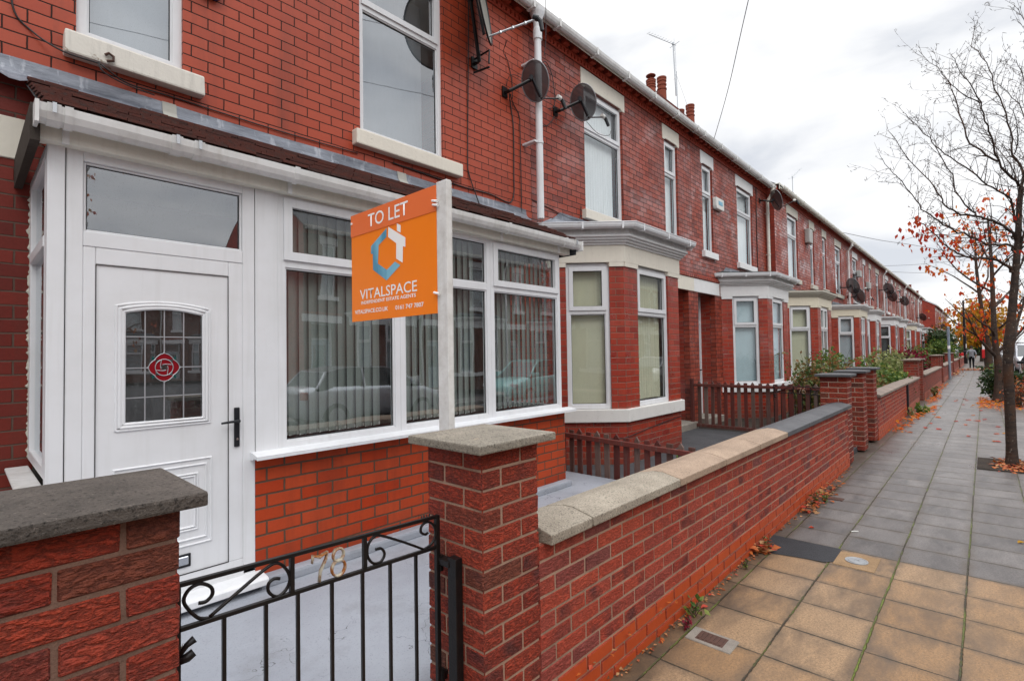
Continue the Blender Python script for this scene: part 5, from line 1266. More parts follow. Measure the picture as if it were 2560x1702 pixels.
# ------------------------------------------------------------------ estate agent's board
def text_mesh(name, s, w, h, y0, z0, par, mat, x=1.5375, M4=None, bold=0.006):
    """lettering as thin solid shapes; runs along -y (or by M4), fitted to width w and cap height h"""
    cu = bpy.data.curves.new(name, 'FONT'); cu.body = s; cu.extrude = 0.0; cu.resolution_u = 3; cu.offset = bold
    ob = bpy.data.objects.new(name, cu); COL.objects.link(ob)
    dg = bpy.context.evaluated_depsgraph_get(); me = bpy.data.meshes.new_from_object(ob.evaluated_get(dg))
    bpy.data.objects.remove(ob)
    xs = [v.co.x for v in me.vertices]; ys = [v.co.y for v in me.vertices]
    x0, x1 = min(xs), max(xs); yb, yt = min(ys), max(ys)
    off = ORI.get(par.name if par.parent is None else par.parent.name, (0, 0, 0))
    for v in me.vertices:
        a = (v.co.x-x0)/(x1-x0)*w; c = (v.co.y-yb)/(yt-yb)*h
        p = M4 @ Vector((a, 0, c)) if M4 is not None else Vector((x, y0-a, z0+c))
        v.co = p-Vector(off)
    me.materials.clear(); me.materials.append(mat)
    at = me.attributes.new('rnd', 'FLOAT', 'FACE')
    o = bpy.data.objects.new(name, me); COL.objects.link(o); o.parent = par
    return o
sg = thing('letting_sign', 'orange estate agent board reading TO LET on a white post behind the pale capped pier', 'sign', (1.555, 1.86, 0.15))
b = MB(); b.box(1.541, 1.572, 1.826, 1.900, .15, 2.425); b.box(1.5725, 1.576, 1.826, 1.900, .15, 2.42)
post = b.build('post', M['post_white'], sg, bevel=.003)
b = MB(); b.box(1.5395, 1.5435, 1.900, 2.674, 1.800, 2.412); bd = b.build('board', M['orange'], sg, bevel=.001)
b = MB(); b.box(1.5365, 1.5395, 1.899, 2.676, 2.288, 2.413); b.build('header_panel', M['orange_dark'], bd, bevel=.0008)
text_mesh('lettering', 'TO LET', .372, .072, 2.492, 2.315, bd, M['white_print'], 1.5355)
text_mesh('lettering', 'VITALSPACE', .530, .056, 2.585, 1.920, bd, M['white_print'], 1.5385)
text_mesh('lettering', 'INDEPENDENT ESTATE AGENTS', .508, .0185, 2.573, 1.893, bd, M['white_print'], 1.5385, bold=.02)
text_mesh('lettering', 'VITALSPACE.CO.UK', .332, .023, 2.640, 1.8415, bd, M['white_print'], 1.5385, bold=.02)
text_mesh('lettering', '0161 747 7807', .238, .023, 2.241, 1.8400, bd, M['white_print'], 1.5385, bold=.02)
def flat(poly, name, mat, x=1.5383):
    b = MB(); b.add([(x, y, z) for y, z in poly], [tuple(range(len(poly)))]); return b.build(name, mat, bd)
flat([(2.314,2.281),(2.318,2.233),(2.391,2.201),(2.400,2.102),(2.316,2.058),(2.241,2.092),(2.193,2.067),(2.319,2.002),(2.449,2.075),(2.449,2.162),(2.468,2.165),(2.467,2.207)], 'emblem', M['blue_print'])
flat([(2.298,2.284),(2.147,2.202),(2.148,2.154),(2.169,2.161),(2.173,2.077),(2.230,2.106),(2.228,2.186),(2.301,2.230)], 'emblem', M['white_print'])
flat([(2.221,2.289),(2.187,2.272),(2.188,2.234),(2.220,2.249)], 'emblem', M['white_print'])
for (y, z) in ((2.664, 2.366),):
    b = MB(); b.cyl((1.532, y, z), (1.5365, y, z), .007, 10); b.build('screw', M['white_print'], bd)
for (y, z) in ((1.906, 2.335), (1.902, 2.315), (1.900, 1.895)):
    b = MB(); b.tube([(1.531, y+.012, z+.004), (1.529, y-.004, z), (1.531, y-.025, z-.006)], [.006, .0055, .007], 8); b.build('screw', M['white_print'], sg)

# ------------------------------------------------------------------ satellite dishes
def sat_dish(label, mount, c, aim, rx, ry, mesh='dish_mesh', rim='dish_rim', arm=.42, lnb_n=1, solid=False, tripod=False, roll=-14):
    """mount on wall; dish centre c; aim direction the bowl faces; offset-fed arm from the bottom"""
    t = thing('satellite_dish', label, 'satellite dish', mount, group='satellite dishes on the house fronts')
    m, c, n = Vector(mount), Vector(c), Vector(aim).normalized()
    side = n.cross(Vector((0, 0, 1))).normalized(); up = side.cross(n).normalized()
    up = (up*math.cos(R(roll))+side*math.sin(R(roll))).normalized(); side = n.cross(up).normalized()
    b = MB(); NR, NS = 6, 32; pts = []; fs = []
    for i in range(NR+1):
        r = i/NR
        for k_ in range(NS):
            a = 2*math.pi*k_/NS; d = .09*(r*r-1)*rx*1.3
            pts.append(c+side*(rx*r*math.cos(a))+up*(ry*r*math.sin(a))+n*d)
    for i in range(NR):
        for k_ in range(NS): fs.append((i*NS+k_, i*NS+(k_+1) % NS, (i+1)*NS+(k_+1) % NS, (i+1)*NS+k_))
    b.add(pts, fs); reflector = b.build('reflector', M[mesh], t, smooth=True)
    b = MB(); b.tube([c+side*(rx*math.cos(a))+up*(ry*math.sin(a)) for a in [2*math.pi*k_/40 for k_ in range(41)]], .008 if not solid else .012, 6, caps=False); b.build('rim', M[rim], reflector, smooth=True)
    back = c-n*(.09*rx*1.3+.015)
    b = MB(); b.tube([back+up*ry*.25, back-up*ry*.85+n*.02], .022, 6, flat=.5); b.tube([back+up*ry*.25, back-n*.07], .03, 6); b.build('back_bracket', M['black_plastic'], t)
    j = back-n*.07
    b = MB(); b.tube([j, m+Vector((0, -.10, -.03)), m+Vector((0, -.02, -.02))], [.021, .023, .026], 8)
    b.box(m.x-.045, m.x+.045, m.y-.022, m.y-.002, m.z-.08, m.z+.05); 
    if tripod:
        b.tube([m+Vector((.02, -.02, .05)), m+Vector((.05, -.22, .08)), m+Vector((.02, -.24, -.1))], .012, 6); b.tube([m+Vector((-.02, -.02, -.14)), m+Vector((.05, -.22, -.12))], .012, 6)
    b.build('wall_mount', M['black_metal'], t)
    a0 = c-up*ry*.93; a1 = c-up*ry*.80+n*arm
    b = MB(); b.tube([a0-n*.02, a1], .011, 8)
    if solid:
        for f in (.25, .5, .75): b.tube([a0+(a1-a0)*f-up*.012, a0+(a1-a0)*f+up*.012], .018, 6)
    b.build('feed_arm', M['steel' if solid else 'black_metal'], t)
    b = MB(); look = (c-a1).normalized()
    for q in range(lnb_n):
        o_ = side*(q-.5*(lnb_n-1))*.09
        b.cyl(a1+o_, a1+o_+look*.055, .032, 12)
    l_ = b.build('lnb', M['white_plastic2' if not solid else 'black_plastic'], t, smooth=False)
    b = MB(); 
    for q in range(lnb_n):
        o_ = side*(q-.5*(lnb_n-1))*.09
        b.tube([a1+o_, a1+o_-look*.03-up*.02, a1+o_-look*.03-up*.13], [.025, .026, .022], 8)
    b.build('lnb_body', M['black_plastic'], l_)
    return t
AIM = (.97, -.02, .26)
sat_dish('large solid grey dish on a bracket above the porch, cut by the top edge', (4.16, 4.395, 5.10), (4.00, 4.07, 5.65), (.555, -.82, .14), .42, .50, 'dish_solid', 'black_plastic', .58, 1, True, True, 0)
sat_dish('black mesh dish crossing the white downpipe, left of the pair', (4.69, 4.40, 4.95), (5.00, 4.14, 5.10), AIM, .215, .255)
sat_dish('black mesh dish in front of the upper window, right of the pair', (5.74, 4.40, 5.06), (6.06, 4.13, 5.20), AIM, .215, .255)
sat_dish('round black dish at the top corner where the two rows of houses meet', (14.83, 4.40, 5.70), (15.0, 4.02, 5.66), (.55, -.75, .35), .33, .27)
for lab, mt, cc in (('upper black dish of the pair above the pale yellow bay', (24.2, 4.22, 4.10), (24.45, 3.82, 4.12)), ('lower black dish of the pair above the pale yellow bay', (25.7, 4.22, 3.82), (25.95, 3.86, 3.85)),
                    ('left black dish of the second pair along the terrace', (34.7, 4.22, 4.85), (35.1, 3.82, 4.90)), ('right black dish of the second pair, below the other', (36.4, 4.22, 4.55), (36.7, 3.84, 4.62)),
                    ('single black dish on the upper wall before the end downpipes', (42.6, 4.22, 4.70), (42.9, 3.84, 4.75)), ('last black dish at the far end of the long terrace', (56.3, 4.22, 4.2), (56.6, 3.84, 4.25)),
                    ('small round dish on the first house beyond the side street', (78.0, 3.84, 4.0), (78.3, 3.45, 4.0)), ('smaller dish farther along beyond the side street', (88.0, 3.84, 4.3), (88.3, 3.45, 4.3))):
    sat_dish(lab, mt, cc, (.62, -.70, .34), .40, .34)
# ------------------------------------------------------------------ small boxes on the walls
t = thing('alarm_box', 'small white alarm box between the upper windows of the house with pale blue blinds', 'alarm box', (11.72, 4.40, 4.93), group='boxes on the house fronts')
b = MB(); b.prism([(11.53, 4.80), (11.93, 4.80), (11.96, 4.86), (11.96, 5.06), (11.50, 5.06), (11.50, 4.86)], 4.31, 4.40, 'y'); b.build('case', M['box_white'], t, recalc=True, bevel=.02, seg=2)
b = MB(); b.box(11.62, 11.86, 4.306, 4.311, 4.90, 4.99); b.build('emblem', M['blue_print'], t)
t = thing('alarm_box', 'dark blue box high on the orange brick wall, cut by the top edge', 'alarm box', (1.36, 4.40, 4.5), group='boxes on the house fronts')
b = MB(); b.prism([(1.12, 4.47), (1.36, 4.425), (1.40, 4.47), (1.40, 4.70), (1.12, 4.70)], 4.33, 4.40, 'y'); b.build('case', M['box_blue'], t, recalc=True, bevel=.012)
for lab, x, z, w, h in (('tall grey box beside the narrow windows above the stained cream bay', 19.0, 5.32, .55, .55), ('small pale box by the narrow window beyond the dishes', 28.2, 5.05, .5, .36), ('grey box right of the narrow windows above the white bays', 30.7, 4.72, .7, .4)):
    t = thing('wall_box', lab, 'box', (x, 4.22, z), group='boxes on the house fronts'); b = MB(); b.box(x-w*.42, x+w*.42, 4.07, 4.22, z-h*.42, z+h*.42); b.build('case', M['box_grey'], t, bevel=.03, seg=2)

# ------------------------------------------------------------------ cables
def cable(label, pts, r=.006, mat='cable', name='cable', cat='cable', n=5):
    P = [Vector(p) for p in pts]; out = []
    for i in range(len(P)-1):
        p0 = P[max(0, i-1)]; p1 = P[i]; p2 = P[i+1]; p3 = P[min(len(P)-1, i+2)]
        for s in range(6):
            u = s/6; out.append(0.5*((2*p1)+(-p0+p2)*u+(2*p0-5*p1+4*p2-p3)*u*u+(-p0+3*p1-3*p2+p3)*u**3))
    out.append(P[-1]); b = MB(); b.tube(out, r, n); tag(b.build(name, M[mat], smooth=True), label, cat)
Yc = 4.388
cable('black cable running straight down the wall right of the large upper window', [(4.085,Yc,6.0),(4.085,Yc,5.8),(4.06,Yc,4.8),(4.037,Yc,3.9),(4.05,Yc,3.74),(4.11,Yc-.01,3.58),(4.18,Yc-.04,3.38)], .007)
cable('thick black cable dropping from the left mesh dish to the porch roof', [(4.72,Yc-.05,4.90),(4.80,Yc,4.78),(4.845,Yc,4.5),(4.838,Yc,3.9),(4.83,Yc,3.66),(4.74,Yc,3.53),(4.4,Yc,3.56),(3.9,Yc,3.55),(3.0,Yc,3.575)], .008)
cable('thin black cable nearest the white downpipe', [(4.73,Yc-.05,4.92),(4.85,Yc,4.84),(4.96,Yc,4.72),(4.975,Yc,4.5),(4.98,Yc,3.9),(4.98,Yc,3.37)], .006)
cable('black cable looping from the big dish arm down the wall', [(4.30,3.97,5.25),(4.62,4.33,5.40),(4.76,Yc,5.36),(4.83,Yc,5.12),(4.835,Yc,4.9)], .005)
cable('looped black cable above the left mesh dish', [(4.70,Yc-.02,5.0),(4.72,Yc-.06,5.13),(4.82,Yc-.1,5.16),(4.93,Yc-.16,5.10)], .004)
cable('black cable looping right of the downpipe under the gutter', [(5.30,4.37,5.15),(5.36,4.38,5.45),(5.50,4.37,5.66),(5.66,4.38,5.55),(5.72,4.38,5.3),(5.70,4.38,5.1),(5.58,4.38,5.03)], .006)
cable('black cable sagging to the right mesh dish', [(5.22,4.35,4.75),(5.35,4.39,4.74),(5.55,4.39,4.78),(5.72,4.38,4.97)], .006)
cable('thin cable drooping under the right mesh dish receiver', [(6.02,4.05,4.88),(6.15,3.95,4.72),(6.32,3.88,4.72),(6.45,3.92,4.84)], .004)
cable('thin black cable under the left upper window sill', [(.56,Yc,5.6),(.575,Yc,4.3),(.60,Yc,3.86),(.52,Yc-.07,3.60),(.70,Yc-.07,3.60),(.735,Yc-.085,3.56),(1.05,Yc,3.56),(1.7,Yc,3.555),(2.4,Yc,3.575),(3.1,Yc,3.57)], .0055) if False else None
cable('thin black cable that hangs down the left wall and under the flaking window sill', [(.20,Yc,4.7),(.205,Yc,4.2),(.21,Yc,3.82),(.30,Yc,3.70),(.44,4.30,3.595),(.62,4.30,3.59),(.66,4.29,3.565),(.80,4.37,3.545),(1.05,Yc,3.555),(1.8,Yc,3.545),(2.6,Yc,3.56)], .0058)
cable('coiled black cable end beneath the flaking window sill', [(.62,4.29,3.60),(.625,4.285,3.56),(.66,4.29,3.53),(.78,4.35,3.525),(.95,4.37,3.52)], .005)
b = MB(); b.tube([(.655,4.305,3.665),(.675,4.300,3.682),(.70,4.300,3.668),(.70,4.300,3.640),(.665,4.300,3.625)], .009, 6); tag(b.build('cable_hook', M['rusty_iron']), 'small rusty hook on the flaking window sill', 'hook')
cable('black cable clipped along the cream bay base', [(5.75,3.95,.43),(6.0,3.75,.44),(6.18,3.61,.45),(6.7,3.61,.49),(7.3,3.61,.535),(7.9,3.61,.57)], .006)
cable('thin black cables down the wall by the white end downpipe', [(14.55,4.39,6.0),(14.5,4.39,5.0),(14.5,4.39,3.55)], .010)
cable('black cable along the wall between the window and the white downpipe, low', [(5.2,4.39,3.66),(5.6,4.39,3.62),(6.0,4.39,3.57),(6.28,4.39,3.60),(6.34,4.39,3.80)], .006)
cable('overhead wire dropping to the gutter beside the white downpipe', [(-4,-2.9,7.9),(0.6,.5,6.75),(4.82,3.8,5.92),(5.47,4.36,5.72)], .005, 'wire', 'overhead_wire', 'wire')
cable('overhead wire slanting up across the sky from the middle houses', [(11.2,4.25,6.15),(9.2,3.2,6.2),(7.2,2.2,6.33),(2.0,-.4,6.6),(-3,-2.9,6.95)], .006, 'wire', 'overhead_wire', 'wire')
for lab, a_, c_ in (('overhead wire from the long terrace roof crossing behind the bare tree', (24.0, 4.2, 6.33), (32.0, 2.37, 6.65)), ('fainter overhead wire farther along the terrace', (35, 4.1, 6.2), (47.0, 2.0, 7.6)), ('lower faint overhead wire over the far terrace', (38, 4.1, 6.2), (50.0, 2.0, 7.2))):
    a_, c_ = Vector(a_), Vector(c_); cable(lab, [a_, a_+(c_-a_)*.5+Vector((0, 0, -.05)), c_, c_+(c_-a_)*1.2], .012, 'wire', 'overhead_wire', 'wire')
# ------------------------------------------------------------------ aerials on the roofs
def yagi(label, base, top, dirv, L=1.0, n=9, el=.16):
    t = thing('tv_aerial', label, 'aerial', base, group='aerials on the roofs')
    b0, t0, d = Vector(base), Vector(top), Vector(dirv).normalized(); s_ = d.cross(Vector((0, 0, 1))).normalized()
    b = MB(); b.tube([b0, t0], .022, 8); b.build('mast', M['steel'], t)
    b = MB(); e = t0+Vector((0, 0, -.03)); b.tube([e-d*.12, e+d*L], .010, 6)
    for i in range(n):
        p = e+d*(L*(.12+.88*i/(n-1))); b.tube([p-s_*el/2+Vector((0,0,.02)), p+s_*el/2+Vector((0,0,.05))], .006, 5)
    b.tube([e-d*.05+s_*.0+Vector((0,0,.2)), e-d*.05-Vector((0,0,.2))], .007, 5); b.tube([e-d*.07-s_*.2, e-d*.05+s_*.2], .008, 5)
    b.box(e.x-.03, e.x+.03, e.y-.03, e.y+.03, e.z-.03, e.z+.05); b.build('boom', M['steel'], t)
yagi('television aerial pointing left on a mast strapped to the nearest chimney', (15.55, 7.02, 9.8), (15.42, 7.02, 11.45), (-.9, .35, .06), 1.0)
yagi('small television aerial on a mast above the long terrace roof', (33.2, 8.0, 8.6), (33.2, 8.0, 11.75), (.85, -.1, .52), 1.5)
t = thing('tv_aerial', 'thin upright whip aerial with guy wires right of the nearest chimney', 'aerial', (16.5, 7.4, 8.8), group='aerials on the roofs')
b = MB(); b.tube([(16.5,7.4,9.0),(16.46,7.4,11.1)], .018, 6); b.tube([(16.46,7.4,10.4),(16.40,7.4,12.0)], .008, 5); b.build('mast', M['steel'], t)
b = MB(); b.tube([(16.44,7.4,11.0),(15.9,7.4,10.3)], .004, 4); b.tube([(16.44,7.4,11.0),(17.5,7.4,10.0)], .004, 4); b.build('guy_wire', M['wire'], t)
# the stack nearest the camera stands on the end house of the first row; a second one on the next roof
rf = [c_ for c_ in bpy.data.objects if c_.parent == T2[0] and c_.name.startswith('roof')][0]
chimney(rf, 2.0, 3.2, 6.6, 9.42, 2.0, .6, [(.05, .0, .90), (-.8, .0, .42)])

# ------------------------------------------------------------------ vegetation
def leaf(b, p, size, r, fold=.25, hang=None):
    """one leaf: two little faces folded along the midrib"""
    d = Vector((r.gauss(0, 1), r.gauss(0, 1), r.gauss(0, 1)))
    if hang is not None: d = d*.35+Vector((0, 0, -1))*hang
    if d.length < 1e-6: d = Vector((1, 0, 0))
    d.normalize(); s = d.cross(Vector((r.gauss(0, 1), r.gauss(0, 1), r.gauss(0, 1)+.01))).normalized(); n = d.cross(s)
    L, w = size, size*.30; p = Vector(p); f = n*(w*fold)
    m1 = p+d*L*.45
    b.cr = r.random()
    b.add([p, m1+s*w+f, p+d*L, m1-s*w+f, m1], [(0, 4, 1), (4, 2, 1), (0, 3, 4), (4, 3, 2)])
def twigs(b, P, R0, r, dens, ln, lvl=0, upw=.35, leaves=None, leafp=0, lsz=.08, tips=None):
    """side branches along a limb polyline P with radii R0; recursive; thin ends carry short spurs"""
    n = len(P)
    seglen = [(P[i+1]-P[i]).length for i in range(n-1)]; tot = sum(seglen)
    k_ = max(1, int(tot*dens)); side = r.choice((-1, 1))
    for j in range(k_):
        t = (j+r.random())/k_*tot*.97+tot*.03; i = 0
        while i < n-2 and t > seglen[i]: t -= seglen[i]; i += 1
        f = min(1, t/max(1e-6, seglen[i])); p = P[i].lerp(P[i+1], f); rad = R0[i]+(R0[i+1]-R0[i])*f
        d = (P[i+1]-P[i]).normalized(); side = -side
        a = d.orthogonal().normalized(); a = Matrix.Rotation(r.random()*6.28, 3, d) @ a
        out = (d*r.uniform(.35, .9)+a*r.uniform(.5, 1.0)*1.0+Vector((0, 0, upw*r.uniform(.2, 1.3)))).normalized()
        L = ln*r.uniform(.45, 1.15)*(1.0 if lvl == 0 else .8)
        m = 4 if lvl < 1 else 3; q = [p]; dd = out
        for s in range(m):
            dd = (dd+Vector((r.gauss(0, .16), r.gauss(0, .16), r.gauss(.03, .14)))).normalized(); q.append(q[-1]+dd*L/m)
        r0 = max(.0024, min(rad*.5, .0065 if lvl == 0 else .0034)); rr = [r0*(1-.72*s/m) for s in range(m+1)]
        b.tube(q, rr, 4 if lvl == 0 else 3, caps=False)
        if lvl < 1: twigs(b, q, rr, r, 8.0, ln*.36, lvl+1, upw*.5, leaves, leafp, lsz, tips)
        else:
            for s in range(1, m+1):
                if r.random() < .75:
                    e_ = Vector((r.gauss(0, 1), r.gauss(0, 1), r.gauss(.4, .8))).normalized()*r.uniform(.02, .045); b.tube([q[s], q[s]+e_], [.0030, .0022], 3, caps=False)
        if leaves is not None and r.random() < leafp:
            for _ in range(r.randint(1, 4)): leaf(leaves, q[r.randint(1, m)]+Vector((r.gauss(0, .03), r.gauss(0, .03), 0)), lsz*r.uniform(.7, 1.2), r, hang=1.2)
def smooth_path(pts, sub=4):
    P = [Vector(p) for p in pts]; out = []
    for i in range(len(P)-1):
        p0 = P[max(0, i-1)]; p1 = P[i]; p2 = P[i+1]; p3 = P[min(len(P)-1, i+2)]
        for s in range(sub):
            u = s/sub; out.append(0.5*((2*p1)+(-p0+p2)*u+(2*p0-5*p1+4*p2-p3)*u*u+(-p0+3*p1-3*p2+p3)*u**3))
    out.append(P[-1]); return out
LIMBS = {
'b':[(9.515,-0.276,2.666),(9.336,-0.167,2.728),(9.15,-0.048,2.761),(8.948,0.088,2.768),(8.783,0.184,2.787),(8.611,0.285,2.87),(8.449,0.375,2.965),(8.289,0.462,3.072),(8.138,0.54,3.163),(7.99,0.617,3.201)],
'c':[(9.529,-0.31,3.129),(9.491,-0.185,3.255),(9.46,-0.066,3.342),(9.408,0.076,3.402),(9.354,0.22,3.456),(9.336,0.324,3.552),(9.365,0.377,3.67),(9.368,0.454,3.871),(9.263,0.644,4.18),(9.169,0.822,4.514),(9.143,0.929,4.748)],
'd':[(9.522,-0.295,2.952),(9.268,-0.153,2.944),(9.027,-0.025,2.949),(8.789,0.098,3.025),(8.527,0.246,3.086),(8.287,0.37,3.17),(8.067,0.472,3.263),(7.866,0.552,3.378),(7.628,0.669,3.589),(7.446,0.73,3.662),(7.255,0.8,3.782)],
'e':[(9.516,-0.294,3.075),(9.683,-0.134,3.171),(9.884,-0.01,3.212),(10.068,0.134,3.266)],
'f':[(9.464,0.045,3.407),(9.576,0.048,3.443),(9.553,0.19,3.69),(9.581,0.272,4.042),(9.55,0.416,4.424),(9.589,0.491,4.667),(9.697,0.491,4.892),(9.748,0.555,5.079)],
'g':[(9.616,-0.426,3.702),(9.402,-0.329,3.828),(9.164,-0.208,4.006),(8.979,-0.147,4.288),(8.808,-0.098,4.47),(8.639,-0.051,4.647),(8.447,0.021,4.8),(8.234,0.117,4.949),(8.046,0.186,5.092)],
'g2':[(9.199,-0.208,4.015),(9.139,-0.035,4.18),(9.114,0.099,4.404),(9.164,0.148,4.746),(9.185,0.226,5.096),(9.274,0.24,5.234),(9.253,0.369,5.497),(9.174,0.558,5.797)],
'g3':[(8.622,-0.051,4.641),(8.252,0.125,4.712),(7.972,0.207,4.724),(7.697,0.287,4.649)],
'h':[(9.615,-0.427,3.721),(9.714,-0.453,3.99),(9.721,-0.377,4.208),(9.766,-0.347,4.546),(9.783,-0.288,4.93),(9.772,-0.197,5.281),(9.793,-0.141,5.596),(9.745,-0.008,5.877),(9.84,-0.031,6.159)],
'h2':[(9.687,-0.376,4.199),(9.477,-0.402,4.381),(9.216,-0.373,4.59),(8.934,-0.314,4.605)],
'i':[(9.554,-0.344,3.303),(9.346,-0.291,3.521),(9.14,-0.235,3.582),(8.85,-0.087,3.643),(8.564,0.053,3.789),(8.295,0.177,3.877),(8.007,0.322,3.977),(7.781,0.399,4.072),(7.501,0.532,4.228),(7.283,0.603,4.279)],
'k':[(9.60,-0.42,3.75),(9.66,-0.5,4.05),(9.688,-0.529,4.311),(9.725,-0.477,4.766),(9.723,-0.373,4.998),(9.692,-0.238,5.215),(9.55,0.018,5.418)],
'a':[(9.55,-0.29,1.70),(9.71,-0.347,1.92),(9.864,-0.417,2.271),(10.04,-0.518,2.784),(10.218,-0.62,3.296),(10.3,-.72,4.0),(10.2,-.75,4.7)],
'j':[(9.593,-0.366,2.803),(9.509,-0.439,3.205),(9.39,-0.481,3.802),(9.261,-0.51,4.33),(9.062,-0.466,4.943),(8.852,-0.394,5.14)],
'l':[(9.30,-0.50,4.15),(9.244,-0.491,4.33),(9.178,-0.543,4.959),(9.044,-0.519,5.525),(8.863,-0.431,5.783)],
'm':[(9.57,-.33,2.55),(9.9,-.5,3.0),(10.4,-.75,3.5),(11.0,-.9,4.2)], 'n':[(9.6,-.4,3.4),(10.1,-.4,4.0),(10.7,-.2,4.7),(11.1,0,5.3)], 'o':[(9.58,-.38,3.0),(9.5,-.8,3.5),(9.3,-1.3,4.2),(9.1,-1.6,4.9)]}
def tree_near():
    r = random.Random(11)
    t = thing('street_tree', 'nearest bare street tree with a dark slender trunk rising from the leaf-filled pit', 'tree', (9.53, -.225, 0), group='street trees along the kerb')
    b = MB(); P = smooth_path([(9.53,-.225,-.05),(9.53,-.225,.15),(9.534,-.225,.882),(9.514,-.226,1.427),(9.545,-.284,2.056),(9.57,-.33,2.536),(9.591,-.372,3.016),(9.598,-.397,3.443),(9.615,-.427,3.72)], 5)
    n = len(P); rr = []
    for i, p in enumerate(P):
        z = p.z; q = .058-.004*z if z < 1.6 else (.0515-.0115*(z-1.6)); q += .022*math.exp(-z*9); q += .008*math.exp(-((z-1.63)/.10)**2); rr.append(max(.022, q*(1+r.uniform(-.02, .02))))
    b.tube(P, rr, 14); trunk = b.build('trunk', M['bark'], t, smooth=True)
    c = MB()
    base = dict(b=.030, c=.030, d=.024, e=.014, f=.016, g=.026, g2=.018, g3=.010, h=.026, h2=.010, i=.022, k=.018, a=.034, j=.024, l=.016, m=.022, n=.02, o=.02)
    lv = MB()
    for kx, pts in LIMBS.items():
        p0 = Vector(pts[0]); base_r = 1.0
        if kx in 'bcdeghikajmno' and len(kx) == 1:
            zz = max(.2, p0.z-.10); j = min(range(len(P)), key=lambda q: abs(P[q].z-zz)); pts = [tuple(P[j]), tuple(P[j].lerp(p0, .55)+Vector((0, 0, -.012)))]+list(pts)
        Q = smooth_path(pts, 3); Q = [q+Vector((r.gauss(0, .008), r.gauss(0, .008), r.gauss(0, .008))) if 0 < i < len(Q)-1 else q for i, q in enumerate(Q)]
        r0 = base[kx]*.78; m = len(Q); ra = [max(.0028, r0*(1-.86*(i/(m-1))**.8)) for i in range(m)]
        c.tube(Q, ra, 7, caps=False)
        low = kx in ('b', 'e')
        twigs(c, Q, ra, r, 12.5, .46, 0, .40, lv if low else None, .16 if low else 0, .075)
    Q = smooth_path(LIMBS['b'], 3)
    for _ in range(75):
        f = 1-abs(r.gauss(0, .22)); f = max(.25, min(1, f)); i = min(len(Q)-2, int(f*(len(Q)-1))); p = Q[i].lerp(Q[i+1], r.random())+Vector((r.gauss(0, .07), r.gauss(0, .09), -abs(r.gauss(.07, .09))))
        leaf(lv, p, .066*r.uniform(.7, 1.2), r, hang=1.4)
    c.build('crown', M['bark'], t, smooth=True)
    lv.build('leaves', M['leaf_red'], t)
tree_near()
def gen_tree(name, label, base, h, spread, trunk_r, fork, seed, leafm, nleaf, lsz, zmin, leaf_low=1.0, limbs=9, lean=(0, 0), clump=None, twigd=4.5, twl=.75, group='street trees along the kerb'):
    r = random.Random(seed); x, y, z = base
    t = thing(name, label, 'tree', base, group=group)
    b = MB(); P = smooth_path([(x, y, z-.05), (x+r.gauss(0, .03), y+r.gauss(0, .03), z+fork*.5), (x+lean[0]*.5, y+lean[1]*.5, z+fork), (x+lean[0]+r.gauss(0, .1), y+lean[1]+r.gauss(0, .1), z+(fork+h)*.5), (x+lean[0]*1.3, y+lean[1]*1.3, z+h*.88)], 5)
    m = len(P); rr = [max(.02, trunk_r*(1-.85*(i/(m-1))**1.15)+trunk_r*.35*math.exp(-(p.z-z)*6)) for i, p in enumerate(P)]
    b.tube(P, rr, 12); b.build('trunk', M['bark'], t, smooth=True)
    c = MB(); lv = MB(); tips = []
    for k_ in range(limbs):
        f = .30+.65*(k_+r.random()*.6)/limbs; i = int(f*(m-1)); p = P[i]
        az = k_*2.4+r.gauss(0, .3); el = r.uniform(.25, .75)+.35*f
        L = spread*r.uniform(.75, 1.15)*(1.15-.55*f); d = Vector((math.cos(az)*math.cos(el), math.sin(az)*math.cos(el), math.sin(el)))
        q = [p]
        for s in range(6): d = (d+Vector((r.gauss(0, .13), r.gauss(0, .13), r.gauss(.05, .1)))).normalized(); q.append(q[-1]+d*L/6)
        r0 = min(rr[i]*.6, trunk_r*.42); ra = [max(.004, r0*(1-.85*s/6)) for s in range(7)]
        c.tube(q, ra, 6, caps=False); tips.append(q)
        twigs(c, q, ra, r, twigd, twl, 0, .3)
    c.build('crown', M['bark'], t, smooth=True)
    for _ in range(nleaf):
        q = r.choice(tips); s = r.random()**.7*5.99; i = int(s); p = q[i].lerp(q[i+1], s-i)+Vector((r.gauss(0, 1), r.gauss(0, 1), r.gauss(0, .8)))*(clump or .35)
        if p.z < zmin or r.random() > leaf_low: continue
        for _k in range(r.randint(2, 6)): leaf(lv, p+Vector((r.gauss(0, .05), r.gauss(0, .05), r.gauss(0, .06))), lsz*r.uniform(.7, 1.25), r, hang=.9)
    lv.build('leaves', M[leafm], t)
    return t
gen_tree('street_tree', 'second street tree with sparse red and orange leaves, behind the bare tree', (20.4, -.25, 0), 6.2, 2.5, .115, 1.9, 23, 'leaf_redorange', 95, .13, 1.5, limbs=11, lean=(.2, .05), clump=.26, twigd=4.0, twl=.6)
gen_tree('street_tree', 'third street tree with a thick trunk and orange leaves beside the distant walker', (49.6, -.2, 0), 11.0, 4.4, .23, 3.0, 31, 'leaf_orange', 200, .24, 2.6, limbs=12, lean=(-.3, .35), clump=.5, twigd=2.6, twl=1.0)
gen_tree('street_tree', 'yellow leaved tree spreading over the far pavement behind the black lamp post', (76, .2, 0), 5.8, 3.3, .20, 2.0, 41, 'leaf_yellow', 1900, .25, 1.7, limbs=12, clump=.75, twigd=1.2, twl=1.0)
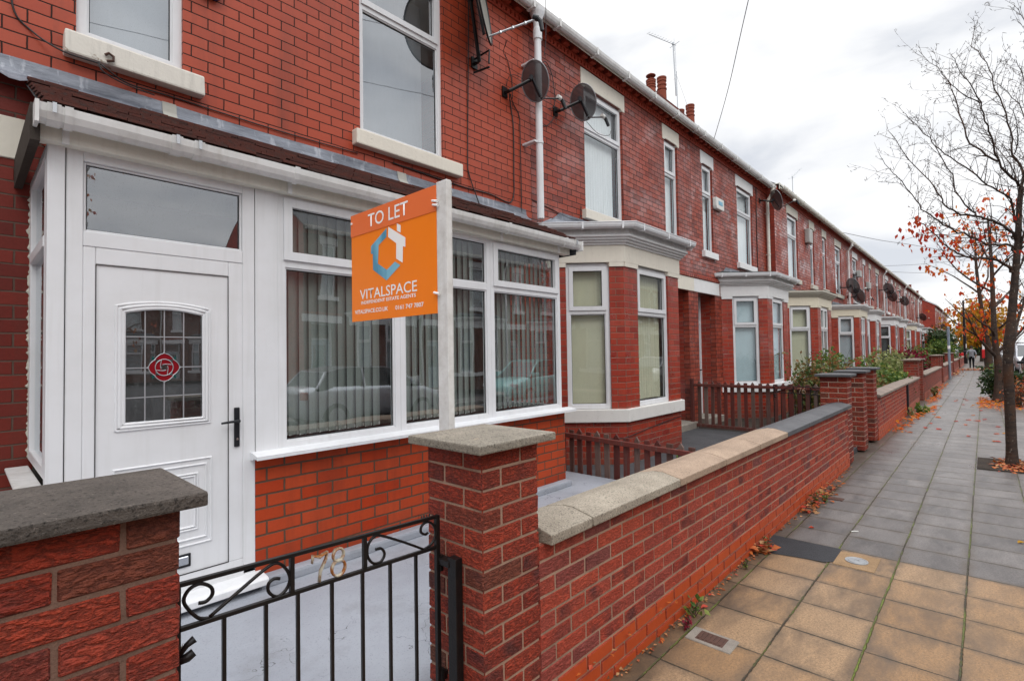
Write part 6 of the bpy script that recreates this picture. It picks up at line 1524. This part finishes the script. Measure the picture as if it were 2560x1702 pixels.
gen_tree('street_tree', 'golden leaved tree at the right edge above the parked cars', (66, -6.9, 0), 5.2, 3.0, .2, 2.0, 47, 'leaf_yellow', 2400, .26, 1.9, limbs=12, clump=.75, twigd=1.2, twl=1.0)
gen_tree('street_tree', 'farthest yellow tree closing off the end of the street', (108, .3, 0), 6.6, 3.8, .22, 2.0, 53, 'leaf_yellow', 1800, .34, 1.9, limbs=12, clump=.8, twigd=.8, twl=1.0)
gen_tree('street_tree', 'bare tree across the street, seen only in the reflection over the white door', (1.3, -6.6, 0), 6.6, 2.6, .11, 1.9, 59, 'leaf_litter', 160, .10, 1.7, limbs=11, clump=.3, twigd=4.0, twl=.6)
# ------------------------------------------------------------------ shrubs, hedge, weeds
def shrub(name, label, cat, base, rx, ry, h, nst, nlf, lsz, mat, seed, stemvis=.5, group=None, z0=.0, top=.8):
    r = random.Random(seed); x, y, z = base
    t = thing(name, label, cat, base, group=group)
    st = MB(); lv = MB(); tips = []
    for _ in range(nst):
        a = r.random()*6.28; q = [Vector((x+r.gauss(0, rx*.18), y+r.gauss(0, ry*.18), z))]
        e = Vector((x+math.cos(a)*rx*r.random()**.5, y+math.sin(a)*ry*r.random()**.5, z+h*r.uniform(.5, 1.05)))
        for s in range(1, 5): q.append(q[0].lerp(e, s/4)+Vector((r.gauss(0, .03), r.gauss(0, .03), r.gauss(0, .03)+.1*h*math.sin(s/4*3.14)*.4)))
        st.tube(q, [.010*h+.004, .008*h+.003, .006*h+.002, .004, .002], 5, caps=False); tips.append(q)
        for _s in range(3):
            p = q[r.randint(1, 3)]; d = Vector((r.gauss(0, 1), r.gauss(0, 1), r.gauss(.4, .7))).normalized()*h*r.uniform(.12, .3); q2 = [p, p+d*.5+Vector((0, 0, .02)), p+d]; st.tube(q2, [.004, .003, .0015], 4, caps=False); tips.append([p, q2[1], q2[1], q2[2], q2[2]])
    for _ in range(nlf):
        q = r.choice(tips); s = r.random()*3.99; i = int(s); p = q[i].lerp(q[i+1], s-i)+Vector((r.gauss(0, 1), r.gauss(0, 1), r.gauss(0, 1)))*(.05+.035*h)
        if p.z < z+z0: continue
        leaf(lv, p, lsz*r.uniform(.6, 1.25), r, .3)
    st.build('stems', M['stem'], t); lv.build('foliage', M[mat], t)
    return t
gp = 'shrubs in the front gardens'
shrub('shrub', 'tall straggly shrub with reddish and green leaves below the white bay window', 'shrub', (11.9, 2.55, .06), .95, .75, 1.42, 44, 5200, .085, 'leaf_mix', 61, group=gp)
shrub('shrub', 'thin leafy shrub reaching up in front of the stained cream bay', 'shrub', (15.0, 2.7, .06), .9, .6, 1.55, 26, 2200, .095, 'leaf_green', 62, group=gp)
shrub('shrub', 'green bush spilling over the brown coping of the garden wall', 'shrub', (13.6, 2.05, .06), 1.15, .5, 1.0, 44, 5000, .10, 'leaf_mix', 63, group=gp)
shrub('shrub', 'bright green bush with yellow leaves beside the wide capped pier', 'shrub', (17.2, 1.95, .06), .9, .42, 1.0, 34, 3000, .115, 'leaf_green', 64, group=gp)
shrub('shrub', 'pale variegated bush behind the wide capped pier', 'shrub', (21.5, 2.5, .06), 1.3, .7, 1.45, 44, 4200, .12, 'leaf_pale', 65, group=gp)
shrub('shrub', 'crimson leaved shrub beyond the pale bush', 'shrub', (30.0, 2.5, .06), 1.6, .7, 1.45, 44, 3800, .14, 'leaf_crimson', 66, group=gp)
shrub('shrub', 'dark green bush between the pale bush and the crimson shrub', 'shrub', (25.5, 2.6, .06), 1.2, .6, 1.30, 30, 2400, .14, 'leaf_dark', 67, group=gp)
shrub('shrub', 'low dark shrub at the foot of the bay beyond the crimson shrub', 'shrub', (37.0, 2.7, .06), 1.6, .6, 1.75, 26, 2000, .13, 'leaf_green', 68, group=gp)
shrub('hedge', 'tall dense green hedge overhanging the pavement before the black lamp post', 'hedge', (55.0, 2.75, .0), 3.4, .95, 3.1, 80, 8000, .24, 'leaf_dark', 69)
shrub('hedge', 'lighter green hedge growing in front of the tall dark one', 'hedge', (50.5, 2.5, .0), 2.2, .8, 2.1, 50, 4800, .22, 'leaf_green', 70)
shrub('shrub', 'glossy green shrub growing at the kerb behind the bare tree trunk', 'shrub', (20.9, -.35, .0), .62, .55, .95, 26, 1300, .13, 'leaf_dark', 71)
shrub('shrub', 'yellow and green kerbside shrub by the parked black car', 'shrub', (27.5, -.45, .0), .7, .45, .85, 20, 900, .12, 'leaf_green', 72)
shrub('shrub', 'brown twiggy kerbside shrub at the right edge', 'shrub', (19.0, -.62, .0), .55, .22, .75, 34, 420, .07, 'leaf_litter', 75)
shrub('shrub', 'distant green hedge closing the end of the pavement', 'hedge', (125, 1.2, .0), 3.0, 1.6, 3.0, 40, 2600, .3, 'leaf_dark', 73)
shrub('shrub', 'green kerbside bush far behind the red box', 'shrub', (88, 1.9, .0), 2.5, .8, 2.2, 30, 1500, .22, 'leaf_green', 74, group=gp)
def weed(label, p, s, seed, mat='leaf_green', n=26):
    r = random.Random(seed); t = thing('weed', label, 'weed', p)
    st = MB(); lv = MB()
    for _ in range(8):
        a = r.random()*6.28; e = Vector(p)+Vector((math.cos(a)*s*.7*r.random(), math.sin(a)*s*.5*r.random(), s*r.uniform(.4, 1.0)))
        st.tube([Vector(p), Vector(p).lerp(e, .5)+Vector((0, 0, s*.1)), e], [.0025, .002, .001], 4, caps=False)
        for _k in range(n//8+1): leaf(lv, Vector(p).lerp(e, r.uniform(.3, 1)), s*.30*r.uniform(.6, 1.2), r, .3)
    st.build('stem', M['stem'], t); lv.build('leaves', M[mat], t)
weed('green weed sprouting at the wall foot near the rusty rectangular cover', (3.02, 1.33, 0), .15, 1)
weed('small dark red weed beside the rusty rectangular cover', (2.86, 1.31, 0), .09, 2, 'leaf_crimson')
weed('weed and twigs at the near corner of the black tarmac patch', (4.43, 1.34, 0), .11, 3, 'leaf_mix')
weed('small bright weed by the wall below the pink coping', (3.93, 1.33, 0), .07, 4)
weed('reddish weed with leaves along the wall past the tarmac patch', (5.95, 1.33, 0), .16, 5, 'leaf_mix')
weed('green weed at the wall foot just past the red leaf', (6.15, 1.27, 0), .10, 6)
weed('tuft of grass and dead leaf in the gap of the grey painted yard', (2.62, 2.58, .15), .085, 7, 'leaf_mix')
weed('clump of green weeds and litter beyond the last dark capped pier', (15.6, 1.18, 0), .34, 8, 'leaf_green', 70)
weed('yellowing grass tuft at the foot of the black drainpipe', (15.0, 1.28, 0), .22, 9, 'leaf_pale', 40)
weed('tall weeds at the foot of the wall with grey coping', (21.5, 1.25, 0), .36, 10, 'leaf_mix', 60)
weed('green weed growing from the yard wall behind the picket fence', (5.9, 2.6, .075), .30, 12, 'leaf_green', 40)
weed('small green weed behind the low picket fence', (6.3, 2.9, .075), .22, 13, 'leaf_green', 30)
weed('tiny green plant under the scrolled gate', (.75, 2.95, .15), .05, 14, 'leaf_green', 16)
# leaf litter: nobody could count it
def litter(name, label, pts, n, spread, mat, seed, lsz=.06, h=.03):
    r = random.Random(seed); b = MB()
    for _ in range(n):
        (x0, y0, x1, y1) = r.choice(pts); f = r.random(); p = Vector((x0+(x1-x0)*f+r.gauss(0, spread), y0+(y1-y0)*f+r.gauss(0, spread*.6), abs(r.gauss(0, h))+.004))
        if p.y > 1.385 and p.x < 62: p.y = 1.385-abs(r.gauss(0, .02))
        d = Vector((r.gauss(0, 1), r.gauss(0, 1), r.gauss(0, .22))).normalized(); s = d.cross(Vector((r.gauss(0, .25), r.gauss(0, .25), 1))).normalized(); L = lsz*r.uniform(.4, 1.2); w = L*.3
        b.cr = r.random(); b.add([p, p+d*L*.45+s*w+Vector((0,0,w*.3)), p+d*L, p+d*L*.45-s*w+Vector((0,0,w*.3))], [(0,1,2,3)])
    tag(b.build(name, M[mat]), label, 'fallen leaves', None, 'stuff')
litter('leaf_litter', 'dead leaves gathered along the foot of the garden wall', [(5.6,1.33,6.3,1.30),(6.3,1.33,7.0,1.33),(4.3,1.36,4.45,1.33)], 220, .05, 'leaf_litter', 81, .07)
litter('leaf_litter', 'scraps of leaf in the joint below the near wall', [(2.0,1.375,4.4,1.37),(4.9,1.38,8.2,1.38)], 320, .018, 'leaf_litter', 82, .030, .008)
litter('leaf_litter', 'orange leaves heaped at the foot of the far garden walls', [(12.0,1.30,15.5,1.2),(15.5,1.2,17.5,1.05),(19.0,1.2,21.5,1.15),(21.5,1.25,29.0,1.3)], 420, .10, 'leaf_orange', 83, .11, .04)
litter('leaf_litter', 'brown and red leaves filling the pit around the bare tree', [(9.15,-.22,9.95,-.22),(9.2,-.4,9.9,-.1),(9.3,-.05,9.9,-.5)], 520, .09, 'leaf_litter', 84, .075, .018)
litter('leaf_litter', 'orange leaves around the kerbside shrub and second tree', [(17.5,-.25,23.0,-.25),(18.0,.05,21.5,.05),(18.0,-.6,26.0,-.6)], 560, .14, 'leaf_orange', 85, .11, .03)
litter('leaf_litter', 'band of fallen leaves across the distant pavement', [(46.0,.3,48.0,-.5),(46.0,1.2,47.5,.4),(36.0,1.2,47.0,1.25)], 420, .2, 'leaf_litter', 86, .15, .06)
litter('leaf_litter', 'golden leaf scraps on the grey painted yard', [(1.35,3.25,3.3,3.30)], 26, .04, 'leaf_litter', 87, .035, .004)
for o_ in bpy.data.objects:
    if o_.name.startswith('leaf_litter') and 'yard' in o_.get('label', ''): o_.location.z = .15
b = MB(); b.box(9.08, 10.0, -.60, .12, -.02, .012); tp = b.build('tree_pit', M['soil'], kind='structure')
# single leaves lying on the pavement
LEAVES = [((5.72,1.30),.085,'leaf_red','bright red fallen leaf lying against the wall foot'), ((5.22,1.17),.055,'leaf_orange','orange fallen leaf on the first grey slabs'), ((5.85,-.15),.06,'leaf_yellow','yellow fallen leaf near the right edge of the grey slabs'),
          ((4.36,1.345),.07,'leaf_yellow','yellow fallen leaf at the near corner of the black tarmac patch'), ((3.15,1.345),.05,'leaf_litter','pale curled leaf in the wall gutter by the tan slabs')]
def one_leaf(xy, L, mat, lab, group=None, z=.004):
    r = random.Random(int(xy[0]*1000+xy[1]*77)); a = r.random()*6.28; b = MB(); w = L*.30; c_, s_ = math.cos(a), math.sin(a)
    P = [(0,0,0),(L*.25,w*.8,.012),(L*.55,w,.016),(L,0,.008),(L*.55,-w,.010),(L*.25,-w*.8,.014),(L*.5,0,.002)]
    b.cr = r.random(); b.add([(xy[0]+p[0]*c_-p[1]*s_, xy[1]+p[0]*s_+p[1]*c_, z+p[2]) for p in P], [(0,6,1),(1,6,2),(2,6,3),(3,6,4),(4,6,5),(5,6,0)])
    tag(b.build('fallen_leaf', M[mat], off=(xy[0], xy[1], z)), lab, 'leaf', group)
for xy, L, m_, lab in LEAVES: one_leaf(xy, L, m_, lab)
r_ = random.Random(99)
for i in range(20):
    x = r_.uniform(11.5, 21); y = r_.uniform(-.2, 1.2); one_leaf((x, y), r_.uniform(.10, .16), 'leaf_red', 'small red leaf lying on the grey slabs beyond the bare tree', 'red leaves scattered over the grey slabs')
for i in range(12):
    x = r_.uniform(10.5, 24); y = r_.uniform(-.3, 1.25); one_leaf((x, y), r_.uniform(.09, .14), 'leaf_orange', 'small orange leaf lying on the grey slabs beyond the bare tree', 'orange leaves scattered over the grey slabs')

# ------------------------------------------------------------------ vehicles
def car(name, label, cat, loc, rz, paint, L=4.1, Wd=1.72, H=1.45, van=False, hatch=True, group='parked cars'):
    """front towards +x in local space"""
    t = thing(name, label, cat, loc, rz, group, local=True)
    hw = Wd/2
    if van: prof = [(-L/2,.45,1.0),(-L/2+.05,.30,H*.93),(-L*.30,.28,H),(L*.10,.28,H),(L*.22,.28,H*.93),(L*.36,.28,H*.56),(L*.46,.30,H*.50),(L/2-.02,.34,H*.42),(L/2,.42,H*.34)]
    else: prof = [(-L/2,.44,.86),(-L/2+.06,.30,.98),(-L*.44,.27,1.02),(-L*.30,.25,1.03),(0,.25,1.0),(L*.20,.25,.98),(L*.34,.27,.90),(L*.44,.28,.80),(L/2-.04,.32,.66),(L/2,.40,.58)]
    def section(x, z0, z1, w, top=.90):
        h = z1-z0
        return [(x,-w*.93,z0),(x,-w*.99,z0+h*.25),(x,-w,z0+h*.55),(x,-w*.975,z0+h*.85),(x,-w*top,z1-.015),(x,-w*.5,z1+.01),(x,0,z1+.02),(x,w*.5,z1+.01),(x,w*top,z1-.015),(x,w*.975,z0+h*.85),(x,w,z0+h*.55),(x,w*.99,z0+h*.25),(x,w*.93,z0)]
    b = MB(); secs = []
    for i, (x, z0, z1) in enumerate(prof):
        e = min(1.0, .80+.2*min(1, min(x+L/2, L/2-x)/.35)); secs.append(section(x, z0, z1, hw*e, .90 if not van else .88))
    n = len(secs[0]); pts = [p for s in secs for p in s]; fs = []
    for i in range(len(secs)-1):
        for k_ in range(n-1): fs.append((i*n+k_, (i+1)*n+k_, (i+1)*n+k_+1, i*n+k_+1))
        fs.append((i*n+n-1, (i+1)*n+n-1, (i+1)*n, i*n))
    fs.append(tuple(range(n))); fs.append(tuple(range((len(secs)-1)*n, len(secs)*n))[::-1])
    b.add(pts, fs); body = b.build('body', M[paint], t, smooth=True, recalc=True)
    if not van:
        zb = .98; stz = [(-L*.43 if hatch else -L*.34, zb), (-L*.36, H-.10), (-L*.20, H), (L*.04, H), (L*.14, H-.06), (L*.30, zb-.04)]
        b = MB(); pts = []; 
        for x, z in stz:
            ww = hw*(.94 if z < zb+.05 else .73+.02); pts.append([(x,-hw*.93,zb-.05),(x,-ww,z),(x,ww,z),(x,hw*.93,zb-.05)])
        vs = [p for q in pts for p in q]; fs = []
        for i in range(len(pts)-1):
            for k_ in range(3): fs.append((i*4+k_, (i+1)*4+k_, (i+1)*4+k_+1, i*4+k_+1))
        b.add(vs, fs); b.build('windows', M['car_glass'], t, recalc=True)
        b = MB(); rp = [(x, z) for x, z in stz[1:5]]
        for i in range(3):
            (x0, z0), (x1, z1) = rp[i], rp[i+1]; w = hw*.76
            b.add([(x0,-w,z0+.004),(x1,-w,z1+.004),(x1,w,z1+.004),(x0,w,z0+.004),(x0,-w,z0+.03),(x1,-w,z1+.03),(x1,w,z1+.03),(x0,w,z0+.03)], [(0,3,2,1),(4,5,6,7),(0,1,5,4),(1,2,6,5),(2,3,7,6),(3,0,4,7)])
        for sy in (-1, 1):
            for (xa, za, xb, zb_) in ((stz[0][0], zb, stz[1][0], H-.10), (-L*.12, zb, -L*.12, H-.01), (L*.30, zb-.04, L*.14, H-.06)):
                b.tube([(xa, sy*hw*.945, za), (xb, sy*hw*.76, zb_)], .032, 6)
        b.build('roof', M[paint], t, recalc=False)
    else:
        b = MB(); z0, z1 = H*.56, H*.93
        b.add([(L*.365,-hw*.86,z0),(L*.365,hw*.86,z0),(L*.23,hw*.80,z1-.03),(L*.23,-hw*.80,z1-.03)], [(0,1,2,3)])
        for sy in (-1, 1): b.add([(L*.33,sy*hw*.985,z0+.05),(L*.10,sy*hw*.985,z0+.05),(L*.10,sy*hw*.93,z1-.06),(L*.22,sy*hw*.93,z1-.06)], [(0,1,2,3)])
        b.build('windows', M['car_glass'], t)
    for (x, sy) in ((L*.31, 1), (L*.31, -1), (-L*.31, 1), (-L*.31, -1)):
        b = MB(); b.cyl((x, sy*(hw-.19), .31), (x, sy*(hw+.005), .31), .31, 24); w_ = b.build('tyre', M['tyre'], t, bevel=.02)
        b = MB(); b.cyl((x, sy*(hw-.02), .31), (x, sy*(hw+.012), .31), .20, 20)
        for s in range(5):
            a = s*1.2566; b.box(x-.02, x+.02, sy*hw, sy*(hw+.018), .31, .49, Matrix.Translation((x, 0, .31)) @ Matrix.Rotation(a, 4, 'Y') @ Matrix.Translation((-x, 0, -.31)))
        b.build('rim', M['steel'], w_)
    for sy in (-1, 1):
        b = MB(); b.box(L/2-.22, L/2-.04, sy*hw*.55, sy*hw*.88, .60, .73); b.build('headlight', M['lamp_clear'], t, bevel=.03, seg=2)
        b = MB(); b.box(-L/2-.01, -L/2+.12, sy*hw*.62, sy*hw*.86, .72, .92); b.build('tail_light', M['lamp_red'], t, bevel=.03, seg=2)
        b = MB(); b.box(L*.22, L*.26, sy*(hw*.94), sy*(hw+.17), .98, 1.09); b.build('mirror', M['black_plastic' if paint == 'car_black' else paint], t, bevel=.03, seg=2)
    b = MB(); b.box(L/2-.05, L/2+.005, -.26, .26, .36, .47); b.build('number_plate', M['white_plastic2'], t, bevel=.004)
    b = MB(); b.box(L/2-.10, L/2-.002, -.42, .42, .48, .56); b.build('grille', M['black_plastic'], t, bevel=.01)
    return t
car('parked_car', 'black car parked at the kerb, cut by the right edge', 'car', (31.2, -2.02, -.11), math.pi, 'car_black', 4.3, 1.75, 1.42)
car('parked_van', 'silver van parked behind the black car at the right edge', 'van', (45.5, -2.25, -.11), math.pi, 'car_silver', 4.7, 1.85, 1.95, van=True)
car('parked_car', 'pale silver car parked beyond the trees, between trunks', 'car', (56.0, -2.0, -.11), math.pi, 'car_silver', 4.2, 1.75, 1.5)
car('parked_car', 'white car parked far along the kerb between the trunks', 'car', (66.0, -2.0, -.11), math.pi, 'car_white', 4.2, 1.75, 1.5)
car('parked_car', 'turquoise car across the street, reflected in the porch window', 'car', (14.2, -5.1, -.11), math.pi, 'car_turq', 3.7, 1.64, 1.48)
car('parked_car', 'white car across the street, reflected in the cream bay window', 'car', (24.5, -5.1, -.11), math.pi, 'car_white', 4.1, 1.7, 1.45)
car('parked_car', 'silver car across the street, faint in the left window reflection', 'car', (7.3, -5.1, -.11), 0, 'car_silver', 4.0, 1.7, 1.45)

# ------------------------------------------------------------------ street furniture
t = thing('sign_post', 'slender grey metal post with a white band standing by the far wall', 'post', (33.9, 1.32, 0))
b = MB(); b.tube([(33.9,1.32,0),(33.9,1.32,2.62)], .055, 12); b.lathe([(.06,0),(.06,.01),(.03,.03)], (33.9,1.32,2.61), 12); b.build('pole', M['pole_grey'], t)
b = MB(); b.cyl((33.9,1.32,1.52),(33.9,1.32,1.68),.058,12); b.build('band', M['white_print'], t)
t = thing('lamp_post', 'tall black lamp post beyond the green hedge', 'lamp post', (66.5, 1.39, 0))
b = MB(); b.tube([(66.5,1.39,0),(66.5,1.39,1.2),(66.5,1.39,1.25),(66.5,1.39,3.0),(66.5,1.39,6.15)], [.17,.17,.13,.12,.06], 14); b.build('pole', M['black_metal'], t)
b = MB(); b.tube([(66.5,1.39,6.1),(66.5,1.0,6.25),(66.5,.4,6.28)], .04, 8); b.box(66.4,66.6,-.1,.45,6.22,6.34); b.build('lamp_head', M['black_metal'], t)
b = MB(); b.cyl((66.36,1.30,1.5),(66.36,1.30,1.9),.03,8); b.build('notice', M['white_print'], t)
t = thing('red_bin', 'small red box on the distant pavement beside the thick tree trunk, white panel above', 'bin', (60.0, .02, 0))
b = MB(); b.box(59.8,60.2,-.16,.18,.62,1.36); b.build('box', M['red_paint'], t, bevel=.03)
b = MB(); b.box(59.85,60.15,-.12,.15,1.36,1.80); b.build('panel', M['white_print'], t, bevel=.02)
b = MB(); b.cyl((60,.01,0),(60,.01,.63),.05,10); b.build('leg', M['black_metal'], t)
t = thing('red_bin', 'small red box low against the black lamp post', 'bin', (65.9, 1.62, 0)); b = MB(); b.box(65.7,66.1,1.5,1.85,.3,1.05); b.build('box', M['red_paint'], t, bevel=.03)

# ------------------------------------------------------------------ the walker
def person():
    t = thing('person', 'person in a grey top and black trousers walking away down the pavement', 'person', (50.5, .72, 0))
    me = bpy.data.meshes.new('body'); Xb, Yb = 0.0, 0.0
    # joints: x forward (walking away), y left, z up
    J = [((0,0,.86),.155),((0.01,0,1.02),.15),((0.03,0,1.22),.165),((0.04,0,1.34),.13),((0.05,0,1.42),.06),((0.06,0,1.49),.085),((0.07,0,1.58),.085),
         ((0.03,.17,1.33),.065),((-.02,.27,1.08),.05),((.06,.27,.90),.042),((.09,.26,.83),.035),
         ((0.03,-.17,1.33),.065),((-.06,-.26,1.08),.05),((.0,-.23,.90),.042),((.02,-.22,.83),.035),
         ((.02,.09,.80),.095),((.06,.09,.46),.062),((-.04,.09,.09),.045),((.08,.10,.045),.04),
         ((-.01,-.09,.80),.095),((.0,-.09,.46),.062),((-.20,-.09,.12),.045),((-.10,-.10,.04),.04)]
    E = [(0,1),(1,2),(2,3),(3,4),(4,5),(5,6),(3,7),(7,8),(8,9),(9,10),(3,11),(11,12),(12,13),(13,14),(0,15),(15,16),(16,17),(17,18),(0,19),(19,20),(20,21),(21,22)]
    vs = [p for p, _ in J]; rad = [q for _, q in J]
    for hand, s in ((10, 1), (14, -1)):
        hx, hy, hz = vs[hand]
        for f in range(5):
            i0 = len(vs)
            if f == 4: pts = [(hx+.03, hy, hz+.005), (hx+.045, hy-.01*s, hz-.03)]
            else: pts = [(hx+.022-.014*f, hy, hz-.05), (hx+.026-.014*f, hy-.012*s, hz-.085-.006*(1-abs(f-1.5)))]
            vs += pts; rad += [.009, .008]; E += [(hand, i0), (i0, i0+1)]
    me.from_pydata(vs, E, [])
    o = bpy.data.objects.new('body', me); COL.objects.link(o)
    sk = o.modifiers.new('skin', 'SKIN'); sk.use_smooth_shade = True
    lay = me.skin_vertices[0].data
    for i, q in enumerate(rad): lay[i].radius = (q, q)
    lay[0].use_root = True
    sb = o.modifiers.new('sub', 'SUBSURF'); sb.levels = 1; sb.render_levels = 1
    dg = bpy.context.evaluated_depsgraph_get(); m2 = bpy.data.meshes.new_from_object(o.evaluated_get(dg)); bpy.data.objects.remove(o)
    for m_ in ('hoodie', 'trousers', 'skin', 'shoe'): m2.materials.append(M[m_])
    for p in m2.polygons:
        c_ = p.center
        p.material_index = 3 if c_.z < .075 else 1 if (c_.z < .86 and abs(c_.y) < .2) else 2 if (c_.z > 1.43 or (abs(c_.y) > .2 and c_.z < 1.06)) else 0
    b_ = bpy.data.objects.new('body', m2); COL.objects.link(b_); b_.parent = t
    for v in m2.vertices:
        x, y, z = v.co; v.co = (x, y, z)
    h = MB(); h.lathe([(.03,-.06),(.085,-.03),(.098,.02),(.092,.07),(.06,.105),(.01,.115)], (.062, 0, 1.545), 16); h.build('hair', M['hair'], t, off=(0, 0, 0), smooth=True)
person()
